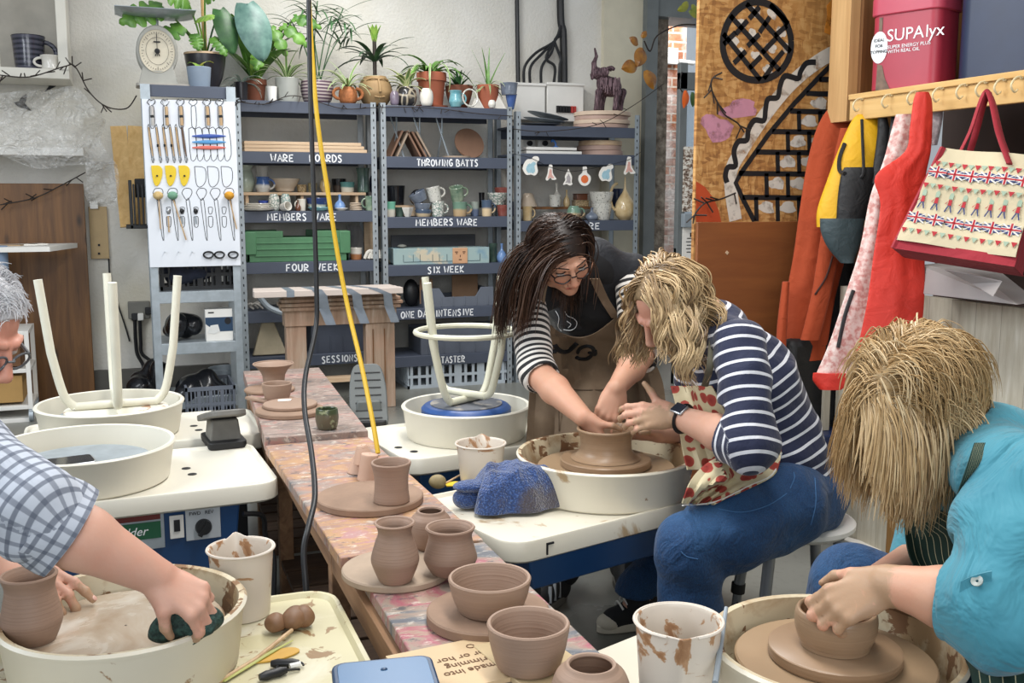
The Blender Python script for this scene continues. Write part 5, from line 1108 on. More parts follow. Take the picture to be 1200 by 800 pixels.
for k in range(7):
    b = top+np.array([R2.uniform(-.03,.03),R2.uniform(-.03,.03),0]); e = b+np.array([(-.16,-.08,-.02,.05,.1,.16,.22)[k],R2.uniform(-.08,.02),(.42,.5,.36,.55,.44,.5,.4)[k]])
    mb = MB(); mb.tube(smooth_path([b, (b+e)/2+(0, 0, .05), e], 5), .004, 5)
    for j in range(11): strap(mb,e-(0,0,R2.uniform(0,.1)),R2.uniform(0,6.28),R2.uniform(.16,.26),.014,R2.uniform(-.3,.7),R2.uniform(.4,1.4),7)
    mb.build('stem', L_dk, pl)
pl,top,R = tufted('spider plant in a rough orange brown two handled pot','spider_plant',408,396,418,101,120,'jar',mat('rough_orange_clay','#a8683c',.7,var=.25,vs=50,bump=1,bs=90),28,.26,.016,L_sp,(.3,1.45),(.7,2.2),5.25,lift=.01)
for s_ in (0, pi):
    mb = MB(); mb.tube(smooth_path(handle_path(root_loc(pl),R*.95,.03,.1,R*.7,s_),2),.011,7); mb.build('handle',mat('rough_orange_clay','#a8683c'),pl)
pl,top,R = tufted('dark dragon plant in a round tan planter with a moulded face','potted_plant',440,420,460,86,120,'round',mat('tan_face_clay','#9c7f58',.7,var=.15,vs=12),17,.33,.045,L_dr,(.3,1.2),(.8,2.0),5.36,lift=.12)
for k in range(8): mb = MB(); strap(mb, top+UP*.24, k*2.4, .14, .035, 1.35, .3); mb.build('leaf', L_lt, pl)
b0 = root_loc(pl); mb = MB(); mb.tube([top-(0,0,.02),top+(0,0,.28)],.014,8); mb.build('stem',M_twig,pl)
k_ = depth(b0)/FPX; fy = b0[1]-R*.97; mb = MB(); mb.tube(smooth_path([(b0[0]-.0,fy+.012,b0[2]+.17),(b0[0]+.004,fy-.006,b0[2]+.13),(b0[0]+.006,fy-.012,b0[2]+.085)],4),[.006,.007,.008,.009,.01,.011,.011,.011,.011],8)
for sx in (-1,1): mb.tube(smooth_path([(b0[0]+.005,fy+.013,b0[2]+.172),(b0[0]+.04*sx,fy+.016,b0[2]+.178),(b0[0]+.075*sx,fy+.045,b0[2]+.165)],4),.005,6)
mb.tube(smooth_path([(b0[0]-.03,fy+.005,b0[2]+.055),(b0[0]+.005,fy-.002,b0[2]+.05),(b0[0]+.04,fy+.008,b0[2]+.056)],4),.005,6); mb.build('face_relief',mat('tan_face_clay','#9c7f58'),pl)
on('vase','narrow purple grey vase between the face planter and the lattice pot','vase',457,468,106,122,PZ,5.24,'jar',g_pur)
tufted('cream and green leaved plant in a dark lattice pot','potted_plant',476,464,489,102,124,'jar',glaze('lattice_pot','#2d2b2b','#a59a86','leaf',16),18,.2,.045,L_var,(.4,1.4),(.6,1.8),5.28)
pl,top,R = tufted('trailing plant in the largest terracotta pot right of the lattice pot','potted_plant',506,489,524,82,123,'plantpot',M_terra,20,.34,.042,L_gr,(.5,1.3),(1.4,2.6),5.4)
for a in (-1.9,-1.3,-2.5): mb = MB(); strap(mb,top+(.0,0,.02),a,.42,.016,.9,3.2,12); mb.build('leaf',L_sp,pl)
mb = MB(); b0 = root_loc(pl); mb.lathe([(.002,-.0),(R*1.05,0),(R*1.1,.015),(R,.012),(.002,.008)],b0-(0,0,.0),28,cap=False); mb.build('saucer',M_terra,pl)
on('vase','white vase with black vertical stripes before the terracotta pot','vase',492,508,105,125,PZ,5.23,'jar',g_wht)
on('jug','small turquoise jug on the top shelf of the middle bay','jug',526,542,108,127,PZ,5.25,'belly',g_trq,0)
tufted('bushy succulent in a wide brown terracotta bowl','succulent',538,521,554,93,120,'bowl',M_terrab,30,.17,.022,L_dk,(.2,1.4),(.3,1.5),5.42)
pl,top,R = tufted('upright spiky plant in a plain terracotta pot near the fuse boxes','potted_plant',572,560,586,98,126,'bucket',M_terra,22,.2,.014,L_sp,(.1,1.2),(.8,2.2),5.36)
for a,e in ((2.6,1.25),(1.0,1.5),(.2,1.15),(2.0,1.45)): mb = MB(); strap(mb,top,a,.3,.03,e,.2,wmax=2); mb.build('leaf',L_gr,pl)
on('cup','tiny white domed cup in front of the spiky plant pot','cup',572,581,119,128,PZ,5.23,'round',g_wht)
on('cup', 'grey glazed wide cup on top of the blue one', 'cup', 586, 607, 99, 113, PZ+.1, 5.3, 'cup', g_gry)
on('cup','deep blue tapering cup beneath the grey one','cup',592,606,112,130,PZ,5.3,'cone',glaze('mid_blue_glaze','#3f5b97','#56719f'))
mb = MB(); p = aY(551, 128, 5.24); p[2] = PZ
mb.tube([p+(0,0,.06)+np.array([.055*cos(a),.012*sin(a),.06*sin(a)]) for a in np.linspace(0,2*pi,25)[:-1]],.006,6,closed=True); V = np.array(mb.v); V[:,2] += PZ+.0005-V[:,2].min(); mb.v = V.tolist(); tag(mb.build('ceramic_ring',g_spk),'pale ceramic ring leaning by the turquoise jug','ring')
for k in range(2): mb = MB(); p = aY((559,585)[k],126,5.3); p[2] = PZ; mb.prism([(-.05,0),(.05,0),(0,.1)],p,(1,0,0),(0,.25,.97),.012); tag(mb.build('ceramic_tile',g_wht),('left','right')[k]+' white triangular piece beside the spiky plant pot','tile')
p = aY(315, 420, 5.3); p[2] = .291
mb = MB(); mb.prism([(-.11,0),(.12,0),(.03,.25),(-.03,.26)],p,(1,0,0),(0,.12,.99),.05); tri = tag(mb.build('ceramic_wedge',mat('pale_ceramic','#b8ab90',.7,var=.15),bevel=.006),'pale pierced triangular ceramic piece on the low left shelf','ceramic piece'); 
mb = MB()
for (a,b,r) in ((.0,.17,.028),(.03,.07,.032),(-.04,.08,.028),(.0,.215,.012)): mb.prism([(a+r*cos(w),b+r*sin(w)*1.1) for w in np.linspace(0,2*pi,15)[:-1]],p+np.array([0,-.0015,0]),(1,0,0),(0,.12,.99),.001)
mb.build('hole', M_ink, tri, smooth=False)
p = aY(288, 365, 5.3); p[2] = .601; mb = MB(); R3 = random.Random(9)
for k in range(5): mb.tube(smooth_path([p+(.0,0,.015),p+(.03*k,R3.uniform(-.05,.05),.05),p+(.05+.03*k,R3.uniform(-.08,.02),.012)],4),.008,6)
tag(mb.build('cord_bundle',mat('pale_cord','#a7a39c',.8)),'tangle of pale cord on the low left shelf behind the mantel','cord')
cable('hose','grey hose curving behind the wooden mantel',[aY(302,345,5.15),aY(315,360,5.15),aY(335,368,5.12),aY(345,372,5.1)],.02,M_grey,cat='hose')
# ------------------------------------------------------------------ tool board unit
BY = 4.8
def B(x, y, o=0): return aY(x, y, BY-o)
bz1, bz0 = B(225, 118)[2], B(230, 312)[2]; bx0, bx1 = B(172, 200)[0], B(276, 200)[0]; bxm = (bx0+bx1)/2
tu = thing('tool_rack','narrow galvanised shelf unit with a white tool board on its front','shelf unit',(bxm,BY+.22,0))
for x in (bx0+.015, bx1-.015):
    for y in (BY+.02,BY+.42): mb = MB(); mb.box((x,y-.018,UZ/2-.005),(.045,.003,UZ-.01)); mb.box((x+(.021 if x > bxm else -.021),y,UZ/2-.005),(.003,.04,UZ-.01)); mb.build('post',M_galv,tu,smooth=False)
for z in (B(230,345)[2]+.02,B(230,405)[2]+.02,UZ-.001,.12): mb = MB(); mb.box((bxm,BY+.01,z-.035),(bx1-bx0-.05,.012,.07)); mb.box((bxm,BY+.22,z-.008),(bx1-bx0-.01,.42,.015)); mb.build('shelf',M_galv if z < UZ-.01 else M_slate,tu,bevel=.002)
mb = MB(); mb.box((bxm,BY-.01,(bz0+bz1)/2),(bx1-bx0+.02,.012,bz1-bz0)); tbd = mb.build('tool_board',mat('white_melamine','#dfe3ea',.35,var=.02),tu,bevel=.002)
mb = MB(); mb.box((bx0+.012,BY-.008,(bz1+UZ)/2),(.055,.01,UZ-bz1)); mb.build('corner_plate',M_galv,tu,smooth=False); mb = MB(); mb.box((bx1-.012,BY-.008,(bz1+UZ)/2),(.055,.01,UZ-bz1)); mb.build('corner_plate',M_galv,tu,smooth=False)
BZX = BY-.0165
def bp(x, y): p = aY(x, y, BZX); return p
def ol(mb, pts, closed=True, w=.0035):
    P = smooth_path(pts+[pts[0]] if closed else pts,3); mb.ribbon([bp(x,y) for x,y in P],w,(0,-1,0),.0006)
mb = MB()
for i, x in enumerate((177, 193, 211, 226, 242, 257)):
    ol(mb,[(x-5,120),(x-2,116),(x,118),(x+3,116),(x+5,120),(x,124)]); ol(mb,[(x-2,125),(x+3,125),(x+4,148),(x-1,148)])
for i,x in enumerate((174,183,191,199,206,213)): ol(mb,[(x-1,148),(x+1,148),(x+6,186),(x+4,187)])
for i in range(6): ol(mb, [(221+8*i, 151), (228+8*i, 151), (231+8*i, 181), (224+8*i, 187)])
for x in (228, 243, 259): ol(mb, [(x, 195), (x+12, 197), (x+13, 212), (x+7, 219), (x+2, 215)])
for i, x in enumerate((185, 202, 219, 236, 252, 268)):
    ol(mb,[(x-6,226),(x-3,221),(x+4,221),(x+6,226),(x+2,233),(x-1,234)]); ol(mb,[(x-1,235),(x+3,235),(x+7,277),(x+5,277)])
for i,x in enumerate((197,213,229,246,262)): ol(mb,[(x-2,243),(x+3,243),(x+2,250),(x-1,250)]); ol(mb,[(x-2,254),(x+3,254),(x+3,265),(x-1,265)])
mb.build('tool_outline', M_ink, tbd, smooth=False)
mb = MB()
for x in (193, 209, 225): p = bp(x, 295); mb.tube([p, p-(0, .02, 0)], .003, 5)
mb.build('peg', M_galv, tbd)
M_handle = wood('tool_handle', '#a98a66', '#d1b48e', 2, 6)
dB = depth(bp(220, 200))/FPX
GT = 'tools hung on the white board'
for i,(x,l_) in enumerate(((177,'ribbon tool with a pale grey handle, top left of the tool board'),(194,'ribbon tool second along the top row of the tool board'),(211,'ribbon tool third along the top row, left of the empty outline'),(242,'ribbon tool with a dark end, right of the empty outline'),(257,'ribbon tool at the top right of the tool board'))):
    g = thing('ribbon_tool',l_,'tool',bp(x,148)-(0,.012,0),GT); y = (0,.012,0); mb = MB(); P = [bp(x+.5,125),bp(x+1,132),bp(x+2,147)]; mb.tube([q-y for q in smooth_path(P,3)],.0095,8); mb.build('handle',M_handle if i else mat('pale_grey_handle','#b8b4b0',.5),g)
    mb = MB(); mb.tube([bp(x+1,135)-y,bp(x+1.4,138)-y],.0105,8); mb.build('band',M_ink,g); mb = MB(); mb.tube([q-y for q in smooth_path([bp(x,125),bp(x-4,119),bp(x,117),bp(x+4,119),bp(x+1,125)],3)],.002,5); mb.build('loop',M_steel,g)
for i, x in enumerate((174, 183, 191, 199, 206, 213)):
    g = thing('modelling_tool',('leftmost','second','third','fourth','fifth','rightmost, dark')[i]+' slim double ended tool in the second row of the tool board','tool',bp(x,187)-(0,.008,0),GT); y = (0,.008,0); mb = MB(); mb.tube([bp(x,149)-y,bp(x+2,165)-y,bp(x+5,183)-y],[.003,.0065,.003],7); mb.build('handle',M_handle if i < 5 else mat('dark_tool','#6d5545',.5),g)
    mb = MB(); mb.tube([q-y for q in smooth_path([bp(x+5,183),bp(x+3.5,188),bp(x+7,188),bp(x+5.3,183)],3)],.0018,5); mb.build('loop',M_steel,g)
    if i in (1,2,3): mb = MB(); mb.tube([bp(x+2,169)-y,bp(x+2.3,172)-y],.0075,7); mb.build('band',M_ink,g)
for i,(y,c,n_) in enumerate(((159.5,'#2f4f9e','dark blue plastic knife, uppermost of the three on the tool board'),(166.5,'#4b8fc4','light blue plastic knife in the middle of the three on the board'),(173,'#d0675a','coral plastic knife, lowest of the three on the board'))):
    mb = MB(); P = [bp(225+k*4.4,y+.1*k*.0)-(0,.008,0) for k in range(10)]; mb.tube(P,[.003,.006,.0085,.0105,.0115,.0115,.0105,.0085,.006,.002],8,flat=.5,hint=(0,1,0)); tag(mb.build('plastic_knife',mat('plastic_'+c[1:],c,.35,var=.04)),n_,'tool',GT)
M_yk = mat('yellow_rubber', '#e0bf17', .4, var=.05)
for i, x in enumerate((177, 193, 209)):
    g = thing('kidney_scraper',('left','middle','right')[i]+' yellow kidney scraper on the tool board','tool',bp(x+6,219)-(0,.006,0),GT); mb = MB(); P = smooth_path([(0,0),(9,0),(13,4),(13,12),(10,21),(6,24),(3,20),(1,10),(0,0)],4)[:-1]; q = [bp(x+a,194+b) for a,b in P]; mb.prism([(w[0],w[2]) for w in q],(0,BZX-.002,0),(1,0,0),(0,0,1),.006); mb.build('blade',M_yk,g,bevel=.0015)
    mb = MB(); w = bp(x+7,206); mb.tube([w-(0,.007,0),w-(0,.014,0)],.006,8); mb.build('peg_hole',M_ink,g)
for i,(x,y,c,n_,dx) in enumerate(((185,229,'#c9ad77','cream sponge on a stick at the left of the tool board',3),(202,229,'#6f9a80','green sponge on a stick on the tool board',16),(268,229,'#c98f2a','ochre sponge on a stick at the right of the tool board',9))):
    g = thing('sponge_stick',n_,'tool',bp(x+dx,280)-(0,.02,0),GT); mb = MB(); mb.ell(bp(x,y)-(0,.03,0),(.03,.026,.025),14,9); mb.build('sponge',mat('sponge_'+c[1:],c,.9,var=.15,vs=60,bump=.6,bs=120),g)
    mb = MB(); mb.tube([bp(x+1,y+5)-(0,.018,0),bp(x+dx,281 if i == 1 else 268)-(0,.012,0)],.0045,6); mb.build('stick',M_handle,g)
for i, x in enumerate((197, 213, 229)):
    g = thing('needle_tool',('left','middle','right')[i]+' small clip tool on the lower part of the tool board','tool',bp(x,268)-(0,.008,0),GT); y = (0,.008,0); mb = MB(); mb.tube([bp(x,253)-y,bp(x+1,272 if i == 0 else 262)-y],.005,6); mb.build('handle',M_handle if i == 0 else M_grey,g); mb = MB(); mb.ell(bp(x,247)-y,(.012,.008,.016),10,7); mb.build('head',M_steel if i == 0 else M_black,g)
for i, x in enumerate((244, 257, 273)):
    p = bp(x,298)-(0,.012,0); g = tag(MB().tube([p+np.array([.027*cos(a)*1.05,.006*sin(2*a),.019*sin(a)*(1.15 if sin(a) < 0 else .9)]) for a in np.linspace(0,2*pi,25)[:-1]],.0055,7,closed=True).build('wire_cutter',M_black),('left','middle','right')[i]+' black ring shaped tool at the bottom of the tool board','tool',GT)
# bits on that unit's shelves
zA = B(230, 345)[2]+.02
vent_crate('black vented crate on the upper shelf of the tool board unit',aY(188,340,4.95)[0],aY(280,340,4.95)[0],4.9,.3,.21,M_black,zA)
mb = MB(); p = aY(225, 344, 4.88); p[2] = zA; R3 = random.Random(4)
b_ = Body(.01)
for k in range(6): b_.ell((p[0]+R3.uniform(-.1,.1),4.99+R3.uniform(-.04,.04),zA+.06+R3.uniform(0,.08)),(.09,.08,.05),RZ(R3.uniform(0,3)),.03)
tag(b_.build('rags',mat('dark_navy_rags','#1f2433',.9,var=.4,vs=12)),'dark cloths heaped inside the black vented crate','rags')
zB = B(230, 405)[2]+.02
bxx = aY(258,410,4.84); c = np.array([bxx[0],4.88,zB]); g = thing('mask_box','white and blue cardboard box picturing dust masks','box',c); mb = MB(); mb.box(c+UP*.1,(.165,.1,.2)); mb.build('box',M_white,g,bevel=.002)
fo = c+np.array([-.0825,-.0505,0]); mb = MB(); mb.prism([(.06,.06),(.165,.06),(.165,.15),(0,.15),(0,.11)],fo,(1,0,0),(0,0,1),.0008); mb.build('blue_panel',mat('print_navy','#24405c',.5),g,smooth=False)
mb = MB(); mb.prism([(.01,.055),(.03,.1),(.075,.105),(.085,.06),(.05,.045)],fo-(0,.0009,0),(1,0,0),(0,0,1),.0008); mb.build('mask_picture',mat('print_offwhite','#dedfdc',.5),g,smooth=False)
mb = MB(); mb.prism([(.135+.02*cos(a),.125+.022*sin(a)) for a in np.linspace(0,2*pi,19)[:-1]],fo-(0,.0009,0),(1,0,0),(0,0,1),.0008); mb.box(fo+np.array([.035,-.0005,.18]),(.035,.001,.008)); mb.build('dark_print',M_ink,g,smooth=False)
def lump(name, label, cat, c, r, m, seed, n=9, z0=None, vox=.01, grp=None):
    R3 = random.Random(seed); b = Body(vox); r = np.asarray(r)
    for k in range(n): o = np.array([R3.uniform(-1,1),R3.uniform(-1,1),R3.uniform(.2,1)])*r*.62; b.ell(np.asarray(c)+o,r*np.array([R3.uniform(.4,.7),R3.uniform(.4,.7),R3.uniform(.35,.6)]),RZ(R3.uniform(0,3))@RX(R3.uniform(-.5,.5)),.02)
    b.wr = (r.min()*.05, 1.3/r.min()*2.2, seed); o = b.build(name, m)
    me = o.data; z = min(v.co.z for v in me.vertices)+o.location.z; o.location.z += (c[2] if z0 is None else z0)-z+.0005; return tag(o,label,cat,grp)
M_bag = mat('black_bin_bag', '#17181c', .22, var=.2)
p = aY(215,412,4.9); lump('bin_bag','shiny black bag on the lower shelf of the tool board unit','bag',(p[0],4.98,zB),(.13,.1,.14),M_bag,3)
p = aY(186,478,4.95); lump('bin_bag','black bin bag on the floor left of the grey crate','bag',(p[0]-.03,5.2,0),(.13,.12,.2),M_bag,5)
vent_crate('slate grey vented crate full of black bags on the floor by the wheels',aY(217,470,4.75)[0],aY(268,470,4.75)[0]+.04,4.7,.42,.2,M_gcrate)
p = aY(240,450,4.9); lump('bin_bag','black bags filling the slate grey floor crate','bag',(p[0],4.92,.02),(.16,.15,.17),M_bag,8)
p = aY(262,440,5.35); p[2] = 0; pot('bucket','pale round tub under the shelf at the left end of the shelving','tub',(p[0]+.03,5.4,0),.13,.2,'bucket',M_lcrate)
# scales
sp = np.array([B(187, 100)[0], 5.0, UZ]); ks = depth(sp)/FPX
g = thing('kitchen_scales', 'old dial scales with a square pan on top of the tool board unit', 'scales', sp)
mb = MB(); mb.rrect(sp+(.03,0,0),.32,.2,0,.018,.03); mb.build('base',mat('scale_cream','#a5a097',.5,var=.1),g,bevel=.003)
mb = MB(); dc = sp+(0,0,.21); mb.lathe([(.125,-.07),(.13,-.06),(.13,.05),(.125,.06)],dc,40,RX(pi/2)@np.diag([.93,1.2,1.])); mb.box(sp+(.0,0,.07),(.17,.12,.12),taper=1.35); mb.build('housing',mat('scale_grey','#9b9a92',.45,var=.08),g,bevel=.003)
mb = MB(); mb.lathe([(.002,0),(.106,0),(.11,.003),(.11,.006)],dc+(0,-.066,0),40,RX(pi/2)@np.diag([.93,1.15,1.]),cap=False); mb.build('dial',mat('dial_cream','#c9c0ab',.5,var=.04),g)
mb = MB(); 
for k in range(40): a = 2*pi*k/40; r0 = .09 if k % 5 else .08; mb.bar(dc+np.array([r0*.93*sin(a),-.0735,r0*1.15*cos(a)]),dc+np.array([.098*.93*sin(a),-.0735,.098*1.15*cos(a)]),.0025,.0015,(0,1,0))
ring = [dc+np.array([.07*.93*sin(a),-.0735,.07*1.15*cos(a)]) for a in np.linspace(0,2*pi,41)]; mb.ribbon(ring,.002,(0,-1,0),.0005); mb.bar(dc+(0,-.0735,.05),dc+(0,-.0735,.058),.04,.0012,(0,1,0)); mb.build('dial_marks',M_ink,g,smooth=False)
mb = MB(); mb.bar(dc+(0,-.078,-.03),dc+(0,-.078,.1),.004,.002,(0,1,0)); mb.lathe([(.002,0),(.016,0),(.012,.008),(.002,.01)],dc+(0,-.074,0),16,RX(pi/2),cap=False); mb.bar(dc+(-.012,-.078,-.03),dc+(0,-.078,0),.006,.002,(0,1,0)); mb.bar(dc+(.012,-.078,-.03),dc+(0,-.078,0),.006,.002,(0,1,0)); mb.build('pointer',M_ink,g,smooth=False)
mb = MB(); mb.tube([sp+(0, 0, .35), sp+(0, 0, .41)], .018, 12); mb.build('stem', M_galv, g)
mb = MB(); pc = sp+(0,0,.43); P = np.array([[pc+np.array([.23*(v-.5)*2,.17*(u-.5)*2,.035*max(abs(v-.5)*2,abs(u-.5)*2)**3-.02]) for v in np.linspace(0,1,13)] for u in np.linspace(0,1,13)]); mb.grid(P,.004); mb.build('pan',M_galv,g)
# things left of the board
for k,(x0,x1,yt,yb,l_) in enumerate(((133,150,148,215,'left plank leaning on the wall left of the tool board'),(152,166,148,212,'right plank leaning on the wall left of the tool board'))):
    a = aY((x0+x1)/2-(3 if k == 0 else 0),yt,5.6); b = aY((x0+x1)/2+(9 if k == 0 else 2),266,5.45); mb = MB(); mb.bar(a,b,.1,.022,(0,1,0)); tag(mb.build('plank',M_woody,smooth=False,bevel=.002),l_,'plank','planks beside the tool board')
a = aY(153,268,5.2); b = aY(181,211,5.2); c = (a+b)/2; g = thing('wall_rack','black slotted plastic rack on the wall left of the tool board','rack',(c[0],5.3,a[2]))
mb = MB(); mb.box((c[0],5.38,a[2]+.012),(b[0]-a[0]+.05,.36,.024)); mb.box((a[0]+.01,5.3,c[2]),(.02,.2,b[2]-a[2])); mb.build('frame',M_black,g,bevel=.003)
for k in range(6): mb = MB(); mb.box((a[0]+.03+k*.026,5.21,c[2]-.01),(.012,.014,(b[2]-a[2])*.9)); mb.build('slat',M_black,g,bevel=.002)
mb = MB(); mb.box((c[0]+.02, 5.32, b[2]-.05), (.12, .15, .12)); mb.build('holder', M_rubber, g, bevel=.006)
sb = aY(163,363,WY-.02); a = aY(153,372,WY)[0]; b = aY(178,355,WY)[0]; g = thing('wall_socket','grey double socket with black plugs on the wall','socket',(sb[0],WY-.02,sb[2])); mb = MB(); mb.box((sb[0],WY-.025,sb[2]),(b-a,.05,.12)); mb.build('box',mat('socket_grey','#76746c',.5),g,bevel=.006)
for k,x in enumerate((158,164,174)): mb = MB(); q = aY(x,366 if k < 2 else 364,WY-.06); mb.box(q-(0,0,.03 if k < 2 else 0),(.045,.04,.05)); mb.build('plug',M_black if k != 1 else M_white,g,bevel=.006)
for k,(x,e) in enumerate(((158,168),(164,185))): cable('cable',('left','right')[k]+' black cable hanging from the grey socket',[aY(x,374,WY-.06),aY(x+1,400,WY-.04),aY(x+3,415,WY-.04),aY(e,430,WY-.05),aY(e-4,448,WY-.1)],.012,M_black,grp='socket cables')
cable('cable','thin dark cable running down the wall from the wooden batten',[aY(118,243,WY-.02),aY(120,270,WY-.02),aY(127,300,WY-.02),aY(130,330,WY-.02),aY(146,380,WY-.02),aY(152,400,WY-.02)],.005,M_black)
mb = MB(); a = aY(107,303,WY); b = aY(125,242,WY); mb.box(((a[0]+b[0])/2,WY-.015,(a[2]+b[2])/2),(b[0]-a[0],.03,b[2]-a[2])); g = tag(mb.build('batten',mat('tan_batten','#b39a72',.7,var=.08),bevel=.002),'tan wooden batten screwed to the wall right of the brown panel','batten')
mb = MB(); q = aY(110, 240, WY-.04); mb.box(q, (.05, .02, .05)); mb.build('white_block', M_white, g)
for y in (287,297): mb = MB(); q = aY(116,y,WY-.032); mb.box(q,(.014,.006,.014)); mb.build('screw',M_ink,g)
slab('baseboard_back', (-4.5, WY-.05, 0), (-.3, WY, .18), mat('grey_skirting', '#5d5a54', .7))
# brown wooden panel on the left of the wall
xr = aY(104,330,5.62)[0]; zt_ = aY(60,215,5.62)[2]; mb = MB(); mb.box(((xr-2.9)/2,5.64,zt_/2),(xr+2.9,.04,zt_)); tag(mb.build('timber_sheet',wood('dark_varnished_wood','#5a3a1c','#80572d',2,5,.45,True),bevel=.003),'large dark varnished wooden panel standing against the left of the wall','panel')
# white foam board shelf
a = aY(92,275,5.3); zf = aY(60,289,5.0)[2]; mb = MB(); x1 = aY(58,291,5.0)[0]; mb.prism([(-2.2,5.02),(x1,5.02),(aY(90,274,5.5)[0],5.5),(-2.2,5.5)],(0,0,zf-.03),(1,0,0),(0,1,0),.03)
mb.prism([(-2.1,5.3),(-1.95,5.3),(-1.95,5.6),(-2.1,5.6)],(0,0,zf-.25),(1,0,0),(0,1,0),.22); g = tag(mb.build('wall_shelf',M_white,smooth=False),'white shelf board in front of the brown panel','shelf')
for k,(x,y) in enumerate(((12,280),(30,281),(41,280))): p = aY(x,y,5.2); mb = MB(); mb.box((p[0],5.22+.05*k,zf+.004+.0085*0),(.14-.02*k,.1,.007),RZ(.3*k-.2)); tag(mb.build('paper_sheet',M_paper if k else mat('brown_paper','#a98f70',.8),smooth=False),('brown','middle white','right white')[k]+' sheet lying on the white shelf board','paper','sheets on the white shelf')
mb = MB(); p = aY(2,315,5.1); mb.lathe([(.06,0),(.06,.3)],(p[0]-.02,5.1,p[2]-.16),20); tag(mb.build('roll',mat('blue_grey_roll','#7f93ad',.6)),'blue grey roll hanging under the white shelf board','roll')
# white cupboard with two mugs
cb = thing('wall_cupboard','white open wall cupboard holding mugs at the top left','cupboard',(aY(20,60,5.3)[0],5.5,aY(20,80,5.3)[2]))
xR = aY(80,60,5.3)[0]; zb = aY(40,82,5.3)[2]; M_cupw = mat('cream_white_gloss','#d6d2c6',.4,var=.03); M_cupi = mat('cupboard_inside','#b4ada0',.5)
mb = MB(); mb.box((xR-.03, 5.5, zb+.55), (.06, .44, 1.1)); mb.build('side', M_cupw, cb, bevel=.003)
mb = MB(); mb.box((xR-.8,5.5,zb-.02),(1.6,.44,.06)); mb.build('bottom',M_cupw,cb,bevel=.003); mb = MB(); mb.box((xR-.8,5.7,zb+.55),(1.56,.02,1.1)); mb.build('back',M_cupi,cb); mb = MB(); xl = aY(-2,60,5.3)[0]; mb.box((xl-.02,5.32,zb+.55),(.05,.03,1.1)); mb.build('stile',M_cupw,cb)
zz = zb+.011
on('mug','large dark blue ribbed mug in the white cupboard','mug',16,53,31,71,zz,5.44,'cup',glaze('dark_ribbed','#202432','#4a4a58','band'),0)
pm = on('mug','small cream mug in front of the dark ribbed mug','mug',48,70,57,73,zz,5.34,'tumbler',g_wht,pi)
mb = MB(); q = root_loc(pm); mb.tube(smooth_path(handle_path(q,.05,.02,.085,.045,0),2),.007,7); mb.build('handle',g_wht,pm)
# swallows on the wall
for k,(pts,l_) in enumerate(((((16,120),(22,119),(24,115),(31,110),(31,117),(29,121),(37,130),(27,127),(21,125)),'lower black swallow cut-out on the wall above the plastic sheet'),(((52,108),(58,100),(67,91),(64,98),(70,98),(62,103)),'upper black swallow cut-out below the white cupboard'))):
    W = [aY(x,y,WY-.005) for x,y in pts]; mb = MB(); mb.prism([(w[0],w[2]) for w in W][::-1],(0,WY-.004,0),(1,0,0),(0,0,1),.004); tag(mb.build('wall_swallow',M_ink,smooth=False),l_,'ornament')
# plastic sheeting
t = NT('clear_polythene'); t.col('#f2f1ee'); t.set(.1,spec=1.0); f = t.noise(9,5,t.co((1,1,2)),.6,.8); t.set(alpha=t.ramp(f,[(.35,.1),(.7,.5)])); t.bump(t.noise(9,3,None,.5,1.6),1,.12); M_poly = t.m
def sheet(rows, Y, seed):
    R3 = np.random.default_rng(seed); P = []
    for i, r in enumerate(rows):
        row = []
        for j,(x,y) in enumerate(r): p = aY(x,y,Y); p = p+np.array([0,-.05*sin(j*1.9+i)-.05*R3.random()-.04*cos(i*2.3+j),0]); row.append(p)
        P.append(smooth_path(row, 6))
    P = np.array(P); return np.array([smooth_path(P[:, j], 6) for j in range(P.shape[1])]).transpose(1, 0, 2)
mb = MB(); mb.grid(sheet([[(-10,112),(30,108),(62,104),(84,100),(100,112),(110,128)],[(-10,135),(30,132),(60,128),(90,130),(112,136),(124,142)],[(-10,158),(25,160),(60,158),(85,156),(104,158),(118,165)],[(-10,176),(20,190),(48,198),(80,194),(110,192),(136,192)]],5.35,1),0)
g = thing('plastic_sheet','crumpled clear plastic sheet draped below the white cupboard','plastic sheet',aY(60,198,5.35)); mb.build('sheet',M_poly,g)
mb = MB(); mb.grid(sheet([[(100,190),(115,190),(128,190),(137,192)],[(102,210),(118,208),(130,208),(140,210)],[(100,228),(116,226),(130,225),(139,222)],[(106,240),(120,240),(132,242),(136,240)]],5.36,2),0); mb.build('hanging_corner',M_poly,g)
mb = MB(); a = aY(100,200,5.55); zr_ = aY(50,178,5.5)[2]; mb.box((a[0]-1.0,5.56,zr_),(2.0,.3,.05)); tag(mb.build('wall_shelf',M_white,bevel=.003),'white wall shelf covered by the plastic sheet','shelf')
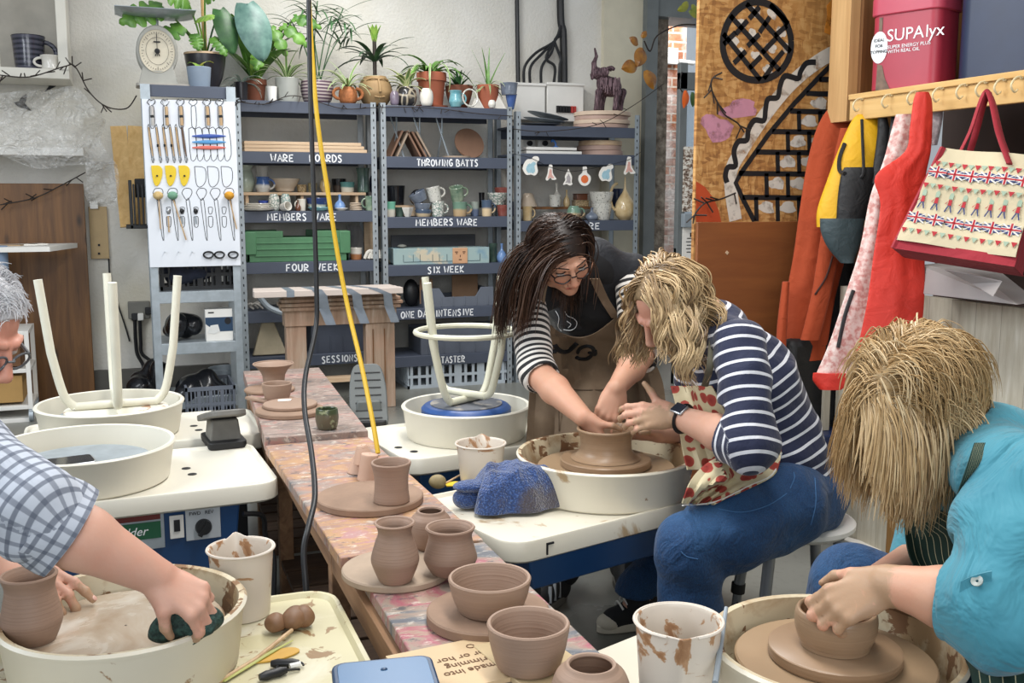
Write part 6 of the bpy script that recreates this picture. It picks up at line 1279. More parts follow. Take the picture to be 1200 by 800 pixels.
# trolley behind the old man's head
tx = aY(36,440,5.0)[0]; tr = thing('trolley','white framed trolley with cardboard shelves at the left edge','trolley',(tx-.3,5.2,0)); zt_ = aY(25,388,5.0)[2]
for x in (tx-.01, tx-.62):
    for y in (5.0,5.4): mb = MB(); mb.box((x,y,zt_/2+.04),(.025,.025,zt_-.08)); mb.build('post',M_white,tr); mb = MB(); mb.lathe([(.04,-.012),(.04,.012)],(x,y,.04),16,RY(pi/2)); mb.build('castor',M_galv,tr)
for z in (zt_,aY(25,432,5.0)[2],aY(25,475,5.0)[2],aY(25,490,5.0)[2]): mb = MB(); mb.box((tx-.31,5.2,z-.012),(.62,.42,.025)); mb.build('shelf',M_white,tr,bevel=.003)
for z0,z1,c in ((aY(25,472,5.0)[2],aY(25,440,5.0)[2],'#b18c55'),(aY(25,430,5.0)[2],aY(25,404,5.0)[2],'#6a4a30')): mb = MB(); mb.box((tx-.32,5.2,(z0+z1)/2),(.54,.36,z1-z0-.004)); tag(mb.build('cardboard_box',mat('card_'+c[1:],c,.85),bevel=.004),{'#b18c55': 'tan cardboard box on the lower trolley shelf','#6a4a30': 'dark brown box on the upper trolley shelf'}[c],'box')
# ------------------------------------------------------------------ wooden mantel with taped boards
t = NT('worn_limed_wood'); f = t.noise(1.2,7,t.co((16,16,1.3)),.65,.8); t.col(t.mix(t.ramp(t.noise(6,5),[(.45,0.),(.65,.5)]),t.ramp(f,[(.3,'#8d7059'),(.55,'#b39a84'),(.75,'#cdbfb0')]),'#b98f76')); t.set(.75); t.bump(f,.3,.004); M_lime = t.m
MY = 4.65; m0 = aY(336,400,MY)[0]; m1 = aY(463,400,MY)[0]; zm = aY(400,343,MY)[2]; zl = aY(400,380,MY)[2]
mt = thing('mantelpiece','worn wooden fireplace surround standing before the shelving','mantelpiece',((m0+m1)/2,MY+.05,0))
for k,(x0,x1) in enumerate(((m0,m0+.125),(m1-.19,m1))): mb = MB(); mb.box(((x0+x1)/2,MY+.05,zl/2),(x1-x0,.09,zl)); mb.build('upright',M_lime,mt,bevel=.004)
mb = MB(); mb.box((m1-.145,MY-.001,zl*.48),(.006,.006,zl*.9)); mb.box((m1-.07,MY-.001,zl*.48),(.005,.006,zl*.9)); mb.build('panel_groove',M_woodd,mt)
mb = MB(); mb.box(((m0+m1)/2,MY+.045,(zl+zm)/2),(m1-m0+.02,.11,zm-zl)); mb.build('frieze',M_lime,mt,bevel=.004)
mb = MB()
for q,o in ((.55,.012),(.68,.024),(.8,.012)): mb.box(((m0+m1)/2,MY+.02,zl+(zm-zl)*q),(m1-m0+.04+o*2,.1+o*2,.022))
mb.build('moulding', M_lime, mt, bevel=.005)
mb = MB(); mb.box(((m0+m1)/2,MY+.05,.2),(m1-m0-.1,.07,.035)); mb.build('cross_bar',M_woodx,mt,bevel=.004)
xs0, xs1 = aY(297, 340, MY-.15)[0], aY(471, 340, MY-.15)[0]
for k in range(3): mb = MB(); mb.box(((xs0+xs1)/2-.0*k,MY-.14+.09*k,zm+.02+.012*0),(xs1-xs0-.02*k,.086,.038)); tag(mb.build('board',mat('pinkish_white_board','#cdbfb5',.6,var=.06,vs=4,stretch=(1,8,8)),bevel=.003),('front','middle','rear')[k]+' of the pale boards taped on top of the mantel','board','pale boards on the mantel')
M_tape = mat('duct_tape', '#878f99', .35, .2, var=.1, vs=20)
for k, (xa, xb) in enumerate(((336, 345), (360, 372), (390, 401), (416, 426))):
    a = aY(xa,340,MY-.19)[0]; w = aY(xb,340,MY-.19)[0]-a; zt2 = zm+.0405; zbt = aY(370,375,MY-.1)[2] if k else zm+.002
    mb = MB(); P = [[np.array([a+w*v+.015*k*q,y,z]) for v in (0,.5,1)] for q,(y,z) in enumerate(((MY+.06,zt2),(MY-.07,zt2),(MY-.185,zt2),(MY-.1855,zm+.02),(MY-.185,zm)))]
    if k: P += [[np.array([a+w*v+.015*k*4+.02*q,MY-.13+.01*sin(3*v+q),zm-.03-(zm-zbt)*q/3]) for v in (0,.5,1)] for q in range(1,4)]
    mb.grid(np.array(P),.002); tag(mb.build('tape_strip',M_tape),('short leftmost','second','third','rightmost')[k]+' strip of silver duct tape over the mantel boards','tape','duct tape strips')
# hanging cables
cable('hanging_cable','black power cable hanging from the roof past the painted boards',[aD(362,-60,2.35),aD(362,20,2.35),aD(364,120,2.35),aD(368,240,2.35),aD(371,340,2.35),aD(370,385,2.34),aD(358,440,2.25),aD(357,480,2.15),aD(365,530,2.05),aD(369,580,1.94),aD(362,615,1.85),aD(356,645,1.82),aD(359,695,1.8),aD(360,760,1.79)],.0075,M_black,10)
cable('hanging_cable','yellow power cable hanging from the roof to the stacked cups',[aD(361,-40,2.6),aD(363,20,2.6),aD(369,110,2.6),aD(375,165,2.6),aD(385,230,2.6),aD(396,300,2.6),aD(408,362,2.58),aD(424,430,2.52),aD(437,495,2.45),aD(443,531,2.42)],.0078,mat('yellow_flex','#c9a31f',.45,var=.06),10)
# ------------------------------------------------------------------ pottery wheels
def wheel(label,c,ang,Zt,D,L0,L1,Wd,hb=.115,basin=None,tray=None,head_r=.16,head_m=None,hoff=.05,body=True,box_z=.3,ext=None,ext_body=(.0,.0)):
    """c = centre of the splash pan; local x runs along the tray; L0..L1 and Wd give the tray"""
    R = RZ(ang); c = np.array([c[0],c[1],0]); w = thing('pottery_wheel',label,'pottery wheel',c,'pottery wheels'); T = lambda x,y,z: c+R@np.array([x,y,0])+UP*z
    # tray: rounded slab with raised lip
    def loop(ins, z, rad=.07):
        pl = []; a, b = L0+ins, L1-ins; h = Wd/2-ins; r = max(rad-ins, .012)
        for (sx, sy, a0) in ((1, 1, 0), (-1, 1, 90), (-1, -1, 180), (1, -1, 270)):
            for k in range(6): q = radians(a0+90*k/5); pl.append(T((b-r if sx > 0 else a+r)+r*cos(q),sy*(h-r)+r*sin(q),z))
        return pl
    mb = MB(); loops = [loop(.012,Zt-.05),loop(0,Zt-.042),loop(0,Zt+.004),loop(.003,Zt+.009),loop(.012,Zt+.009),loop(.02,Zt),loop(.05,Zt)]; n = len(loops[0]); V = [p for l_ in loops for p in l_]; F = []
    for i in range(len(loops)-1):
        for k in range(n): F.append((i*n+k, i*n+(k+1) % n, (i+1)*n+(k+1) % n, (i+1)*n+k))
    F += [tuple(range(n-1,-1,-1)),tuple((len(loops)-1)*n+k for k in range(n))]; mb.add(V,F); mb.build('tray',tray or M_cream,w)
    r = D/2; z0 = Zt+.001
    mb = MB(); th = .006; mb.lathe([(.004,z0),(r*.9,z0),(r*.925,z0+.006),(r*.985,z0+hb-.012),(r,z0+hb-.008),(r+.003,z0+hb),(r-.002,z0+hb+.005),(r-.012,z0+hb+.003),(r*.985-th-.004,z0+hb-.012),(r*.925-th,z0+.014),(r*.9-th,z0+.008),(.004,z0+.008)],c,72,cap=False)
    mb.mi = [0 if i < 6*72 else 1 for i in range(len(mb.f))]; mb.build('splash_pan',[ext or tray or M_cream,basin or M_cream],w)
    hz = z0+hoff; mb = MB(); mb.lathe([(.004,hz-.045),(.03,hz-.045),(.03,hz-.02),(head_r-.004,hz-.02),(head_r,hz-.016),(head_r,hz-.003),(head_r-.003,hz),(.004,hz)],c,64,cap=False); mb.build('wheel_head',head_m or M_galv,w)
    if body:
        mb = MB(); x0,x1 = L0+.06+ext_body[0],L1-.06+ext_body[1]; mb.box(T((x0+x1)/2,0,(Zt-.05+box_z)/2),(x1-x0,Wd-.07,Zt-.05-box_z),R,taper=.94); mb.build('motor_housing',M_blue,w,bevel=.006)
        for sx in (x0+.04, x1-.04):
            for sy in (-1, 1):
                q = T(sx,sy*(Wd/2-.08),0); mb = MB(); mb.box(q+UP*(box_z/2),(.04,.04,box_z),R); mb.build('leg',M_black,w,bevel=.003)
    return w, T, hz
def drain(w, T, Zt, pts):
    for x,y in pts: mb = MB(); mb.lathe([(.002,0),(.014,0),(.014,.0012),(.002,.0012)],T(x,y,Zt+.0003),18,cap=False); mb.build('drain_hole',M_ink,w)
# right-hand far wheel with the cream stool
cR = np.array([.196, 1.719, .61]); TR = .49
w,T,hz = wheel('far wheel behind the instructor, carrying a cream stool with a blue seat',cR,radians(8),TR,.47,-.35,.3,.54,.115,head_r=.17,hoff=.075)
drain(w, T, TR, ((-.29, -.05), (-.265, -.13)))
def pedal(label, c, ang, tilt, m, flip=False):
    R = RZ(ang); g = thing('foot_pedal',label,'pedal',c,'wheel foot pedals'); mb = MB(); mb.rrect(np.array(c),.13,.2,0,.025,.02,R); mb.build('base',M_rubber,g,bevel=.004)
    Rp = R@RX(tilt); mb = MB(); pl = smooth_path([(-.06,-.12),(.06,-.12),(.072,-.05),(.07,.06),(.05,.14),(0,.15),(-.05,.14),(-.07,.06),(-.072,-.05),(-.06,-.12)],4)[:-1]; o = np.array(c)+UP*.09; mb.prism([tuple(q) for q in pl],o,Rp[:,0],Rp[:,1],.022); mb.build('plate',m,g,bevel=.005)
    mb = MB()
    for k in range(7): mb.box(o+Rp@np.array([0, -.09+.033*k, .0235]), (.1, .004, .003), Rp)
    mb.build('tread',M_rubber,g); mb = MB(); mb.box(np.array(c)+UP*.055,(.09,.1,.08),R,taper=1.2); mb.build('hinge_block',m,g,bevel=.006); return g
M_ped = mat('grey_rubber_pedal','#585c5b',.55,var=.08); M_ped2 = mat('dirty_grey_pedal','#6d6b66',.6,var=.2,vs=12)
p = aZ(432,495,TR+.001); pedal('grey pedal tilted up on its edge beside the stool wheel',p,radians(-10),radians(52),M_ped)
# left far wheel with upside-down stool, left near wheel with the phone
cL = np.array([-1.028, 2.163, .61]); TL = .5
w,T,hz = wheel('far left wheel with an upside down cream stool in its pan',cL,radians(2),TL,.512,-.3,.53,.5,.115,head_r=.19,hoff=.072)
drain(w, T, TL, ((.29, .02), (.3, -.06)))
p = aZ(262,519,TL+.001); pedal('black foot pedal lying upside down on the far left wheel',p,radians(185),radians(14),M_ped2)
c2 = np.array([-1.098, 1.511, .61]); T2_ = .5
w2,T2,hz = wheel('left wheel with a phone in its pan and a blue control panel',c2,radians(3),T2_,.534,-.3,.545,.56,.115,head_r=.195,hoff=.068,box_z=.24,ext_body=(0,-.06))
drain(w2, T2, T2_, ((.3, .03), (.31, -.05)))
R2w = RZ(radians(3)); fy = -.56/2+.035-.002
def F2(x, z): return T2(x, fy-.004, z)
mb = MB(); mb.box(F2(.1, .40), (.21, .004, .115), R2w); lp = mb.build('label_plate', M_galv, w2, bevel=.001)
mb = MB(); mb.box(T2(.1,fy-.0075,.40),(.19,.002,.05),R2w); mb.build('green_band',mat('label_green','#1d5a3c',.5),lp)
mb = MB(); mb.box(T2(.1,fy-.0075,.442),(.19,.002,.022),R2w); mb.build('red_band',mat('label_red','#6a2723',.5),lp)
text_mesh('Alder',.036,T2(.075,fy-.0088,.388),R2w[:,0],UP,.001,shear=.3).build('label_lettering',M_chalk,lp,smooth=False)
mb = MB(); mb.box(F2(.24,.40),(.04,.006,.07),R2w); sw = mb.build('switch_plate',M_white,w2,bevel=.002); mb = MB(); mb.box(T2(.24,fy-.009,.405),(.017,.008,.034),R2w); mb.build('rocker',M_black,sw)
mb = MB(); mb.box(F2(.315,.40),(.1,.006,.095),R2w); kp = mb.build('control_plate',mat('silver_panel','#b7bdc2',.4),w2,bevel=.002)
mb = MB(); mb.lathe([(.024,0),(.024,.012),(.02,.022)],T2(.315,fy-.006,.392),20,RX(pi/2)); mb.box(T2(.315,fy-.03,.392),(.012,.014,.05),R2w@RY(.6)); mb.build('knob',M_black,kp)
for s_,x in (('FWD',.275),('REV',.32)): text_mesh(s_,.015,T2(x,fy-.0085,.43),R2w[:,0],UP,.001).build('panel_lettering',M_ink,kp,smooth=False)
p = aZ(205,520,.56); q = T2(-.1,-.06,hz+.001); ph = thing('phone','silver edged phone lying in the pan of the left wheel','phone',q); Rp = RZ(.2)
mb = MB(); mb.rrect(q,.26,.1,0,.012,.012,Rp); mb.build('body',M_steel,ph,bevel=.002); mb = MB(); mb.rrect(q,.25,.09,.0122,.0135,.01,Rp); mb.build('screen',mat('dark_glass','#1b1d22',.12),ph)
p = aZ(291,567,T2_+.001); mb = MB(); mb.prism([(-.03,-.01),(.02,-.014),(.035,.005),(.0,.012)],p,(1,0,0),(0,1,0),.001); tag(mb.build('sticker_scrap',mat('peeled_sticker','#cdbcb6',.7,var=.3,vs=60),smooth=False),'peeling sticker scrap near the corner of the left wheel tray','sticker')
cable('cable','black cable curling beside the blue control panel',[T2(.43,fy-.02,.42),T2(.49,fy,.4),T2(.5,fy+.02,.33),T2(.52,fy,.25),T2(.5,fy-.05,.1)],.008,M_black)
M_tray3 = splat('yellowed_tray', '#c4bc98', [(.5, '#d6d0bb', .46, .6), (2.0, '#8d6f4a', .585, .61)], .42, 8)
# man's wheel at front left
c3 = np.array([-.978, .14, .61]); T3_ = .49
w3,T3,hz3 = wheel('front left wheel with slurry, worked by the man in the checked shirt',c3,radians(0),T3_,.432,-.34,.43,.5,.12,M_dirty,M_tray3,.165,ext=M_cream2,hoff=.07,box_z=.2)
drain(w3, T3, T3_, ((.29, .09),))
t = NT('slurry_disc'); f = t.noise(5,5,None,.55,1.2); t.col(t.ramp(f,[(.35,'#a28a70'),(.5,'#b8a894'),(.62,'#cfc8bb')])); t.set(t.ramp(f,[(.35,.1),(.6,.35)]),coat=.5); t.bump(f,.15,.004); M_slur = t.m
mb = MB(); mb.lathe([(.002,0),(.172,0),(.177,.004),(.177,.012),(.173,.016),(.002,.014)],c3*np.array([1,1,0])+UP*(hz3+.001),60,cap=False); tag(mb.build('throwing_bat',M_slur),'wide bat covered with grey slurry on the front left wheel','bat')
zb3 = hz3+.0155
pv = aZ(39,750,zb3); pot('vase','brown clay vase held steady by the man at the front left','vase',pv,66/2*depth(pv)/FPX*1.02,.122,'belly',M_clay)
# instructor's wheel
cI = np.array([.356, .874, .61]); TI = .495; aI = radians(16)
wI,TI_,hzI = wheel('middle wheel shared by the instructor and the seated woman',cI,aI,TI,.524,-.53,.28,.5,.115,M_mixdirt,M_cream2,.15,hoff=.062,box_z=.35,ext_body=(.02,.1))
mb = MB(); zI = hzI+.001; cI0 = np.array([cI[0],cI[1],0]); mb.lathe([(.002,0),(.2,0),(.203,.004),(.203,.013),(.2,.016),(.002,.016)],cI0+UP*zI,64,cap=False); tag(mb.build('throwing_bat',M_batw),'large wet bat on the middle wheel','bat')
mb = MB(); zI += .017; mb.lathe([(.002,0),(.132,0),(.134,.002),(.134,.018),(.131,.021),(.002,.021)],cI0+UP*zI,64,cap=False); tag(mb.build('throwing_bat',M_clayw),'smaller clay covered bat under the cylinder being thrown','bat')
zI += .0215; pw = smooth_path([(.002,0),(.098,0),(.094,.006),(.08,.02),(.076,.04),(.077,.06),(.083,.078),(.087,.086),(.084,.091),(.078,.088),(.072,.07),(.068,.04),(.066,.018),(.003,.016)],3)
mb = MB(); mb.lathe([tuple(q) for q in pw],cI0+UP*zI,56,cap=False); tag(mb.build('clay_cylinder',M_clayw),'wet clay cylinder being thrown under four hands on the middle wheel','pot'); zIr = zI+.09
RI = RZ(aI)
for k, (x, y) in enumerate(((620, 624),)): 
    mb = MB(); q = TI_(-.42,-.252,TI-.02); mb.box(q,(.004,.004,.03),RI); mb.box(q+UP*.013+RI@np.array([.01,0,0]),(.022,.004,.005),RI); mb.build('ink_mark',M_ink,wI)
# woman's wheel at front right
cW = np.array([.15, -.448, .61]); TW_ = .495
wW,TWf,hzW = wheel('front right wheel with thick slurry, worked by the woman in turquoise',cW,radians(18),TW_,.42,-.3,.24,.46,.115,M_mixdirt,M_cream2,.12,hoff=.075,box_z=.2)
cW0 = np.array([cW[0], cW[1], 0]); zW = hzW+.001
mb = MB(); mb.lathe([(.002,0),(.163,0),(.166,.003),(.166,.012),(.163,.015),(.002,.015)],cW0+UP*zW,64,cap=False); tag(mb.build('throwing_bat',M_batw),'large clay covered bat on the front right wheel','bat')
zW += .016; mb = MB(); mb.lathe([(.002,0),(.108,0),(.11,.003),(.11,.018),(.106,.021),(.002,.021)],cW0+UP*zW,64,cap=False); tag(mb.build('throwing_bat',M_clayw),'thick round bat under the bowl at the front right','bat')
zW += .0215; pw = smooth_path([(.002,0),(.052,0),(.058,.005),(.066,.027),(.068,.046),(.066,.06),(.062,.064),(.058,.06),(.06,.042),(.055,.016),(.003,.01)],3)
cWp = cW0+np.array([.0,.0,0]); mb = MB(); mb.lathe([tuple(q) for q in pw],cWp+UP*zW,56,cap=False); tag(mb.build('bowl',M_clayw),'round clay bowl the woman in turquoise is shaping','bowl'); zWr = zW+.064
mb = MB(); a = aD(851,712,1.33); b = aD(838,800,1.2); mb.tube([a,(a+b)/2,b],[.0035,.0045,.005],8); tag(mb.build('needle_tool',M_grey),'grey metal tool standing upright between the bucket and front right pan','tool')
# ------------------------------------------------------------------ stools
M_cst = splat('chipped_cream_enamel','#d5d3bd',[(2.2,'#6d5f4c',.68,.7)],.45,10); M_cst2 = mat('cream_stool_enamel','#dcd8c6',.45,var=.05)
def u_legs(g, c, rot, r0, r1, z0, z1, rr, m, tilt=0, zc=.0):
    for k in range(2):
        a = rot+k*pi/2; d = np.array([cos(a), sin(a), 0]); P = []
        P = [c+d*r1+UP*z1,c+d*(r1*.55+r0*.45)+UP*(z1*.45+z0*.55),c+d*r0+UP*(z0+.06),c+d*(r0-.035)+UP*(z0+.012+.02*k),c-d*(r0-.035)+UP*(z0+.012+.02*k),c-d*r0+UP*(z0+.06),c-d*(r1*.55+r0*.45)+UP*(z1*.45+z0*.55),c-d*r1+UP*z1]
        Q = [P[0],P[1]]+list(smooth_path([P[1],P[2],P[3]],5)[3:])+list(smooth_path([P[3],P[4]],2))[1:]+list(smooth_path([P[4],P[5],P[6]],5)[1:-3])+[P[6],P[7]]
        for q0,q1 in ((0,len(Q)//2+1),(len(Q)//2,len(Q))): mb = MB(); mb.tube(Q[q0:q1],rr,10); mb.build('leg',m,g)
sR = np.array([cR[0], cR[1], 0]); zs = TR+.077
g = thing('stool', 'upturned cream stool with a blue seat, standing in the far right pan', 'stool', sR+UP*zs)
mb = MB(); mb.lathe([(.002,0),(.15,0),(.165,.012),(.165,.03),(.155,.04),(.147,.043),(.002,.043)],sR+UP*zs,48,cap=False); mb.build('seat',mat('blue_vinyl_seat','#254a85',.4,var=.12,vs=30),g)
mb = MB(); mb.lathe([(.002,.0432),(.132,.0432),(.132,.047),(.002,.047)],sR+UP*zs,48,cap=False); mb.build('seat_underside',splat('grubby_underside','#5c5f66',[(.7,'#9a938a',.5,.6)],.8,9),g)
u_legs(g, sR, radians(31), .122, .2, zs+.05, zs+.5, .0138, M_cst)
mb = MB(); zr2 = zs+.31; mb.tube([sR+UP*zr2+np.array([.182*cos(a),.182*sin(a),0]) for a in np.linspace(0,2*pi,41)[:-1]],.01,8,closed=True); mb.build('foot_ring',M_cst,g)
sL = np.array([cL[0]+.02, cL[1], 0]); zs = TL+.074
g = thing('stool', 'upturned cream stool with long legs in the far left pan', 'stool', sL+UP*zs)
mb = MB(); mb.lathe([(.002,0),(.17,0),(.18,.008),(.18,.02),(.17,.024),(.002,.022)],sL+UP*zs,48,cap=False); mb.build('seat',splat('paint_flecked_seat','#ddd9c9',[(1.2,'#9a6a45',.62,.66)],.5,12),g)
u_legs(g, sL, radians(3), .175, .235, zs+.025, zs+.5, .0155, M_cst2)
# stool of the seated woman
sM = aD(930, 622, 2.2); sM[2] = 0; zseat = .455
g = thing('stool', 'white seated stool with grey adjustable legs under the woman in jeans', 'stool', sM)
mb = MB(); mb.lathe([(.002,zseat-.035),(.15,zseat-.035),(.17,zseat-.02),(.17,zseat-.008),(.155,zseat),(.002,zseat)],sM,48,cap=False,sx=1.0); mb.build('seat',M_white,g)
for k in range(4):
    a = radians(45+90*k-17); d = np.array([cos(a),sin(a),0]); A = sM+d*.135+UP*(zseat-.04); Bm = sM+d*.17+UP*.2; C = sM+d*.19; mb = MB(); mb.tube([A,Bm],.0165,12); lg = mb.build('leg',mat('grey_leg_metal','#8b8d90',.35,.5),g)
    mb = MB(); mb.tube([Bm+UP*.01,Bm*.9+C*.1],.021,12); mb.build('collar',M_rubber,lg); mb = MB(); mb.tube([Bm,C+UP*.02],.0135,12); mb.build('lower_tube',mat('grey_leg_metal','#8b8d90'),lg); mb = MB(); mb.tube([C+UP*.025,C],.018,12); mb.build('rubber_foot',M_rubber,lg)
    mb = MB(); 
    for q in range(4): e = Bm*(.75-.15*q)+C*(.25+.15*q); mb.ell(e-AWAY*.0125, (.004, .003, .004), 8, 6)
    mb.build('adjuster_hole', M_ink, lg)
# ------------------------------------------------------------------ painted boards on the bench
ZB = .55; ZF = ZB+.022
def quad_board(name, label, L0, L1, wid, z, th, m, edge=None, grp='painted boards'):
    """plank from near end L0 to far end L1 given by its left edge"""
    a = np.array([*L0,0.]); b = np.array([*L1,0.]); d = b-a; L = np.linalg.norm(d); d /= L; s_ = np.array([d[1],-d[0],0]); mb = MB(); mb.box((a+b)/2+s_*wid/2+UP*(z-th/2),(wid,L,th),np.array([s_,d,UP]).T); return tag(mb.build(name,m,bevel=.003),label,'board',grp)
def painted(name, stops, off, rough=.6):
    """boards smeared with dried slip and paint, streaked across the grain"""
    t = NT(name); mp = t.co((1,2.2,1)); ad = t.n('VectorMath',operation='ADD'); ad.inputs[1].default_value = (off,off*1.7,0); t.l(mp,ad.inputs[0]); v = ad.outputs[0]
    f = t.noise(3.2,8,v,.68,.9); c = t.ramp(f,stops); g = t.noise(26,6,v,.7); c = t.mix(t.ramp(g,[(.56,0.),(.66,.7)]),c,'#d5cbbd'); g2 = t.noise(19,7,t.co((1,1.6,1),rot=(0,0,.5)),.72); c = t.mix(t.ramp(g2,[(.57,0.),(.63,.75)]),c,'#4b4d53')
    t.col(c); t.set(rough); t.bump(g, .3, .003); return t.m
M_p1 = painted('painted_wood_grey_pink',[(.3,'#565557'),(.42,'#857268'),(.5,'#98857b'),(.56,'#a3756c'),(.63,'#8d7c6e'),(.75,'#b3a79b')],1.3)
M_p2 = painted('painted_wood_rose_ochre',[(.3,'#5d5f67'),(.41,'#94867d'),(.49,'#a07a6b'),(.56,'#b48d62'),(.62,'#a97978'),(.72,'#a99c8e')],4.1)
M_p3 = painted('painted_wood_grey_magenta',[(.3,'#42474f'),(.42,'#6d7076'),(.5,'#9c8a7b'),(.56,'#a65a68'),(.62,'#a48e7b'),(.74,'#75787e')],7.7)
quad_board('painted_board','far paint smeared board with the flared bowl and plates',(-.547,1.595),(-.473,2.97),.345,ZF,.045,M_p1)
quad_board('painted_board','middle paint smeared board with rose and ochre streaks',(-.522,.43),(-.547,1.575),.345,ZB,.03,M_p2)
quad_board('painted_board','near paint smeared board with magenta patches under the bowls',(-.5,-.3),(-.5,.42),.32,ZB,.03,M_p3)
bench = thing('bench','long rough wooden bench carrying the painted boards','bench',(-.36,1.4,0)); M_bench = wood('rough_bench_wood','#6a4c35','#9a7554',1,5,.7); M_bend = wood('dark_bench_slats','#3d2c20','#5d4633',0,4,.8)
def bleft(y): return -.525+.0*(y-.43) if y < 1.59 else -.547+.054*(y-1.59)
for y in (-.15, .6, 1.54, 2.3, 2.85):
    for o in (.03,.29): mb = MB(); mb.box((bleft(y)+o,y,.26),(.045,.045,.518)); mb.build('leg',M_bench,bench,bevel=.003)
for (ya, yb) in ((-.2, 1.56), (1.62, 2.95)):
    for o in (.022,.3): mb = MB(); mb.bar((bleft(ya)+o,ya,.49),(bleft(yb)+o,yb,.49),.025,.058,(0,0,1)); mb.build('rail',M_bench,bench,bevel=.002)
    n_ = 12
    for k in range(n_): y = ya+(yb-ya)*(k+.5)/n_; mb = MB(); mb.box((bleft(y)+.16,y,.16+.0),(.3,(yb-ya)/n_*.86,.02)); mb.build('slat',M_bend,bench,bevel=.002)
def onb(x, y, z=ZB): p = aZ(x, y, z); return p+UP*.0006
def cpot(label,x,w,yt,yb,kind,m=None,z=ZB,cat='pot',name=None,H_=None,handle=None,tilt=None,grp='clay pots on the boards'):
    p = onb(x,yb-w*.1,z); zc = depth(p); R = w/2*zc/FPX; return pot(name or cat,label,cat,p,R,H_ or (yb-yt-w*.16)*zc/FPX*1.0,kind,m or M_clay,handle,grp,48,tilt)
def bat(label, x, y, w, th=.014, m=None, z=ZB, grp='round bats on the boards'):
    p = onb(x,y,z); r = w/2*depth(p)/FPX; mb = MB(); mb.lathe([(.002,0),(r-.003,0),(r,.003),(r,th-.003),(r-.003,th),(.002,th)],p,56,cap=False); tag(mb.build('throwing_bat',m or M_bat),label,'bat',grp); return p[2]+th
z = bat('round bat under the flared bowl on the far board',316,458,58,.012,z=ZF); cpot('flared bowl with a narrow foot on the far board',321,48,423,452,'flare',M_clay2,z,'bowl')
z_ = bat('small bat under the little bowl on the far board',326,468,36,.006,z=ZF); cpot('little bowl in front of the flared bowl',325,35,447,472,'wide',M_clay2,z_,'bowl')
z = bat('lower wide bat of the pair carrying the white note',340,484,80,.017,z=ZF); z2 = bat('upper rimmed bat of the pair carrying the white note',340,476,63,.013,M_clay2,z)
p = onb(333,469,z2); mb = MB(); mb.prism([(-.025,-.015),(.02,-.018),(.03,.012),(-.02,.02)],p,(1,0,0),(0,1,0),.0012); tag(mb.build('note',M_paper,smooth=False),'little white note on the upper rimmed bat','paper')
p = onb(302,470,ZF); mb = MB(); mb.box(p+UP*.006,(.03,.13,.012),RZ(.5)); tag(mb.build('wood_block',M_clay2,bevel=.004),'short clay stick beside the bats on the far board','stick')
t = NT('green_drip_glaze'); zg = t.xyz(t.tc.outputs['Generated'])[2]; t.col(t.mix(t.ramp(t.noise(30,4),[(.58,0.),(.63,.9)]),t.ramp(t.math('ADD',zg,t.math('MULTIPLY',t.noise(18,3),.3)),[(.85,'#57503f'),(.95,'#3f4a33')]),'#8a9070')); t.set(.3); M_drip = t.m
cpot('small dark cup with a dripping green rim on the far board',383.5,27,477,505,'cupround',M_drip,ZF,'cup')
zb = bat('large round bat with a tall cup standing on it', 434, 588, 124, .02)
cpot('straight tall cup on the large round bat', 459, 47, 538, 592, 'tumbler', None, zb, 'cup')
M_pk = mat('pale_pink_clay', '#c3a08a', .65, var=.06)
for k,(x,w_,y0,y1,zz,l_) in enumerate(((422,30,540,556,ZB,'lower upturned pale pink cup by the yellow cable'),(424,26,527,546,ZB+.035,'upper upturned pale pink cup stacked by the yellow cable'))): cpot(l_,x,w_,y0,y1,'cone',M_pk,zz,'cup',tilt=RX(pi)@RY(.15*k),H_=.05)
cpot('pale pink beaker leaning next to the stacked pink cups',434,24,532,566,'cup',M_pk,ZB,'cup',tilt=RX(pi)@RY(-.12),H_=.075)
zb = bat('pale worn bat under the tallest waisted vase', 465, 672, 128, .016, M_batg)
cpot('tallest waisted clay vase on the pale worn bat',463.5,56,596,686,'vase',None,zb,'vase',H_=.125)
cpot('rounded clay cup behind the tallest waisted vase', 505, 50, 580, 646, 'jar', None, zb, 'cup', H_=.085)
cpot('squat bellied clay vase right of the tallest one',528,62,600,676,'belly',None,zb,'vase',H_=.098)
zb = bat('thick brown bat under the wide straight bowl', 572, 726, 144, .022)
cpot('wide straight sided clay bowl on the thick brown bat',574,97,662,724,'wide',M_clay2,zb,'bowl',H_=.064)
p = aZ(618,785,ZB); mb = MB(); d = np.array([-.16,1,0]); d /= np.linalg.norm(d); s_ = np.array([d[1],-d[0],0]); mb.box(p+d*.012+s_*.02+UP*.006,(.135,.2,.011),np.array([s_,d,UP]).T); tag(mb.build('square_bat',mat('pale_square_ply','#c3ad86',.7,var=.06),bevel=.002),'pale square bat under the clay bowl at the front','bat')
cpot('deep clay bowl on the pale square bat at the front',619,97,710,790,'wide',M_clay2,ZB+.0125,'bowl',H_=.077)
p = aZ(692,800,ZB); cpot('globular clay pot at the bottom edge of the photo',692,92,766,838,'round',M_clay2,ZB+.0006,'pot',H_=.072)
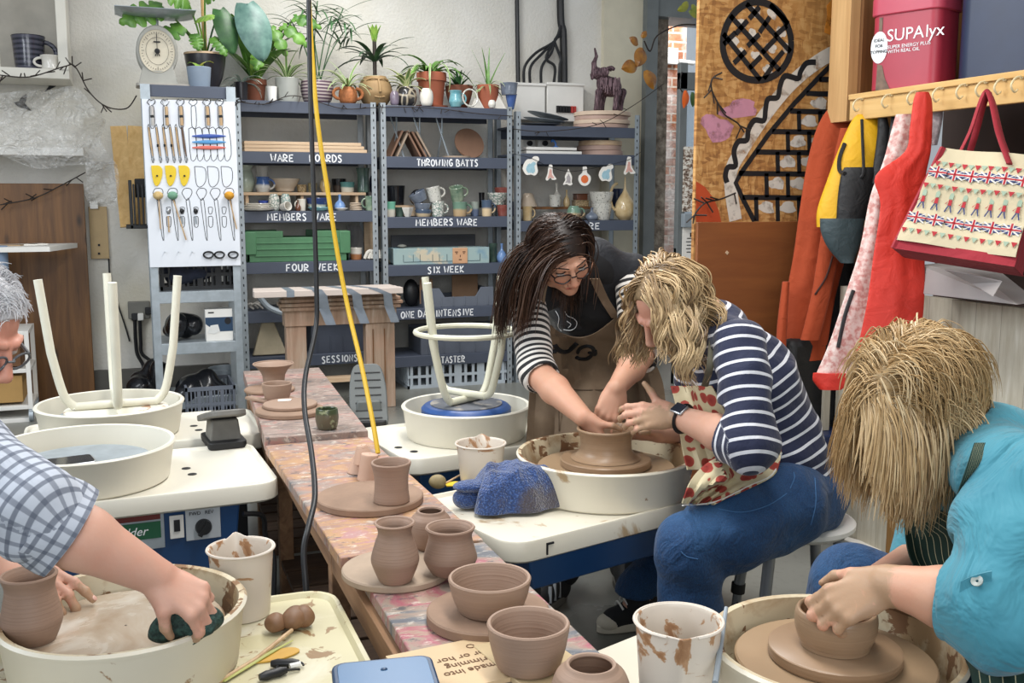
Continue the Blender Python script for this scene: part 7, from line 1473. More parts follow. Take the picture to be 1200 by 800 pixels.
# paper sign lying upside down
pa = aZ(447,762,ZB); pb = aZ(585,768,ZB); pc = aZ(515,762,ZB); d = np.array([-.1,1,0]); d /= np.linalg.norm(d); s_ = np.array([d[1],-d[0],0]); o = aZ(452,774,ZB)+UP*.0008
mb = MB(); mb.prism([(0,0),(.235,-.0),(.235,-.17),(0,-.17)],o,s_,d,.008); sg = tag(mb.build('sign_board',mat('cream_wood_sign','#cbb08a',.6,var=.08,vs=5),smooth=False),'cream wooden sign with printed lines lying upside down at the front','sign')
for k, s__ in enumerate(('buster or hor', 'any trimming', 'clay made into')):
    text_mesh(s__,.024,o+s_*.205-d*(.055+.026*k)+UP*.0084,-s_,-d,.0006).build('sign_lettering',mat('brown_print','#6b4c35',.8),sg,smooth=False)
mb = MB(); q = o+s_*.15-d*.03+UP*.0085; mb.tube([q+s_*.007*cos(a)+d*.007*sin(a) for a in np.linspace(0,2*pi,17)[:-1]],.001,5,closed=True); mb.build('ring_mark',mat('brown_print','#6b4c35'),sg)
# blue box lid at the bottom edge
o = aZ(441,783,.6); bb = thing('box','blue lidded plastic box at the bottom edge of the photo','box',(o[0],o[1]-.03,.5)); Rb = RZ(radians(-8)); M_blid = mat('blue_lid','#3d6890',.35,var=.05); M_blr = mat('navy_lid_rim','#24405f',.4)
cb3 = np.array([o[0]+.004,o[1]-.055,.0]); mb = MB(); mb.rrect(cb3,.155,.17,.5,.588,.02,Rb); mb.build('body',M_blr,bb,bevel=.004); mb = MB(); mb.rrect(cb3,.166,.18,.585,.6,.022,Rb); mb.build('rim',M_blr,bb,bevel=.004); mb = MB(); mb.rrect(cb3,.148,.162,.5995,.6015,.016,Rb); mb.build('lid',M_blid,bb,bevel=.0008)
mb = MB(); mb.ell(cb3+UP*.602+Rb@np.array([.0,.045,0]),(.006,.004,.002),10,6); mb.build('chip',M_blr,bb)
# small table under the blue box
tb = thing('side_table','low dark table under the blue box and paper sign','table',(o[0],o[1]-.1,0)); mb = MB(); mb.box((o[0]-.0,o[1]-.12,.49),(.2,.3,.019)); mb.build('top',M_woodd,tb,bevel=.003)
for sx in (-.08, .08):
    for sy in (-.24,.0): mb = MB(); mb.box((o[0]+sx,o[1]+sy,.24),(.03,.03,.481)); mb.build('leg',M_woodd,tb)
# ------------------------------------------------------------------ buckets
t = NT('clay_splashed_plastic'); f = t.noise(14,6,None,.6,1); zg = t.xyz(t.tc.outputs['Generated'])[2]; fac = t.math('ADD',f,t.math('MULTIPLY',zg,.13)); t.col(t.ramp(fac,[(.66,'#d6cbbd'),(.69,'#b28a66'),(.75,'#9a7150')])); t.set(.4); M_buck = t.m
def bucket(label, x0, x1, yt, yb, z, spout=0, fill=True):
    p = aZ((x0+x1)/2,yb-(x1-x0)*.12,z)+UP*.0006; zc = depth(p); R = (x1-x0)/2*zc/FPX; Hh = (yb-yt-(x1-x0)*.22)*zc/FPX*1.06; g = thing('bucket',label,'bucket',p,'plastic water buckets'); pr = pot_profile('bucket',R,Hh,.004,.006); mb = MB(); n = 56; mb.lathe(pr,p,n,cap=False)
    V = np.array(mb.v); a = np.arctan2(V[:,1]-p[1],V[:,0]-p[0]); k = np.exp(-((np.angle(np.exp(1j*(a-spout))))/.22)**2)*np.clip((V[:,2]-p[2]-Hh*.72)/(Hh*.28),0,1); V[:,0] += k*.022*cos(spout); V[:,1] += k*.022*sin(spout); V[:,2] += k*.006; mb.v = V.tolist(); mb.build('body',M_buck,g)
    if fill: mb = MB(); mb.lathe([(.002,Hh*.6),(R*.87,Hh*.6),(R*.87,Hh*.605),(.002,Hh*.605)],p,40,cap=False); mb.build('slip',mat('grey_slip','#9d948a',.3),g)
    mb = MB(); q = p+UP*Hh; mb.tube([q+np.array([(R+.002)*cos(b),(R+.002)*sin(b),0])+UP*0 for b in np.linspace(spout+.35,spout+2*pi-.35,50)],.0028,6); mb.build('rim',mat('pale_bucket_rim','#d9cfc2',.4),g); return g,p,R,Hh
bucket('small clay splashed bucket behind the blue towel', 535, 592, 515, 569, TI+.001, 1.2)
g, p, R, Hh = bucket('clay splashed bucket on the front left wheel tray', 248, 322, 636, 728, T3_+.001, 1.6)
mb = MB(); d = -AWAY; s_ = RIGHT; q = p+UP*.03; P = [[q+(d*cos(a)+s_*sin(a))*(R*(.845+.14*(b+.03)/Hh)+.0012)+UP*b for a in np.linspace(-.35,.25,7)] for b in np.linspace(0,.05,4)]; mb.grid(np.array(P),.0006); mb.build('grey_label',mat('grey_label','#8e8880',.7),g)
bucket('large clay splashed bucket at the bottom centre right', 743, 842, 718, 850, TW_+.001, -2.0)
mb = MB(); q = aZ(735,790,TW_); mb.box(q+np.array([.06,-.02,-.016]),(.26,.3,.03),RZ(radians(20))); tag(mb.build('shelf_board',M_cream2,bevel=.006),'cream tray board under the large bucket at the bottom','board')
mb = MB(); bq = q+np.array([.06, -.02, 0])
for k,(sx,sy) in enumerate(((-.1,-.12),(.1,-.12),(.1,.12),(-.1,.12))): mb.box((bq[0]+sx,bq[1]+sy,.212),(.03,.03,.424))
mb.box((bq[0],bq[1],.3),(.2,.02,.03)); tag(mb.build('trestle',M_galv),'metal stand under the cream tray board','stand')
# towel
R3 = np.random.default_rng(21); zt = TI+.002; tc = aZ(598,596,zt); n_ = 74; P = np.zeros((n_,n_,3)); ds_ = [(R3.uniform(0,6.28),R3.uniform(18,60),R3.uniform(0,6.28)) for _ in range(9)]
for i in range(n_):
    for j in range(n_):
        u,v = 2*i/(n_-1)-1,2*j/(n_-1)-1; r = max(abs(u),abs(v)); a = atan2(v,u); ed = .135*(1+.16*sin(3*a+1)+.1*sin(5*a))*(.75+.25*abs(cos(a))); q = (np.array([u,v])/max(np.hypot(u,v),1e-6))*(r**.8)*ed if r > 0 else np.zeros(2); q = q*np.array([1,.72])
        f = sum((1-abs(sin(k*(q[0]*cos(d)+q[1]*sin(d))+p_+.9*sin(22*q[0]+3*q[1]))))**2*(34/k) for d,k,p_ in ds_)/9; m_ = max(0,1-r**3.2); z = m_*(.062+.028*sin(9*q[0]+1)+.02*cos(13*q[1]))+f*.055*min(1,(1-r)*5); g_ = .012*f*np.array([cos(5*q[0]*9),sin(4*q[1]*9)])*min(1,4*(1-r))
        P[i, j] = tc+RIGHT*(q[0]+g_[0])+AWAY*(q[1]+g_[1])+UP*(z+.006)
tw = MB(); tw.grid(P, .005)
for (x, y, z, a_, b_, c_) in ((-.115, .005, .026, .05, .03, .024), (-.108, .0, .064, .052, .03, .021)):
    V0 = len(tw.v); tw.ell(tc+RIGHT*x+AWAY*y+UP*z,(a_,b_,c_),26,16,RZ(-YAW+.2)); Q = np.array(tw.v[V0:]); Q += .004*np.sin(Q@np.array([[60,20,0],[-30,70,10],[20,0,80]])); tw.v[V0:] = Q.tolist()
t = NT('blue_terry_towel'); f = t.noise(7,5); n2 = t.noise(210,2); t.col(t.mix(t.ramp(f,[(.52,0.),(.62,.75)]),t.ramp(n2,[(.3,'#11264d'),(.55,'#21437f'),(.7,'#4c6ca5')]),'#4e4238')); t.set(.95,sheen=.5); t.bump(n2,1,.008); M_tow = t.m
o_ = tag(tw.build('towel',M_tow,sub=1),'crumpled blue terry towel stained with clay on the middle wheel tray','towel')
mz = min(v.co.z for v in o_.data.vertices)+o_.location.z; o_.location.z += zt-mz
p = aZ(512,572,TI+.001); lump('clay_lump','small lump of clay beside the blue towel','clay',p,(.018,.018,.018),mat('olive_clay','#8a7a55',.6,var=.15,vs=40),4,vox=.003)
mb = MB(); p = aZ(532,567,TI+.0015); mb.prism([(-.03,-.02),(.02,-.03),(.035,.0),(.01,.02),(-.025,.012)],p,(1,0,0),(0,1,0),.003); tag(mb.build('kidney_scraper',M_yk,smooth=False),'yellow kidney scraper near the small bucket','tool')
mb = MB(); mb.tube([aZ(522,566,TI+.006),aZ(540,556,TI+.012)],.003,6); tag(mb.build('stick_tool',M_handle),'thin wooden stick leaning by the small bucket','tool')
# tools on the front left tray
zt = T3_+.001; M_lump = mat('dark_brown_clay', '#7d5c42', .55, var=.15, vs=30)
for k,(x,y,r) in enumerate(((322,741,.013),(345,736,.02),(353,733,.018))): p = aZ(x,y,zt); lump('clay_lump',('small round','large','third')[k]+' brown clay lump at the end of the wooden stick','clay',p,(r,r,r),M_lump,k+2,vox=.0025,grp='clay lumps on the front left tray')
mb = MB(); mb.tube([aZ(342,738,zt+.012),aZ(300,772,zt+.006),aZ(244,806,zt+.004)],[.004,.0045,.004],8); tag(mb.build('wood_tool',M_handle),'thin brown wooden stick running from the clay lumps','tool')
mb = MB(); mb.tube([aZ(343,750,zt+.004),aZ(310,768,zt+.005),aZ(262,798,zt+.004)],[.002,.006,.004],8,flat=.4); tag(mb.build('wood_tool',mat('green_bamboo','#a3a557',.5,var=.1)),'pale green bamboo tool beside the brown stick','tool')
mb = MB(); P = smooth_path([(-.05,-.02),(0,-.022),(.04,.0),(.03,.022),(-.01,.02),(-.05,-.02)],4)[:-1]; mb.prism([tuple(q) for q in P],aZ(326,768,zt),(1,0,0),(0,1,0),.003); tag(mb.build('kidney_scraper',mat('ochre_rubber','#c79a3a',.45),smooth=False),'ochre kidney scraper on the front left tray','tool')
g = thing('wire_cutter','black handled cutting wire coiled on the front left tray','tool',aZ(330,784,zt))
for k,(x,y,an) in enumerate(((320,789,.25),(334,777,-.3))): mb = MB(); p = aZ(x,y,zt+.008); d = RZ(an)@np.array([1,0,0]); mb.tube([p-d*.026,p-d*.013,p,p+d*.013,p+d*.026],[.006,.009,.008,.009,.006],10); mb.build('grip',M_black,g)
mb = MB(); p = aZ(340,782,zt+.004); mb.tube([p+np.array([.025*cos(a),.014*sin(a),.003*sin(3*a)]) for a in np.linspace(0,5.4,24)],.0022,6); mb.build('wire',M_rubber,g); mb = MB(); p = aZ(346,780,zt+.007); mb.tube([p-(.01,0,0),p+(.01,.004,0)],.006,8); mb.build('white_band',M_white,g)
# ------------------------------------------------------------------ people
def unit(v): v = np.asarray(v, float); return v/np.linalg.norm(v)
def dirs(r, u, a): return unit(RIGHT*r+UP*u+AWAY*a)
def basis(y,z): y = unit(y); z = np.asarray(z,float); z = unit(z-y*(z@y)); return np.array([np.cross(y,z),y,z]).T
def skin_mat(name, c, red=.0):
    t = NT(name); f = t.noise(22,5); f2 = t.noise(5,3); c0 = t.ramp(f2,[(.3,tone(c,.93)),(.7,tone(c,1.05))]); c0 = t.mix(t.ramp(f,[(.45,0.),(.7,.3)]),c0,(min(1,lin(c)[0]*1.02),lin(c)[1]*.78,lin(c)[2]*.72))
    for at, col in (('blush', (lin(c)[0]*.96, lin(c)[1]*.62, lin(c)[2]*.6)), ('lip', lin('#a8574f'))):
        a = t.n('Attribute',attribute_name=at); c0 = t.mix(t.math('MULTIPLY',a.outputs['Fac'],.45 if at == 'blush' else .8),c0,col)
    a = t.n('Attribute',attribute_name='clay'); n = t.noise(38,5,None,.6,.5); m = t.ramp(t.math('ADD',t.math('MULTIPLY',a.outputs['Fac'],.42),t.math('MULTIPLY',n,.9)),[(.66,0.),(.78,.8)])
    c0 = t.mix(m,c0,'#a48769'); t.col(c0); t.set(.5,spec=.4,sss=.08); b = t.bump(t.noise(160,3),.12,.002); t.bump(t.noise(26,3),.12,.006,b); return t.m
def head(b, C, R, s=1.0, k=.012, nose=1.0):
    L = lambda x, y, z: C+R@(np.array([x, y, z])*s)
    E = lambda c, r, kk=k, op='u': b.ell(L(*c), np.array(r)*s, R, kk, op)
    E((0,-.012,.03),(.077,.098,.088)); E((0,.03,-.03),(.064,.066,.082)); E((0,.05,-.085),(.04,.042,.034),.02); E((0,.078,-.103),(.021,.018,.017),.015)
    for sx in (-1, 1):
        E((.04*sx, .062, -.03), (.026, .026, .026), .02); E((.052*sx, .02, -.075), (.02, .035, .03), .02)
        E((.034*sx,.105,.008),(.02,.016,.013),.014,'s'); E((.034*sx,.078,.006),(.0155,.0145,.0135),.004)
        b.cap(L(.016*sx, .094, .027), L(.05*sx, .078, .027), .009*s, .007*s, .012)
        E((.079*sx,-.008,-.004),(.009,.018,.03),.006); E((.085*sx,-.002,-.004),(.005,.009,.017),.004,'s')
        E((.0115*sx, .111, -.037), (.009, .01, .0085), .005)
    b.cap(L(0,.09,.022),L(0,.118*nose,-.028),.0085*s,.0115*s,.009); E((0,.119*nose,-.031),(.011,.011,.01),.006)
    b.cap(L(-.021,.092,-.0625),L(.021,.092,-.0625),.005*s,.005*s,.007); b.cap(L(-.016,.0945,-.0665),L(.016,.0945,-.0665),.0062*s,.0062*s,.006)
    b.cap(L(-.025, .093, -.0645), L(.025, .093, -.0645), .0022*s, .0022*s, .002, 's')
    return L
FING = [(.029,.088,(.043,.026,.021)),(.0095,.093,(.047,.029,.022)),(-.0105,.088,(.043,.027,.021)),(-.0285,.078,(.033,.021,.019))]
def hand(b, W, y, z, side, curls, spread=.09, s=1.0, thumb=((.6, .75, -.35), (.25, .95, -.3)), r=1.0):
    """wrist W, fingers towards y, back of the hand towards z, thumb on local x*side"""
    R = basis(y, z); L = lambda q: W+R@(np.asarray(q, float)*s); pts = []
    b.ell(L((0,.042,-.003)),np.array([.039,.052,.0155])*s,R,.012); b.cap(W,L((0,.03,-.002)),.024*s,.022*s,.012,flat=(R[:,2],.72))
    for i, (x, yy, ln) in enumerate(FING):
        x *= side; an = spread*(1.2,.35,-.5,-1.4)[i]*side; p = np.array([x,yy,0.]); b.cap(L((x*.5,.02,0)),L(p),.012*s*r,.0112*s*r,.008)
        a = 0; rr = [.0098, .0088, .0079, .0068] if i < 3 else [.0086, .0077, .007, .006]
        for j in range(3):
            a += curls[i][j]; d = np.array([sin(an)*cos(a),cos(an)*cos(a),-sin(a)]); q = p+d*ln[j]; b.cap(L(p),L(q),rr[j]*s*r,rr[j+1]*s*r,.0045 if j else .006)
            if j: b.ell(L(p), rr[j]*1.06*s*r, None, .004)
            p = q
        pts.append((L(p), R@d, L((x, yy, 0))))
    p = np.array([.024*side,.018,-.006]); q = np.array([.043*side,.045,-.012]); b.cap(L(p),L(q),.0165*s,.0125*s,.012)
    for j, (dv, ln, r0, r1) in enumerate(((thumb[0], .034, .0115, .0098), (thumb[1], .028, .0098, .0075))):
        d = unit((dv[0]*side, dv[1], dv[2])); e = q+d*ln; b.cap(L(q), L(e), r0*s*r, r1*s*r, .005); q = e
    pts.append((L(q), R@d, L((.043*side, .045, -.012)))); return pts, R
def nails(parent, pts, zdir, s=1.0, m=None):
    """one nail on the back of every finger tip"""
    for (p, d, _) in pts:
        d = unit(d); z = np.asarray(zdir, float); z = z-d*(z@d)
        if np.linalg.norm(z) < .1: continue
        R = basis(d,z); mb = MB(); mb.ell(p-d*.001*s+R[:,2]*.0058*s,np.array([.0045,.006,.0016])*s,10,6,R); mb.build('fingernail',M_nail,parent)
M_nail = mat('nail', '#d3a798', .3, var=.03)
def hair_mat(name, stops, rough=.42):
    t = NT(name); at = t.n('Attribute',attribute_name='st'); x = t.xyz(at.outputs['Vector']); cb = t.n('CombineXYZ'); t.l(t.math('MULTIPLY',x[0],9),cb.inputs[0]); t.l(t.math('MULTIPLY',x[1],2.0),cb.inputs[1]); t.l(t.math('MULTIPLY',x[2],40),cb.inputs[2])
    n = t.noise(1.3,5,cb.outputs[0],.6); f = t.math('ADD',t.math('MULTIPLY',x[2],.7),t.math('MULTIPLY',n,.38)); t.col(t.ramp(f,stops)); t.set(rough,spec=.35)
    st2 = t.co((60, 60, 60)); t.bump(t.noise(8, 3), .25, .003); return t.m
def hairdo(name,parent,C,R,m,guides,kids,L,rad,seed,scale=1.0,vol=1.0,wave=0,wfreq=60,part=0.0,root=None,comb=None,grav=(0,0,-1),lift=.012,lenf=None,stiff=.55,tuft=.014,conv=.4,avoid=None,taper=.25,zmin=-.5):
    """locks of hair combed over the skull from the parting and hanging down; each lock is a tuft of thin strands"""
    R3 = np.random.default_rng(seed); er = np.array([.079,.101,.091])*scale*vol; ec = C+R@(np.array([0,-.012,.03])*scale); g0 = unit(grav); mb = MB(); made = 0; it = 0; ns = 16
    def snap(q, lay, force): 
        loc = R.T@(q-ec); rr = np.sqrt(((loc/(er+lay))**2).sum()); return ec+R@(loc/max(rr,.05)) if (force or rr < 1) else q
    while made < guides and it < guides*60:
        it += 1; u = unit(R3.normal(size=3))
        if u[2] < zmin or (root is not None and not root(u)): continue
        lay = lift*R3.uniform(.25, 1.0); p = ec+R@(u*er); side = 1 if u[0] > part else -1
        c_ = comb(u,side) if comb else np.array([side*.9,-.2,-.35]); d = unit(R@unit(np.asarray(c_,float))+R3.normal(size=3)*.1); ln = (lenf(u) if lenf else L)*R3.uniform(.86,1.06); st = ln/ns; P = [p]
        for j in range(ns):
            loc = R.T@(P[-1]-ec); nrm = unit(R@(loc/er**2)); top = nrm@(-g0); w = (1-stiff)*(.3+.7*j/ns); d = unit(d*(1-w)+g0*w)
            if top > -.15: d = unit(d-nrm*(d@nrm))
            q = snap(P[-1]+d*st, lay*min(1, .15+j/5), top > -.1); d = unit(q-P[-1]); P.append(q)
        P = np.array(P); t = np.linspace(0, 1, ns+1)
        if wave:
            amp = wave*np.clip(t*2.4-.2,0,1)*R3.uniform(.6,1.3); wax = unit(R3.normal(size=3)); T = np.gradient(P,axis=0); B1 = np.cross(T,wax); B1 /= np.maximum(np.linalg.norm(B1,axis=1,keepdims=True),1e-9); B2 = np.cross(B1,T); B2 /= np.maximum(np.linalg.norm(B2,axis=1,keepdims=True),1e-9); w = wfreq*t*ln+R3.uniform(0,6.28)
            P = P+B1*(amp*np.sin(w))[:, None]+B2*(amp*.7*np.cos(w))[:, None]
        n0 = unit(R@(u/er)); tone_ = R3.random(); made += 1
        for k in range(kids):
            o = R3.normal(size=3)*tuft; o = o-n0*(o@n0)*.75; f = R3.uniform(.82,1.0); Q = np.array([np.interp(t*f,t,P[:,a]) for a in range(3)]).T+o[None,:]*(1-conv*t)[:,None]+R3.normal(size=3)[None,:]*(.006*t*t)[:,None]
            Q[0] = snap(Q[0], -.002, True); Q[1] = snap(Q[1], .001, False); Q[2] = snap(Q[2], .001, False)
            if avoid is not None:
                fl = (Q-C)@R/scale
                if avoid(fl): continue
            rr = rad*R3.uniform(.6,1.3)*np.interp(t,[0,.15,.7,1],[.5,1,.85,taper]); mb.tube(smooth_path(Q,2) if wave else Q,np.interp(np.linspace(0,1,2*ns+1),t,rr) if wave else rr,4,flat=.6,at=float(np.clip(tone_*.78+R3.random()*.22,0.01,1)))
    return mb.build(name, m, parent)
def hair_base(name, parent, C, R, m, scale=1.0, grow=.006, cut=((0, .1, -.03), (.075, .075, .085)), vol=1.0):
    b = Body(.005); b.ell(C+R@(np.array([0,-.012,.03])*scale),(np.array([.078,.1,.089])*vol+grow)*scale,R); b.ell(C+R@(np.array([0,-.04,-.03])*scale),np.array([.07,.065,.07])*scale*vol,R,.02); b.ell(C+R@(np.array(cut[0])*scale),np.array(cut[1])*scale,R,.006,'s'); return b.build(name,m,parent)
def drape(surf, rows, off=.008, n=14, thick=.004, blur=2, rip=0):
    """cloth panel lying over a body: rows of (y, x_left, x_right, fallback depth)"""
    rows = np.array(rows,float); rr = smooth_path(rows,4); D_ = np.zeros((len(rr),n)); XY = np.zeros((len(rr),n,2))
    for i, q in enumerate(rr):
        for j in range(n):
            x = q[1]+(q[2]-q[1])*j/(n-1); y = q[0]+(q[4]*sin(pi*j/(n-1)) if len(q) > 4 else 0); XY[i,j] = x,y; D_[i,j] = depth(surf.at(x,y,off,q[3]))
            D_[i, j] = min(D_[i, j], q[3]*DK+.12)
    for _ in range(blur):
        E = np.pad(D_,1,mode='edge'); D_ = np.minimum(D_,(E[:-2,1:-1]+E[2:,1:-1]+E[1:-1,:-2]+E[1:-1,2:]+2*D_)/6)
    P = np.array([[aR(*XY[i,j],D_[i,j]-rip*sin(j*1.9+i*.13)*i/len(rr)) for j in range(n)] for i in range(len(rr))]); mb = MB(); mb.grid(P,thick); return mb
def stroke(surf, pts, w, off=.0035, zc=2.5, sm=4, mb=None):
    mb = mb or MB(); P = [surf.at(x,y,off,zc) for x,y in (smooth_path(pts,sm) if len(pts) > 2 else pts)]; mb.tube(P,w,5); return mb
def stripe_mat(name, dark, light, period, duty, rough=.8, blurw=.04, pin=None):
    t = NT(name); a = t.xyz(t.co(attr='st')); f = t.math('FRACT',t.math('MULTIPLY',a[0],1/period)); c = t.ramp(f,[(0,light),(duty-.001,light),(duty,dark),(1,dark)],'CONSTANT') ; t.col(c); t.set(rough,sheen=.15); n = t.noise(16,4,None,.55,.6); b = t.bump(n,.45,.018); t.bump(t.noise(500,2),.15,.001,b); return t.m
def pers(label, loc): return thing('person', label, 'person', loc)
M_denim = None
t = NT('blue_denim'); n1 = t.noise(420,2,t.co((1,1,.35))); f = t.noise(4.5,4); t.col(t.mix(t.ramp(f,[(.5,0.),(.75,.35)]),t.ramp(n1,[(.3,'#0f2d50'),(.7,'#1d4a78')]),'#346a99')); t.set(.8,sheen=.1); b = t.bump(t.noise(11,4,None,.55,.9),.7,.025); t.bump(n1,.3,.002,b); M_denim = t.m
t = NT('dark_denim_seat'); t.col('#1c3d63'); t.set(.8); M_denimd = t.m

# ================= instructor
sk1 = skin_mat('skin_instructor', '#c9997f')
HC = aD(658, 296, 2.42); fd = dirs(.30, -.60, -.62); up = dirs(-.10, .72, -.5); HR = basis(fd, up)
NB = aD(690, 312, 2.62); HP = aD(712, 408, 2.92); CH = aD(694, 352, 2.72)
Rs, Re, Rw = aD(617, 348, 2.56), aD(629, 436, 2.44), aD(684, 489, 2.27)
Ls, Le, Lw = aD(738, 318, 2.64), aD(751, 416, 2.53), aD(722, 455, 2.33)
pg = pers('person in glasses, black gilet and tan apron leaning over the middle wheel', (HP[0], HP[1], 0))
b = Body(.0045); L1 = head(b, HC, HR, .98)
b.cap(HC+HR@np.array([0,-.03,-.07]),NB,.047,.055,.02); b.chain([NB,CH,HP],[.07,.115,.13],.03); b.chain([Ls,NB,Rs],[.05,.06,.05],.03)
b.chain([Rs,Re],[.046,.042],.02); b.chain([Re,Re*.6+Rw*.4,Rw],[.045,.046,.0285],.015); b.chain([Ls,Le],[.046,.042],.02); b.chain([Le,Le*.6+Lw*.4,Lw],[.045,.045,.0285],.015)
footR = aZ(660,700,.0); footL = aZ(762,706,0)+np.array([.02,.25,0]); kR = (HP+footR)/2+np.array([-.03,-.05,.02]); kL = (HP+footL)/2+np.array([.03,-.04,.02])
for f_,k_ in ((footR,kR),(footL,kL)): b.chain([HP,k_,f_+UP*.09],[.1,.06,.03],.02); b.cap(f_+UP*.07,f_+UP*.045-AWAY*.05-RIGHT*.02,.026,.018,.01)
pr,RR = hand(b,Rw,dirs(.52,-.82,-.05),dirs(-.72,-.2,-.68),-1,[(.25,.5,.3),(.3,.55,.35),(.35,.6,.4),(.4,.6,.4)],.05,.95,((.75,.6,-.4),(.3,.9,-.4)))
plh,RL = hand(b,Lw,dirs(-.36,-.86,-.36),dirs(.05,.42,-.9),-1,[(.3,.55,.3),(.45,.6,.35),(.45,.6,.35),(.45,.55,.35)],.1,1.0,((1.0,.45,-.1),(.75,.7,-.1)))
bd = b.build('body',sk1,pg,mask={'blush': near([L1(.043,.085,-.035),L1(-.043,.085,-.035),L1(0,.12,-.03)],.006,.03),'lip': near([(L1(-.017,.1,-.0655),L1(.017,.1,-.0655))],.005,.0085),'clay': near([q[0] for q in pr+plh],.02,.07)},relax=1)
nails(pg, plh, RL[:, 2]); 
# face details
M_eyew = mat('eye_white','#d9d5d0',.2,var=0); M_iris = mat('iris_brown','#2b1a12',.15,var=0); M_brow = mat('brow_dark','#2e2019',.7)
for sx in (-1, 1):
    mb = MB(); mb.ell(L1(.034*sx,.0795,.004),np.array([.0148,.0138,.0105]),18,12,HR); ey = mb.build('eyeball',M_eyew,pg); mb = MB(); mb.ell(L1(.034*sx-.002,.0905,.001),(.0052,.0036,.0052),12,8,HR); mb.build('iris',M_iris,ey)
    mb = MB(); mb.tube(smooth_path([L1(.018*sx,.0885,.0115),L1(.034*sx,.0925,.0105),L1(.05*sx,.083,.0085)],4),.0026,6); mb.build('eyelid',M_brow,pg)
    mb = MB(); mb.tube(smooth_path([L1(.013*sx,.1015,.032),L1(.03*sx,.099,.039),L1(.056*sx,.08,.033)],4),[.003]*4+[.0035]*3+[.002]*2,6,flat=.6); mb.build('eyebrow',M_brow,pg)
gl = MB()
for sx in (-1,1): gl.tube(smooth_path([L1(sx*(.034+.027*cos(a)),.108-.012*abs(cos(a))*(1 if cos(a)*1 > 0 else .2),-.004+.0205*sin(a)*(1.05 if sin(a) > 0 else .9)) for a in np.linspace(0,2*pi,17)],2)[:-1],.0022,6,closed=True)
gl.tube([L1(-.009, .112, .002), L1(0, .116, .005), L1(.009, .112, .002)], .0022, 6)
for sx in (-1,1): gl.tube([L1(.061*sx,.098,.008),L1(.075*sx,.06,.012),L1(.083*sx,-.005,.016)],.0024,6)
gl.build('glasses', mat('dark_glasses_frame', '#221a1c', .3), pg)
# hair
M_h1 = hair_mat('dark_brown_hair', [(.1, '#17100d'), (.45, '#2e201a'), (.75, '#4a352a'), (1, '#7a5c45')])
hair_base('hair_base',pg,HC,HR,mat('dark_hair_roots','#221712',.5,var=.2,vs=90),.98,.002,((0,.095,-.035),(.078,.07,.095)))
def img_side(u): return (HR@u)@RIGHT
def face_clear(fl): fl = fl[3:]; return bool(((fl[:,1] > .035) & ((fl[:,0]/.05)**2+((fl[:,2]+.045)/.1)**2 < 1)).any())
hairdo('hair',pg,HC,HR,M_h1,210,15,.34,.0022,3,.98,1.03,.003,24,.02,lambda u: not (u[1] > .35 and u[2] < .42) and not (abs(u[0]) > .6 and u[1] > .35),lambda u,s: (s*.95,-.3-.3*(u[1] < .0),-.12-.5*(u[1] < -.2)),dirs(-.1,-1,.1),.012,lambda u: .335 if img_side(u) < .15 else .25,.5,.012,.35,face_clear)
# gilet, shirt sleeves, trousers, apron
M_tee = cloth('black_tee', '#0d0d10', .85, .1, .3); M_gil = cloth('black_gilet', '#181a20', .7, .1, .7, 10)
b = Body(.006); b.chain([NB,CH,HP],[.088,.138,.155],.04,'torso'); b.chain([Ls-RIGHT*.01,NB,Rs+RIGHT*.01],[.062,.075,.062],.04); b.wr = (.003,45,1); tee = b.build('tshirt',M_tee,pg)
b = Body(.006); b.chain([NB+AWAY*.015,CH+AWAY*.02,HP+AWAY*.02],[.098,.15,.16],.04,'torso'); b.chain([Ls-RIGHT*.0,NB+AWAY*.015,Rs+RIGHT*.012],[.07,.085,.068],.04); b.cap(aD(668,370,2.44),aD(672,460,2.6),.1,.1,.02,'s'); b.ell(HC,.1,None,.01,'s'); b.wr = (.005,40,2); gil = b.build('gilet',M_gil,pg)
M_st1 = stripe_mat('black_white_stripes', '#141416', '#d9d4cd', .0235, .5)
b = Body(.0045); cR_ = Re+unit(Rw-Re)*.045; b.chain([Rs,Re,cR_],[.062,.06,.056],.02,'sr'); b.disc(cR_-unit(Rw-Re)*.004,Rw-Re,.075,.06); b.cap(cR_,cR_-unit(Rw-Re)*.03,.05,.046,.003,'s'); b.wr = (.003,60,3); b.build('sleeve',M_st1,pg,True)
b = Body(.0045); cL_ = Le+unit(Lw-Le)*.02; b.chain([Ls,Le,cL_],[.062,.058,.055],.02,'sl'); b.disc(cL_-unit(Lw-Le)*.004,Lw-Le,.075,.06); b.cap(cL_,cL_-unit(Lw-Le)*.03,.049,.046,.003,'s'); b.wr = (.003,60,4); b.build('sleeve',M_st1,pg,True)
b = Body(.008); 
for f_, k_ in ((footR, kR), (footL, kL)): b.chain([HP, k_, f_+UP*.1], [.14, .085, .06], .03)
b.ell(HP,(.17,.15,.13),RZ(-YAW),.03); b.wr = (.004,40,5); trs = b.build('trousers',cloth('black_trousers','#15161b',.85),pg)
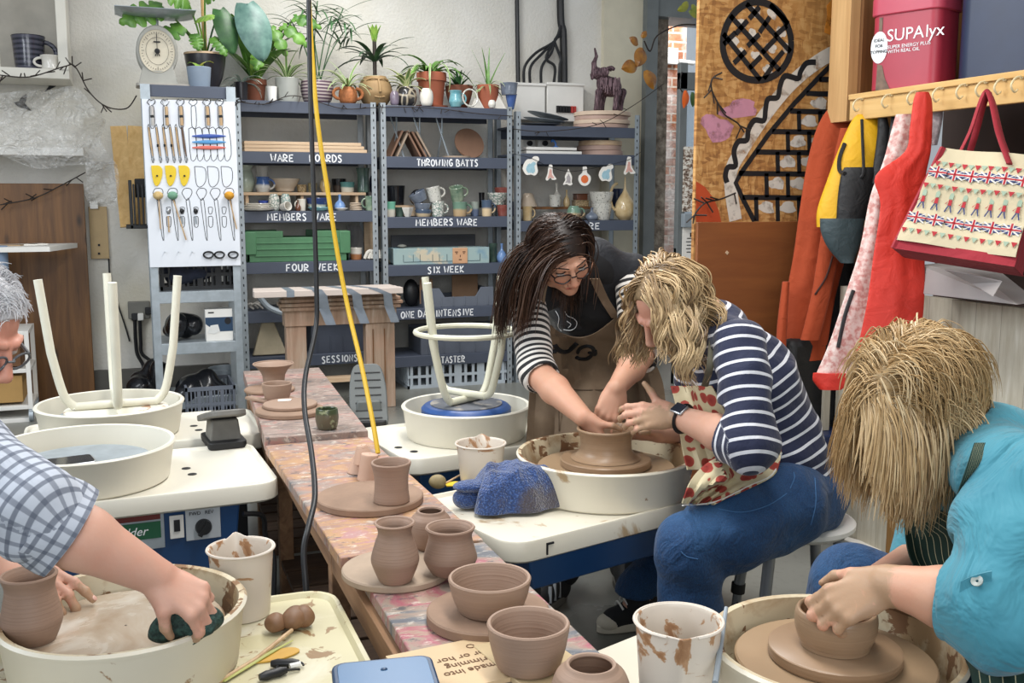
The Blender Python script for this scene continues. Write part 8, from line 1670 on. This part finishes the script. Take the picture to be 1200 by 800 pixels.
def shoe(name, parent, heel, toe, m_up, m_sole, h=.09, w=.042, high=False, stripes=None):
    d = unit(toe-heel); s_ = np.array([d[1],-d[0],0]); L_ = np.linalg.norm(toe-heel); b = Body(.005); b.cap(heel+d*.04+UP*.05,heel+d*.035+UP*(h+.03),.042,.04,.02); b.cap(heel+d*.05+UP*.045,toe-d*.05+UP*.035,.042,.038,.03); b.cap(heel+d*.06+UP*.075,toe-d*.1+UP*.05,.035,.03,.02)
    if high: b.cap(heel+d*.04+UP*.06,heel+d*.045+UP*.13,.042,.045,.02); b.disc(heel+d*.04+UP*.135,UP,.1,.08)
    b.disc(heel+UP*.012,-UP,.4,.08); o = b.build(name,m_up,parent); mb = MB(); pl = [(w*1.05*cos(a),sin(a)) for a in np.linspace(0,2*pi,31)[:-1]]; o3 = (heel+toe)/2; mb.prism([(x*(1 if y < .2 else .95),y*(L_/2+.01)) for x,y in pl][::-1],o3+UP*.001,s_,d,-.026); V = np.array(mb.v); V[:,2] += .001-V[:,2].min(); mb.v = V.tolist(); so = mb.build('sole',m_sole,o,bevel=.004); return o,d,s_,L_
M_shb = mat('black_trainer','#1d1d1f',.7,var=.2,vs=60); M_sole = mat('offwhite_sole','#cfc6b4',.6,var=.08)
hR = footR+AWAY*.02; tR = hR-AWAY*.19-RIGHT*.12
o, d, s_, L_ = shoe('trainer', pg, hR, tR, M_shb, mat('grey_sole', '#6d6a62', .7)); mb = MB()
for k in range(3): q = hR+d*(.1+.03*k)+UP*.055; mb.bar(q+s_*.042+UP*-.02,q+s_*.03+UP*.03+d*-.02,.012,.004,d); mb.bar(q-s_*.042+UP*-.02,q-s_*.03+UP*.03+d*-.02,.012,.004,d)
mb.build('pale_stripe', mat('grey_stripe', '#a7a9ab', .5), o)
hL = footL+AWAY*.02; shoe('trainer', pg, hL, hL-AWAY*.24, M_shb, mat('grey_sole', '#6d6a62', .7))
sf = Surf(tee, gil, trs)
t = NT('tan_apron_cloth'); f = t.noise(9,4); t.col(t.mix(t.ramp(t.noise(13,5),[(.6,0.),(.7,.35)]),t.ramp(f,[(.3,'#786450'),(.7,'#8b7660')]),'#a6927c')); t.set(.9); b_ = t.bump(t.noise(9,3),.5,.02); t.bump(t.noise(600,1),.2,.001,b_); M_apr = t.m
ap = drape(sf,[(372,634,722,2.58,24),(386,630,735,2.6,12),(400,626,750,2.66,3),(420,624,765,2.7,0),(445,622,776,2.74,0),(470,620,780,2.75,0),(500,618,784,2.74,0),(540,616,786,2.74,0),(600,618,784,2.75,0)],.012,22,.004,3,.012).build('apron',M_apr,pg)
sa = Surf(ap)
for pts in ([(634, 374), (633, 352), (637, 330)], [(722, 372), (708, 350), (697, 326)]):
    mb = MB(); rows = [sf.at(x,y,.012,2.56) for x,y in smooth_path(pts,5)]; g_ = np.array([[p+RIGHT*w_ for w_ in np.linspace(-.016,.016,4)] for p in rows]); mb.grid(g_,.003); mb.build('apron_strap',M_apr,pg)
mb = MB(); stroke(sa,[(652,455),(690,457),(735,455)],.0022,.004,2.7,mb=mb); stroke(sa,[(655,455),(655,505)],.0018,.004,2.7,mb=mb); mb.build('pocket_seam',mat('apron_seam','#5d4c3b',.9),ap)
mb = MB()
for pts,w_ in (([(640,417),(646,412),(652,411)],.009),([(650,404),(655,410),(664,412),(676,402)],.009),([(690,412),(697,415),(697,410)],.008),([(675,418),(680,420),(688,420),(694,415),(695,408),(688,405),(680,408),(677,413)],.0075)): stroke(sa,pts,w_,.002,2.7,mb=mb)
mb.build('apron_logo', M_ink, ap)
mb = MB()
for pts in ([(651,364),(655,372),(654,382),(658,388)],[(661,363),(665,370),(672,373),(676,378),(674,384),(668,387),(660,386)],[(664,376),(669,380),(666,384)]): stroke(sf,pts,.0013,.003,2.6,mb=mb)
mb.build('line_drawing', M_chalk, tee)

# ================= seated woman in stripes
sk2 = skin_mat('skin_seated', '#c99b84')
HC = aD(786, 356, 2.06); fd = dirs(-.62, -.70, -.30); up = dirs(-.52, .66, -.42); HR = basis(fd, up)
NB = aD(838, 382, 2.12); CH = aD(868, 445, 2.14); WA = aD(908, 525, 2.17); HP = aD(922, 580, 2.18)
Ls, Le, Lw = aD(866, 404, 1.98), aD(880, 522, 1.9), aD(792, 487, 2.06)
Rs, Re, Rw = aD(815, 402, 2.3), aD(815, 505, 2.4), aD(772, 508, 2.33)
pg = pers('seated person with wavy blonde hair, navy striped top and jeans', (HP[0], HP[1], 0))
Lh,Lk,La = aD(918,592,2.07),aD(806,640,1.97),aD(812,786,2.04); Rh,Rk,Ra = aD(925,590,2.3),aD(828,602,2.5),aD(747,700,2.43)
b = Body(.0045); L2 = head(b, HC, HR, .98)
b.cap(HC+HR@np.array([0,-.035,-.06]),NB,.047,.056,.02); b.chain([NB,CH,WA,HP],[.065,.1,.1,.12],.03); b.chain([Ls,NB,Rs],[.045,.055,.045],.03)
b.cap(Ls,Le,.045,.042,.02); b.chain([Le,Le*.6+Lw*.4,Lw],[.046,.047,.029],.015); b.cap(Rs,Re,.045,.04,.02); b.chain([Re,Rw],[.042,.029],.015)
for h_,k_,a_ in ((Lh,Lk,La),(Rh,Rk,Ra)): b.chain([h_,k_],[.085,.06],.03); b.chain([k_,a_],[.055,.036],.02); b.cap(a_,a_-UP*.05-RIGHT*.04,.03,.022,.02)
pl2,RL = hand(b,Lw,dirs(-.93,.02,-.1),dirs(-.12,.5,-.85),1,[(.45,.7,.4),(.55,.75,.4),(.6,.75,.4),(.6,.7,.4)],.08,1.0,((.85,.5,.25),(.8,.6,.1)))
pr2, RR = hand(b, Rw, dirs(-.95, .1, -.25), dirs(.1, .75, .6), -1, [(.6, .8, .5)]*4, .05, .95)
bd = b.build('body',sk2,pg,mask={'blush': near([L2(0,.1,.05),L2(.04,.08,.0),L2(-.04,.08,0)],.02,.07),'lip': near([(L2(-.017,.1,-.0655),L2(.017,.1,-.0655))],.005,.0085),'clay': near([q[0] for q in pl2+pr2]+[(Lw,pl2[3][2])],.022,.06)})
nails(pg, pl2[:4], RL[:, 2])
for sx in (-1, 1):
    mb = MB(); mb.ell(L2(.034*sx,.0795,.004),np.array([.0148,.0138,.0105]),16,10,HR); mb.build('eyeball',M_eyew,pg)
M_h2 = hair_mat('wavy_blonde_hair',[(.08,'#48382a'),(.3,'#7d654a'),(.55,'#a98d67'),(.8,'#cbb188'),(1,'#e0cba5')])
hair_base('hair_base',pg,HC,HR,mat('ash_hair_roots','#7a6344',.6,var=.25,vs=90),1.0,.003,((0,.105,.015),(.07,.07,.088)),1.0)
hairdo('hair',pg,HC,HR,M_h2,200,14,.25,.0026,8,1.0,1.06,.0125,62,-.02,lambda u: not (u[1] > .62 and u[2] < .5),lambda u,s: (s*.8,.25-.8*(u[1] < .1),-.2-.5*(u[1] < -.2)),(0,0,-1),.02,lambda u: .205,.6,.011,.55,lambda fl: bool(((fl[:,1] > .05) & (np.abs(fl[:,0]) < .045) & (fl[:,2] < .085)).any()))
M_st2 = stripe_mat('navy_white_stripes', '#1b2240', '#d9dae0', .0335, .24)
b = Body(.0045); sp_ = [NB+UP*-.01,CH,WA,HP-(HP-WA)*.15]; b.chain([NB-UP*.012+RIGHT*.012,CH+RIGHT*.01],[.082,.142],.035,'torso'); s0 = float(np.linalg.norm(CH-NB)); b.chain([CH+RIGHT*.01,WA,HP-UP*.0],[.142,.135,.15],.035,'torso',s0)
b.chain([Ls-AWAY*-.01,NB-UP*.01,Rs],[.066,.07,.06],.035); b.cap(NB+(HC-NB)*.25,NB+(HC-NB)*.9,.064,.07,.01,'s'); b.disc(HP+UP*-.03,-UP+RIGHT*.1,.4,.2); b.wr = (.0035,48,6); top2 = b.build('striped_top',M_st2,pg,True)
ud = unit(Lw-Le); b = Body(.0045); cL_ = Le+ud*.075; b.cap(Ls,Le,.071,.066,.02,'u','sl'); b.cap(Le,cL_,.066,.062,.02,'u','slc',.012); b.disc(cL_-ud*.002,ud,.08,.07); b.cap(cL_+ud*.01,cL_-ud*.03,.054,.05,.003,'s'); b.wr = (.004,52,7); b.build('sleeve',M_st2,pg,True)
ud = unit(Rw-Re); b = Body(.006); cR_ = Re+ud*.04; b.chain([Rs,Re,cR_],[.064,.058,.055],.02,'sr'); b.disc(cR_,ud,.08,.07); b.wr = (.003,52,9); b.build('sleeve',M_st2,pg,True)
b = Body(.006); b.ell(HP, (.17, .165, .135), RZ(-YAW), .04)
for h_,k_,a_ in ((Lh,Lk,La),(Rh,Rk,Ra)): b.chain([h_,h_*.45+k_*.55,k_],[.118,.108,.083],.04); b.chain([k_,k_*.5+a_*.5,a_+UP*.02],[.083,.078,.07],.025)
b.disc(Ra+UP*.02, -UP, .12, .2); b.wr = (.004, 45, 8); jn = b.build('jeans', M_denim, pg)
sj = Surf(jn, top2)
mb = MB(); M_seam = mat('jean_stitch', '#3f6a98', .8)
for pts in ([(842,596),(870,600),(900,592),(922,578)],[(926,572),(931,560),(930,553)],[(955,560),(956,590),(950,615)],[(798,646),(805,652),(818,655)]): stroke(sj,pts,.0014,.001,2.0,mb=mb)
mb.build('stitching', M_seam, jn)
# poppy apron: a bib in front and a skirt flap over the thighs
t = NT('poppy_print_cotton'); v = t.vor(25,None,'F1','Distance',.6); pc_ = t.noise(40,3); pet = t.math('ADD',v,t.math('MULTIPLY',pc_,.18)); c = t.ramp(pet,[(.0,'#3a1a18'),(.14,'#4d1c1a'),(.17,'#8f2f28'),(.50,'#a84438'),(.53,'#cdbf9b'),(1,'#d6caa9')]); t.col(c); t.set(.85); t.bump(t.noise(10,3),.4,.015); M_pop = t.m
ab = drape(sj,[(452,786,834,2.2),(475,792,846,2.16),(500,796,856,2.1),(525,800,866,2.06),(550,806,880,2.04)],.02,14,.004,2,.006).build('apron_bib',M_pop,pg)
fl = drape(sj,[(526,862,916,2.0),(540,832,914,1.95),(556,814,906,1.93),(572,806,876,1.92),(590,800,838,1.94)],.012,18,.004,2,.006).build('apron_skirt',M_pop,pg)
mb = MB(); mb.tube([aD(x,y,z) for x,y,z in smooth_path([(835,400,2.0),(832,430,1.98),(826,452,2.02)],4)],.01,7,flat=.3,hint=AWAY); mb.build('apron_strap',mat('olive_strap','#5d594a',.8),pg)
mb = MB(); mb.tube([sj.at(x,y,.014,1.95) for x,y in smooth_path([(800,592),(838,588),(876,570),(905,556),(916,530)],4)],.0022,6); mb.build('apron_piping',M_white,pg)
# watch
ud = unit(Lw-Le); wc = Lw-ud*.03; x_,y_,z_ = frame_from(ud,UP); mb = MB(); mb.tube([wc+.0335*(cos(a)*x_+sin(a)*y_) for a in np.linspace(0,2*pi,29)[:-1]],.009,8,closed=True,flat=.35,hint=ud); wt = mb.build('watch_strap',M_black,pg)
nz = dirs(.05,.55,-.8); nz = unit(nz-ud*(nz@ud)); Rw3 = basis(ud,nz); mb = MB(); mb.box(wc+nz*.036,(.036,.042,.009),Rw3); wf = mb.build('watch_case',M_steel,wt,bevel=.004); mb = MB(); mb.box(wc+nz*.0412,(.03,.036,.002),Rw3); mb.build('watch_face',mat('watch_glass','#2a2f38',.15),wt,bevel=.0006)
mb = MB(); q = pl2[3][2]*.4+Lw*.6+UP*.02
toe = aZ(703, 741, 0); heel = aZ(757, 728, 0)+RIGHT*.03
M_cvs = cloth('black_canvas','#1b1a1c',.85,.15,.2); o,d,s_,L_ = shoe('canvas_shoe',pg,heel,toe,M_cvs,M_sole,high=True)
mb = MB(); mb.ell(toe-d*.035+UP*.03,(.038,.044,.028),16,10,np.array([s_,d,UP]).T); V = np.array(mb.v); V[:,2] = np.maximum(V[:,2],.004); mb.v = V.tolist(); mb.build('toe_cap',M_sole,o)
mb = MB()
for k in range(6): q = heel+d*(.135-.016*k)+UP*(.078+.014*k); mb.tube(smooth_path([q-s_*.024+UP*-.006,q+UP*.016+d*.008,q+s_*.024+UP*-.006],3),.0035,5)
mb.build('laces',M_white,o); mb = MB(); mb.tube([Ra+UP*.01,Ra-UP*.035],.043,12); mb.build('sock',M_blk,pg)
heel2 = np.array([*(La[:2]), 0])+RIGHT*.05; shoe('canvas_shoe', pg, heel2, heel2-RIGHT*.25, M_cvs, M_sole)

# ================= woman in turquoise
sk3 = skin_mat('skin_turquoise', '#cb9a80')
HC = aD(1078, 474, 1.36); fd = dirs(-.55, -.78, -.12); up = dirs(-.66, .62, -.36); HR = basis(fd, up)
NB = aD(1155, 535, 1.36); CH = aD(1185, 640, 1.42); HP = aD(1270, 800, 1.5)
Ls, Le, Lw = aD(1200, 568, 1.2), aD(1172, 716, 1.12), aD(1040, 684, 1.22)
Rs, Re, Rw = aD(1095, 600, 1.55), aD(1080, 655, 1.5), aD(1018, 690, 1.36)
pg = pers('person with straight blonde bob, turquoise shirt and dark green striped apron', (HP[0], HP[1], 0))
b = Body(.0045); L3 = head(b,HC,HR,.98); b.cap(HC+HR@np.array([0,-.035,-.06]),NB,.05,.058,.02); b.chain([NB,CH,HP],[.065,.11,.13],.03); b.chain([Ls,NB,Rs],[.045,.055,.045],.03)
b.cap(Ls,Le,.046,.044,.02); b.chain([Le,Le*.55+Lw*.45,Lw],[.047,.047,.031],.015); b.cap(Rs,Re,.045,.042,.02); b.chain([Re,Rw],[.043,.031],.015)
Lk = aD(1120,900,1.1); Rk = aD(1000,690,1.62); Lf = aD(1080,1100,1.15); Rf = np.array([Rk[0]-.02,Rk[1]+.05,.05])
b.chain([HP,Rk,Rf],[.11,.06,.035],.03); b.chain([HP,Lk],[.11,.06],.03); Lf = np.array([Lk[0]-.02,Lk[1]+.0,.05]); b.chain([Lk,Lf],[.055,.035],.02)
plh,RL = hand(b,Lw,dirs(-.78,-.42,.12),dirs(-.35,.66,-.66),1,[(.5,1.0,.6),(.55,1.05,.6),(.6,1.05,.6),(.65,1.0,.6)],.05,.98,((.5,.8,-.5),(.1,.9,-.5)))
prh, RR = hand(b, Rw, dirs(-.8, -.35, -.1), dirs(.1, .85, .3), -1, [(.5, .8, .5)]*4, .05, .95)
b.build('body',sk3,pg,mask={'blush': near([L3(0,.1,.0)],.02,.08),'lip': near([(L3(-.017,.1,-.0655),L3(.017,.1,-.0655))],.005,.0085),'clay': near([q[0] for q in plh+prh]+[(Lw+(plh[1][2]-Lw)*.2,plh[1][2]),(Lw,plh[3][2])],.03,.06)})
nails(pg, plh[:4], RL[:, 2])
for sx in (-1, 1):
    mb = MB(); mb.ell(L3(.034*sx,.0795,.004),np.array([.0148,.0138,.0105]),16,10,HR); mb.build('eyeball',M_eyew,pg)
M_h3 = hair_mat('straight_blonde_hair',[(.05,'#7d6243'),(.3,'#a3855b'),(.55,'#c2a478'),(.8,'#d5bd95'),(1,'#e6d6b6')])
hair_base('hair_base',pg,HC,HR,mat('blonde_hair_roots','#a58a62',.6,var=.25,vs=90),1.0,.003,((0,.13,-.03),(.06,.055,.075)),1.02)
hairdo('hair',pg,HC,HR,M_h3,320,19,.24,.0016,12,1.0,1.07,.0015,24,.02,None,lambda u,s: (s*.6,.35-1.1*(u[1] < .25),-.3-.6*(u[1] < 0)),dirs(-.08,-1,0),.022,lambda u: (.11 if (HR@u)@RIGHT > .15 else .15) if u[1] > .15 else (.115 if u[2] > -.1 else .08),.62,.014,.2)
t = NT('turquoise_cotton'); f = t.noise(6,4); t.col(t.ramp(f,[(.3,'#337d90'),(.7,'#438fa0')])); t.set(.75,sheen=.15); b_ = t.bump(t.noise(7,4,None,.55,1.2),.9,.03); t.bump(t.noise(500,1),.12,.001,b_); M_turq = t.m
b = Body(.005); b.chain([NB,CH,HP],[.09,.16,.17],.04); b.chain([Ls-RIGHT*.02,NB,Rs],[.075,.085,.075],.04); b.cap(NB+(HC-NB)*.25,NB+(HC-NB)*.9,.066,.075,.01,'s'); b.cap(aD(1105,560,1.22),aD(1118,610,1.2),.035,.02,.02,'s'); b.chain([Rs,Re],[.07,.06],.03); b.wr = (.004,45,3); sh3 = b.build('shirt',M_turq,pg)
ud = unit(Lw-Le); cL_ = Le+ud*.07; b = Body(.004); b.chain([Ls,Ls*.5+Le*.5,Le],[.09,.088,.08],.03); b.cap(Le,cL_,.075,.066,.02); b.disc(cL_-ud*.002,ud,.1,.08); b.cap(cL_+ud*.01,cL_-ud*.035,.057,.052,.003,'s'); b.wr = (.006,42,5); sl3 = b.build('sleeve',M_turq,pg)
mb = MB(); x_,y_,_ = frame_from(ud,UP); g_ = np.array([[cL_+ud*(-.05+.052*i/4)+(.068+.004*sin(3*a+i))*(cos(a)*x_+sin(a)*y_)*(1-.04*i) for a in np.linspace(0,2*pi,33)] for i in range(5)]); mb.grid(g_,.004); mb.build('rolled_cuff',M_turq,pg)
s3 = Surf(sl3, sh3); s3b = Surf(sh3)
mb = MB(); P = [s3.at(x,y,.003,1.1) for x,y in smooth_path([(1125,690),(1138,684),(1152,680),(1162,678)],4)]; mb.grid(np.array([[p+UP*w_ for w_ in np.linspace(-.011,.011,3)] for p in P]),.004); mb.build('sleeve_tab',M_turq,pg)
mb = MB(); q = s3.hit(1147,683); n_ = q[1] if q[1]@q[2] < 0 else -q[1]; fx_,fy_,fz_ = frame_from(n_); mb.lathe([(.002,.004),(.0075,.004),(.0085,.006),(.0085,.008),(.006,.0075),(.002,.0065)],q[0],20,np.array([fx_,fy_,fz_]).T,cap=False); mb.build('button',mat('grey_button','#8d9590',.3),pg)
na = unit(HC+HR@np.array([0,-.04,-.05])-NB); bx_,by2,_ = frame_from(na,-AWAY); f0 = atan2(fd@by2,fd@bx_); g_ = np.array([[NB+na*h_+r_*(cos(f0+a)*bx_+sin(f0+a)*by2) for a in np.linspace(.55,2*pi-.55,34)] for h_,r_ in ((.0,.074),(.028,.07),(.05,.072),(.052,.077),(.03,.086),(.004,.098))]); mb = MB(); mb.grid(g_,.004); mb.build('collar',M_turq,pg)
# apron
t = NT('green_pinstripe_apron'); a = t.xyz(t.co(attr='st')); f = t.math('FRACT',t.math('MULTIPLY',t.math('ADD',a[1],t.math('MULTIPLY',t.noise(5,2),.03)),9)); t.col(t.ramp(f,[(0,'#b9b391'),(.085,'#b9b391'),(.09,'#17332a'),(1,'#17332a')],'CONSTANT')); t.set(.85); t.bump(t.noise(8,3),.6,.02); M_gap = t.m
ab = drape(s3b,[(594,1064,1092,1.36,16),(610,1061,1120,1.34,12),(630,1062,1134,1.32,0),(655,1068,1136,1.32,0),(680,1085,1138,1.33,0),(705,1110,1150,1.34,0),(730,1125,1180,1.34,0)],.012,16,.004,2,.004).build('apron_bib',M_gap,pg)
g_ = np.array([[aD(x,y,z) for x,y,z in r] for r in ([(1128,738,1.36),(1165,726,1.34),(1215,715,1.3),(1260,712,1.3)],[(1130,768,1.25),(1168,756,1.22),(1215,740,1.2),(1260,735,1.2)],[(1138,792,1.17),(1175,782,1.13),(1220,770,1.1),(1260,765,1.1)],[(1145,850,1.15),(1180,850,1.1),(1225,850,1.06),(1260,850,1.06)])]); gg = np.array([smooth_path(r,5) for r in g_]); gg = np.array([smooth_path(gg[:,j],5) for j in range(gg.shape[1])]).transpose(1,0,2)
mb = MB(); mb.grid(gg+UP*.01*np.sin(np.arange(gg.shape[1])*1.3)[None,:,None],.005); mb.build('apron_skirt',M_gap,pg)
for pts in ([(1068,596,1.3),(1075,575,1.3),(1082,552,1.31)],[(1122,612,1.24),(1130,580,1.21),(1142,545,1.2),(1150,520,1.21)]):
    mb = MB(); rows = smooth_path([s3b.at(x,y,.008,z) for x,y,z in pts],5); mb.grid(np.array([[p+RIGHT*w_ for w_ in np.linspace(-.012,.012,4)] for p in rows]),.003); mb.build('apron_strap',M_gap,pg)
b = Body(.006); b.chain([HP,Rk,Rf+UP*.05],[.14,.088,.07],.03); b.chain([HP,Lk,Lf+UP*.05],[.14,.085,.07],.03); b.ell(HP,(.18,.17,.14),None,.04); b.wr = (.004,45,8); b.build('jeans',M_denim,pg)
for f_ in (Rf,Lf): h_ = np.array([f_[0]+.03,f_[1],0]); shoe('canvas_shoe',pg,h_,h_-RIGHT*.24,M_cvs,M_sole)
sW_ = np.array([HP[0]+.02,HP[1],0]); zz = HP[2]-.15; g = thing('stool','white stool under the person in turquoise at the right edge','stool',sW_)
mb = MB(); mb.lathe([(.002,zz-.04),(.16,zz-.04),(.17,zz-.02),(.16,zz),(.002,zz)],sW_,40,cap=False); mb.build('seat',M_white,g)
for k in range(4): a = radians(45+90*k); d = np.array([cos(a),sin(a),0]); mb = MB(); mb.tube([sW_+d*.13+UP*(zz-.04),sW_+d*.18],.016,10); mb.build('leg',mat('grey_leg_metal','#8b8d90'),g)

# ================= man at the left edge
sk4 = skin_mat('skin_man', '#cd9e89')
HC = aD(-42, 384, 1.5); fd = dirs(.80, -.55, -.15); up = dirs(.5, .8, -.05); HR = basis(fd, up)
NB = aD(-95, 455, 1.5); CH = aD(-125, 580, 1.5); HP = aD(-190, 760, 1.5)
NR, NRe, NRw = aD(-75, 520, 1.3), aD(42, 602, 1.24), aD(184, 676, 1.3)
FLs, FLe, FLw = aD(-90, 520, 1.65), aD(-70, 640, 1.6), aD(2, 662, 1.47)
pg = pers('person with white hair in a grey checked shirt wiping the front left wheel', (HP[0], HP[1], 0))
b = Body(.0045); L4 = head(b,HC,HR,1.05); b.cap(HC+HR@np.array([0,-.04,-.07]),NB,.055,.062,.02); b.chain([NB,CH,HP],[.075,.13,.14],.03); b.chain([NR,NB,FLs],[.05,.06,.05],.03)
b.cap(NR,NRe,.052,.05,.02); b.chain([NRe,NRe*.62+NRw*.38,NRw],[.054,.052,.0315],.015); b.cap(FLs,FLe,.05,.046,.02); b.chain([FLe,FLw],[.047,.031],.015)
Mk1 = aD(-200,820,1.25); Mk2 = aD(-60,800,1.75); b.chain([HP,Mk1],[.11,.065],.03); b.chain([Mk1,np.array([Mk1[0],Mk1[1],.06])],[.06,.04],.02); b.chain([HP,Mk2],[.11,.065],.03); b.chain([Mk2,np.array([Mk2[0],Mk2[1],.06])],[.06,.04],.02)
pm,RM = hand(b,NRw,dirs(.82,-.5,-.05),dirs(.35,.72,-.6),1,[(.85,.8,.3),(.9,.75,.35),(.95,.8,.35),(1.0,.8,.35)],.1,.95,((.3,.5,-.95),(.0,.6,-.9)),1.05)
pm2,RM2 = hand(b,FLw,dirs(.92,-.22,-.25),dirs(.15,.9,-.2),-1,[(.25,.25,.2),(.45,.5,.3),(.5,.5,.3),(.55,.5,.3)],.1,1.05,((.8,.5,-.2),(.6,.7,-.2)),1.05)
b.build('body',sk4,pg,mask={'blush': near([L4(0,.1,.0),L4(0,.09,.05)],.03,.09),'lip': near([(L4(-.017,.1,-.0655),L4(.017,.1,-.0655))],.005,.0085),'clay': near([q[0] for q in pm+pm2],.02,.075)})
nails(pg, pm[:4], RM[:, 2], 1.05); nails(pg, pm2[:4], RM2[:, 2], 1.05)
M_h4 = hair_mat('white_hair', [(.1, '#a9a9ad'), (.5, '#cfcfd2'), (1, '#ebebec')])
hair_base('hair_base',pg,HC,HR,mat('white_hair_roots','#c2c2c5',.6,var=.1,vs=90),1.05,.003,((0,.1,.0),(.085,.075,.075)))
hairdo('hair',pg,HC,HR,M_h4,170,12,.06,.0016,20,1.05,1.05,0,30,.3,lambda u: not (u[1] > .4 and u[2] < .55),lambda u,s: (s*.7,-.7,-.1),(0,0,-1),.006,lambda u: .036,.6,.012,.1)
gl = MB()
for sx in (-1,1): gl.tube([L4(sx*(.034+.026*cos(a)),.109,-.004+.018*sin(a)) for a in np.linspace(0,2*pi,19)[:-1]],.0026,6,closed=True); gl.tube([L4(.06*sx,.104,.006),L4(.078*sx,.05,.01),L4(.085*sx,-.01,.012)],.0035,6)
gl.tube([L4(-.009,.112,.002),L4(0,.117,.005),L4(.009,.112,.002)],.0026,6); gl.build('glasses',mat('grey_glasses_frame','#55585c',.3),pg)
for sx in (-1,1): mb = MB(); mb.ell(L4(.034*sx,.0795,.004),np.array([.0155,.0142,.011]),16,10,HR); mb.build('eyeball',M_eyew,pg)
t = NT('grey_check_shirt'); a = t.xyz(t.co(attr='st')); fx = t.math('FRACT',t.math('MULTIPLY',a[0],46)); fy_ = t.math('FRACT',t.math('MULTIPLY',a[1],46)); c = t.mix(t.ramp(fx,[(.0,0.),(.28,0.),(.34,.75),(.62,.75),(.68,0.)]),'#b9bfca','#565d6c'); c = t.mix(t.ramp(fy_,[(.0,0.),(.28,0.),(.34,.6),(.6,.6),(.66,0.)]),c,'#4d5464'); t.col(c); t.set(.85); t.bump(t.noise(9,4,None,.5,.8),.6,.02); M_chk = t.m
b = Body(.005); b.chain([NB,CH,HP],[.09,.165,.17],.04,'torso'); b.chain([NR,NB,FLs],[.08,.085,.075],.04,'yoke'); ud = unit(NRw-NRe); cM = NRe+ud*.06; b.chain([NR,NRe],[.084,.08],.025,'arm'); b.cap(NRe,cM,.074,.07,.02,'u'); b.disc(cM-ud*.002,ud,.1,.08); b.cap(cM+ud*.01,cM-ud*.03,.062,.057,.003,'s'); b.chain([FLs,FLe],[.075,.066],.02,'arm2'); b.wr = (.005,42,7); b.build('shirt',M_chk,pg,True)
x_,y_,_ = frame_from(ud,UP); mb = MB(); g_ = np.array([[cM+ud*(-.055+.058*i/4)+(.074+.003*sin(4*a+i))*(cos(a)*x_+sin(a)*y_) for a in np.linspace(0,2*pi,37)] for i in range(5)]); mb.grid(g_,.004); mb.at = [(u*.058,v*.45,0) for (u,v,w_) in mb.at]; mb.build('rolled_cuff',M_chk,pg)
b = Body(.008); b.chain([HP,Mk1,np.array([Mk1[0],Mk1[1],.08])],[.14,.09,.07],.03); b.chain([HP,Mk2,np.array([Mk2[0],Mk2[1],.08])],[.14,.09,.07],.03); b.ell(HP,(.18,.17,.14),None,.04); b.build('trousers',cloth('grey_trousers','#3a3d44',.85),pg)
for k_ in (Mk1, Mk2): h_ = np.array([k_[0]-.04, k_[1], 0]); shoe('shoe', pg, h_, h_+RIGHT*.26, M_shb, M_sole)
sW_ = np.array([HP[0],HP[1],0]); zz = HP[2]-.15; g = thing('stool','white stool under the person in the checked shirt at the left edge','stool',sW_)
mb = MB(); mb.lathe([(.002,zz-.04),(.16,zz-.04),(.17,zz-.02),(.16,zz),(.002,zz)],sW_,40,cap=False); mb.build('seat',M_white,g)
for k in range(4): a = radians(45+90*k); d = np.array([cos(a),sin(a),0]); mb = MB(); mb.tube([sW_+d*.13+UP*(zz-.04),sW_+d*.18],.016,10); mb.build('leg',mat('grey_leg_metal','#8b8d90'),g)
# sponge in his hand
tips = np.mean([q[0] for q in pm[:4]], 0); b = Body(.004); 
for k in range(7): b.ell(tips+RIGHT*random.uniform(-.06,.03)+AWAY*random.uniform(-.02,.02)+UP*random.uniform(-.025,.012),(.03,.024,.02),RZ(random.uniform(0,3))@RX(random.uniform(-.5,.5)),.012)
b.wr = (.006,110,3); t = NT('dark_green_sponge'); n_ = t.noise(120,3); t.col(t.ramp(n_,[(.35,'#152724'),(.65,'#2f4d45')])); t.set(.8); t.bump(n_,.8,.006); tag(b.build('sponge',t.m),'dark green wet sponge under the hand on the front left wheel','sponge')
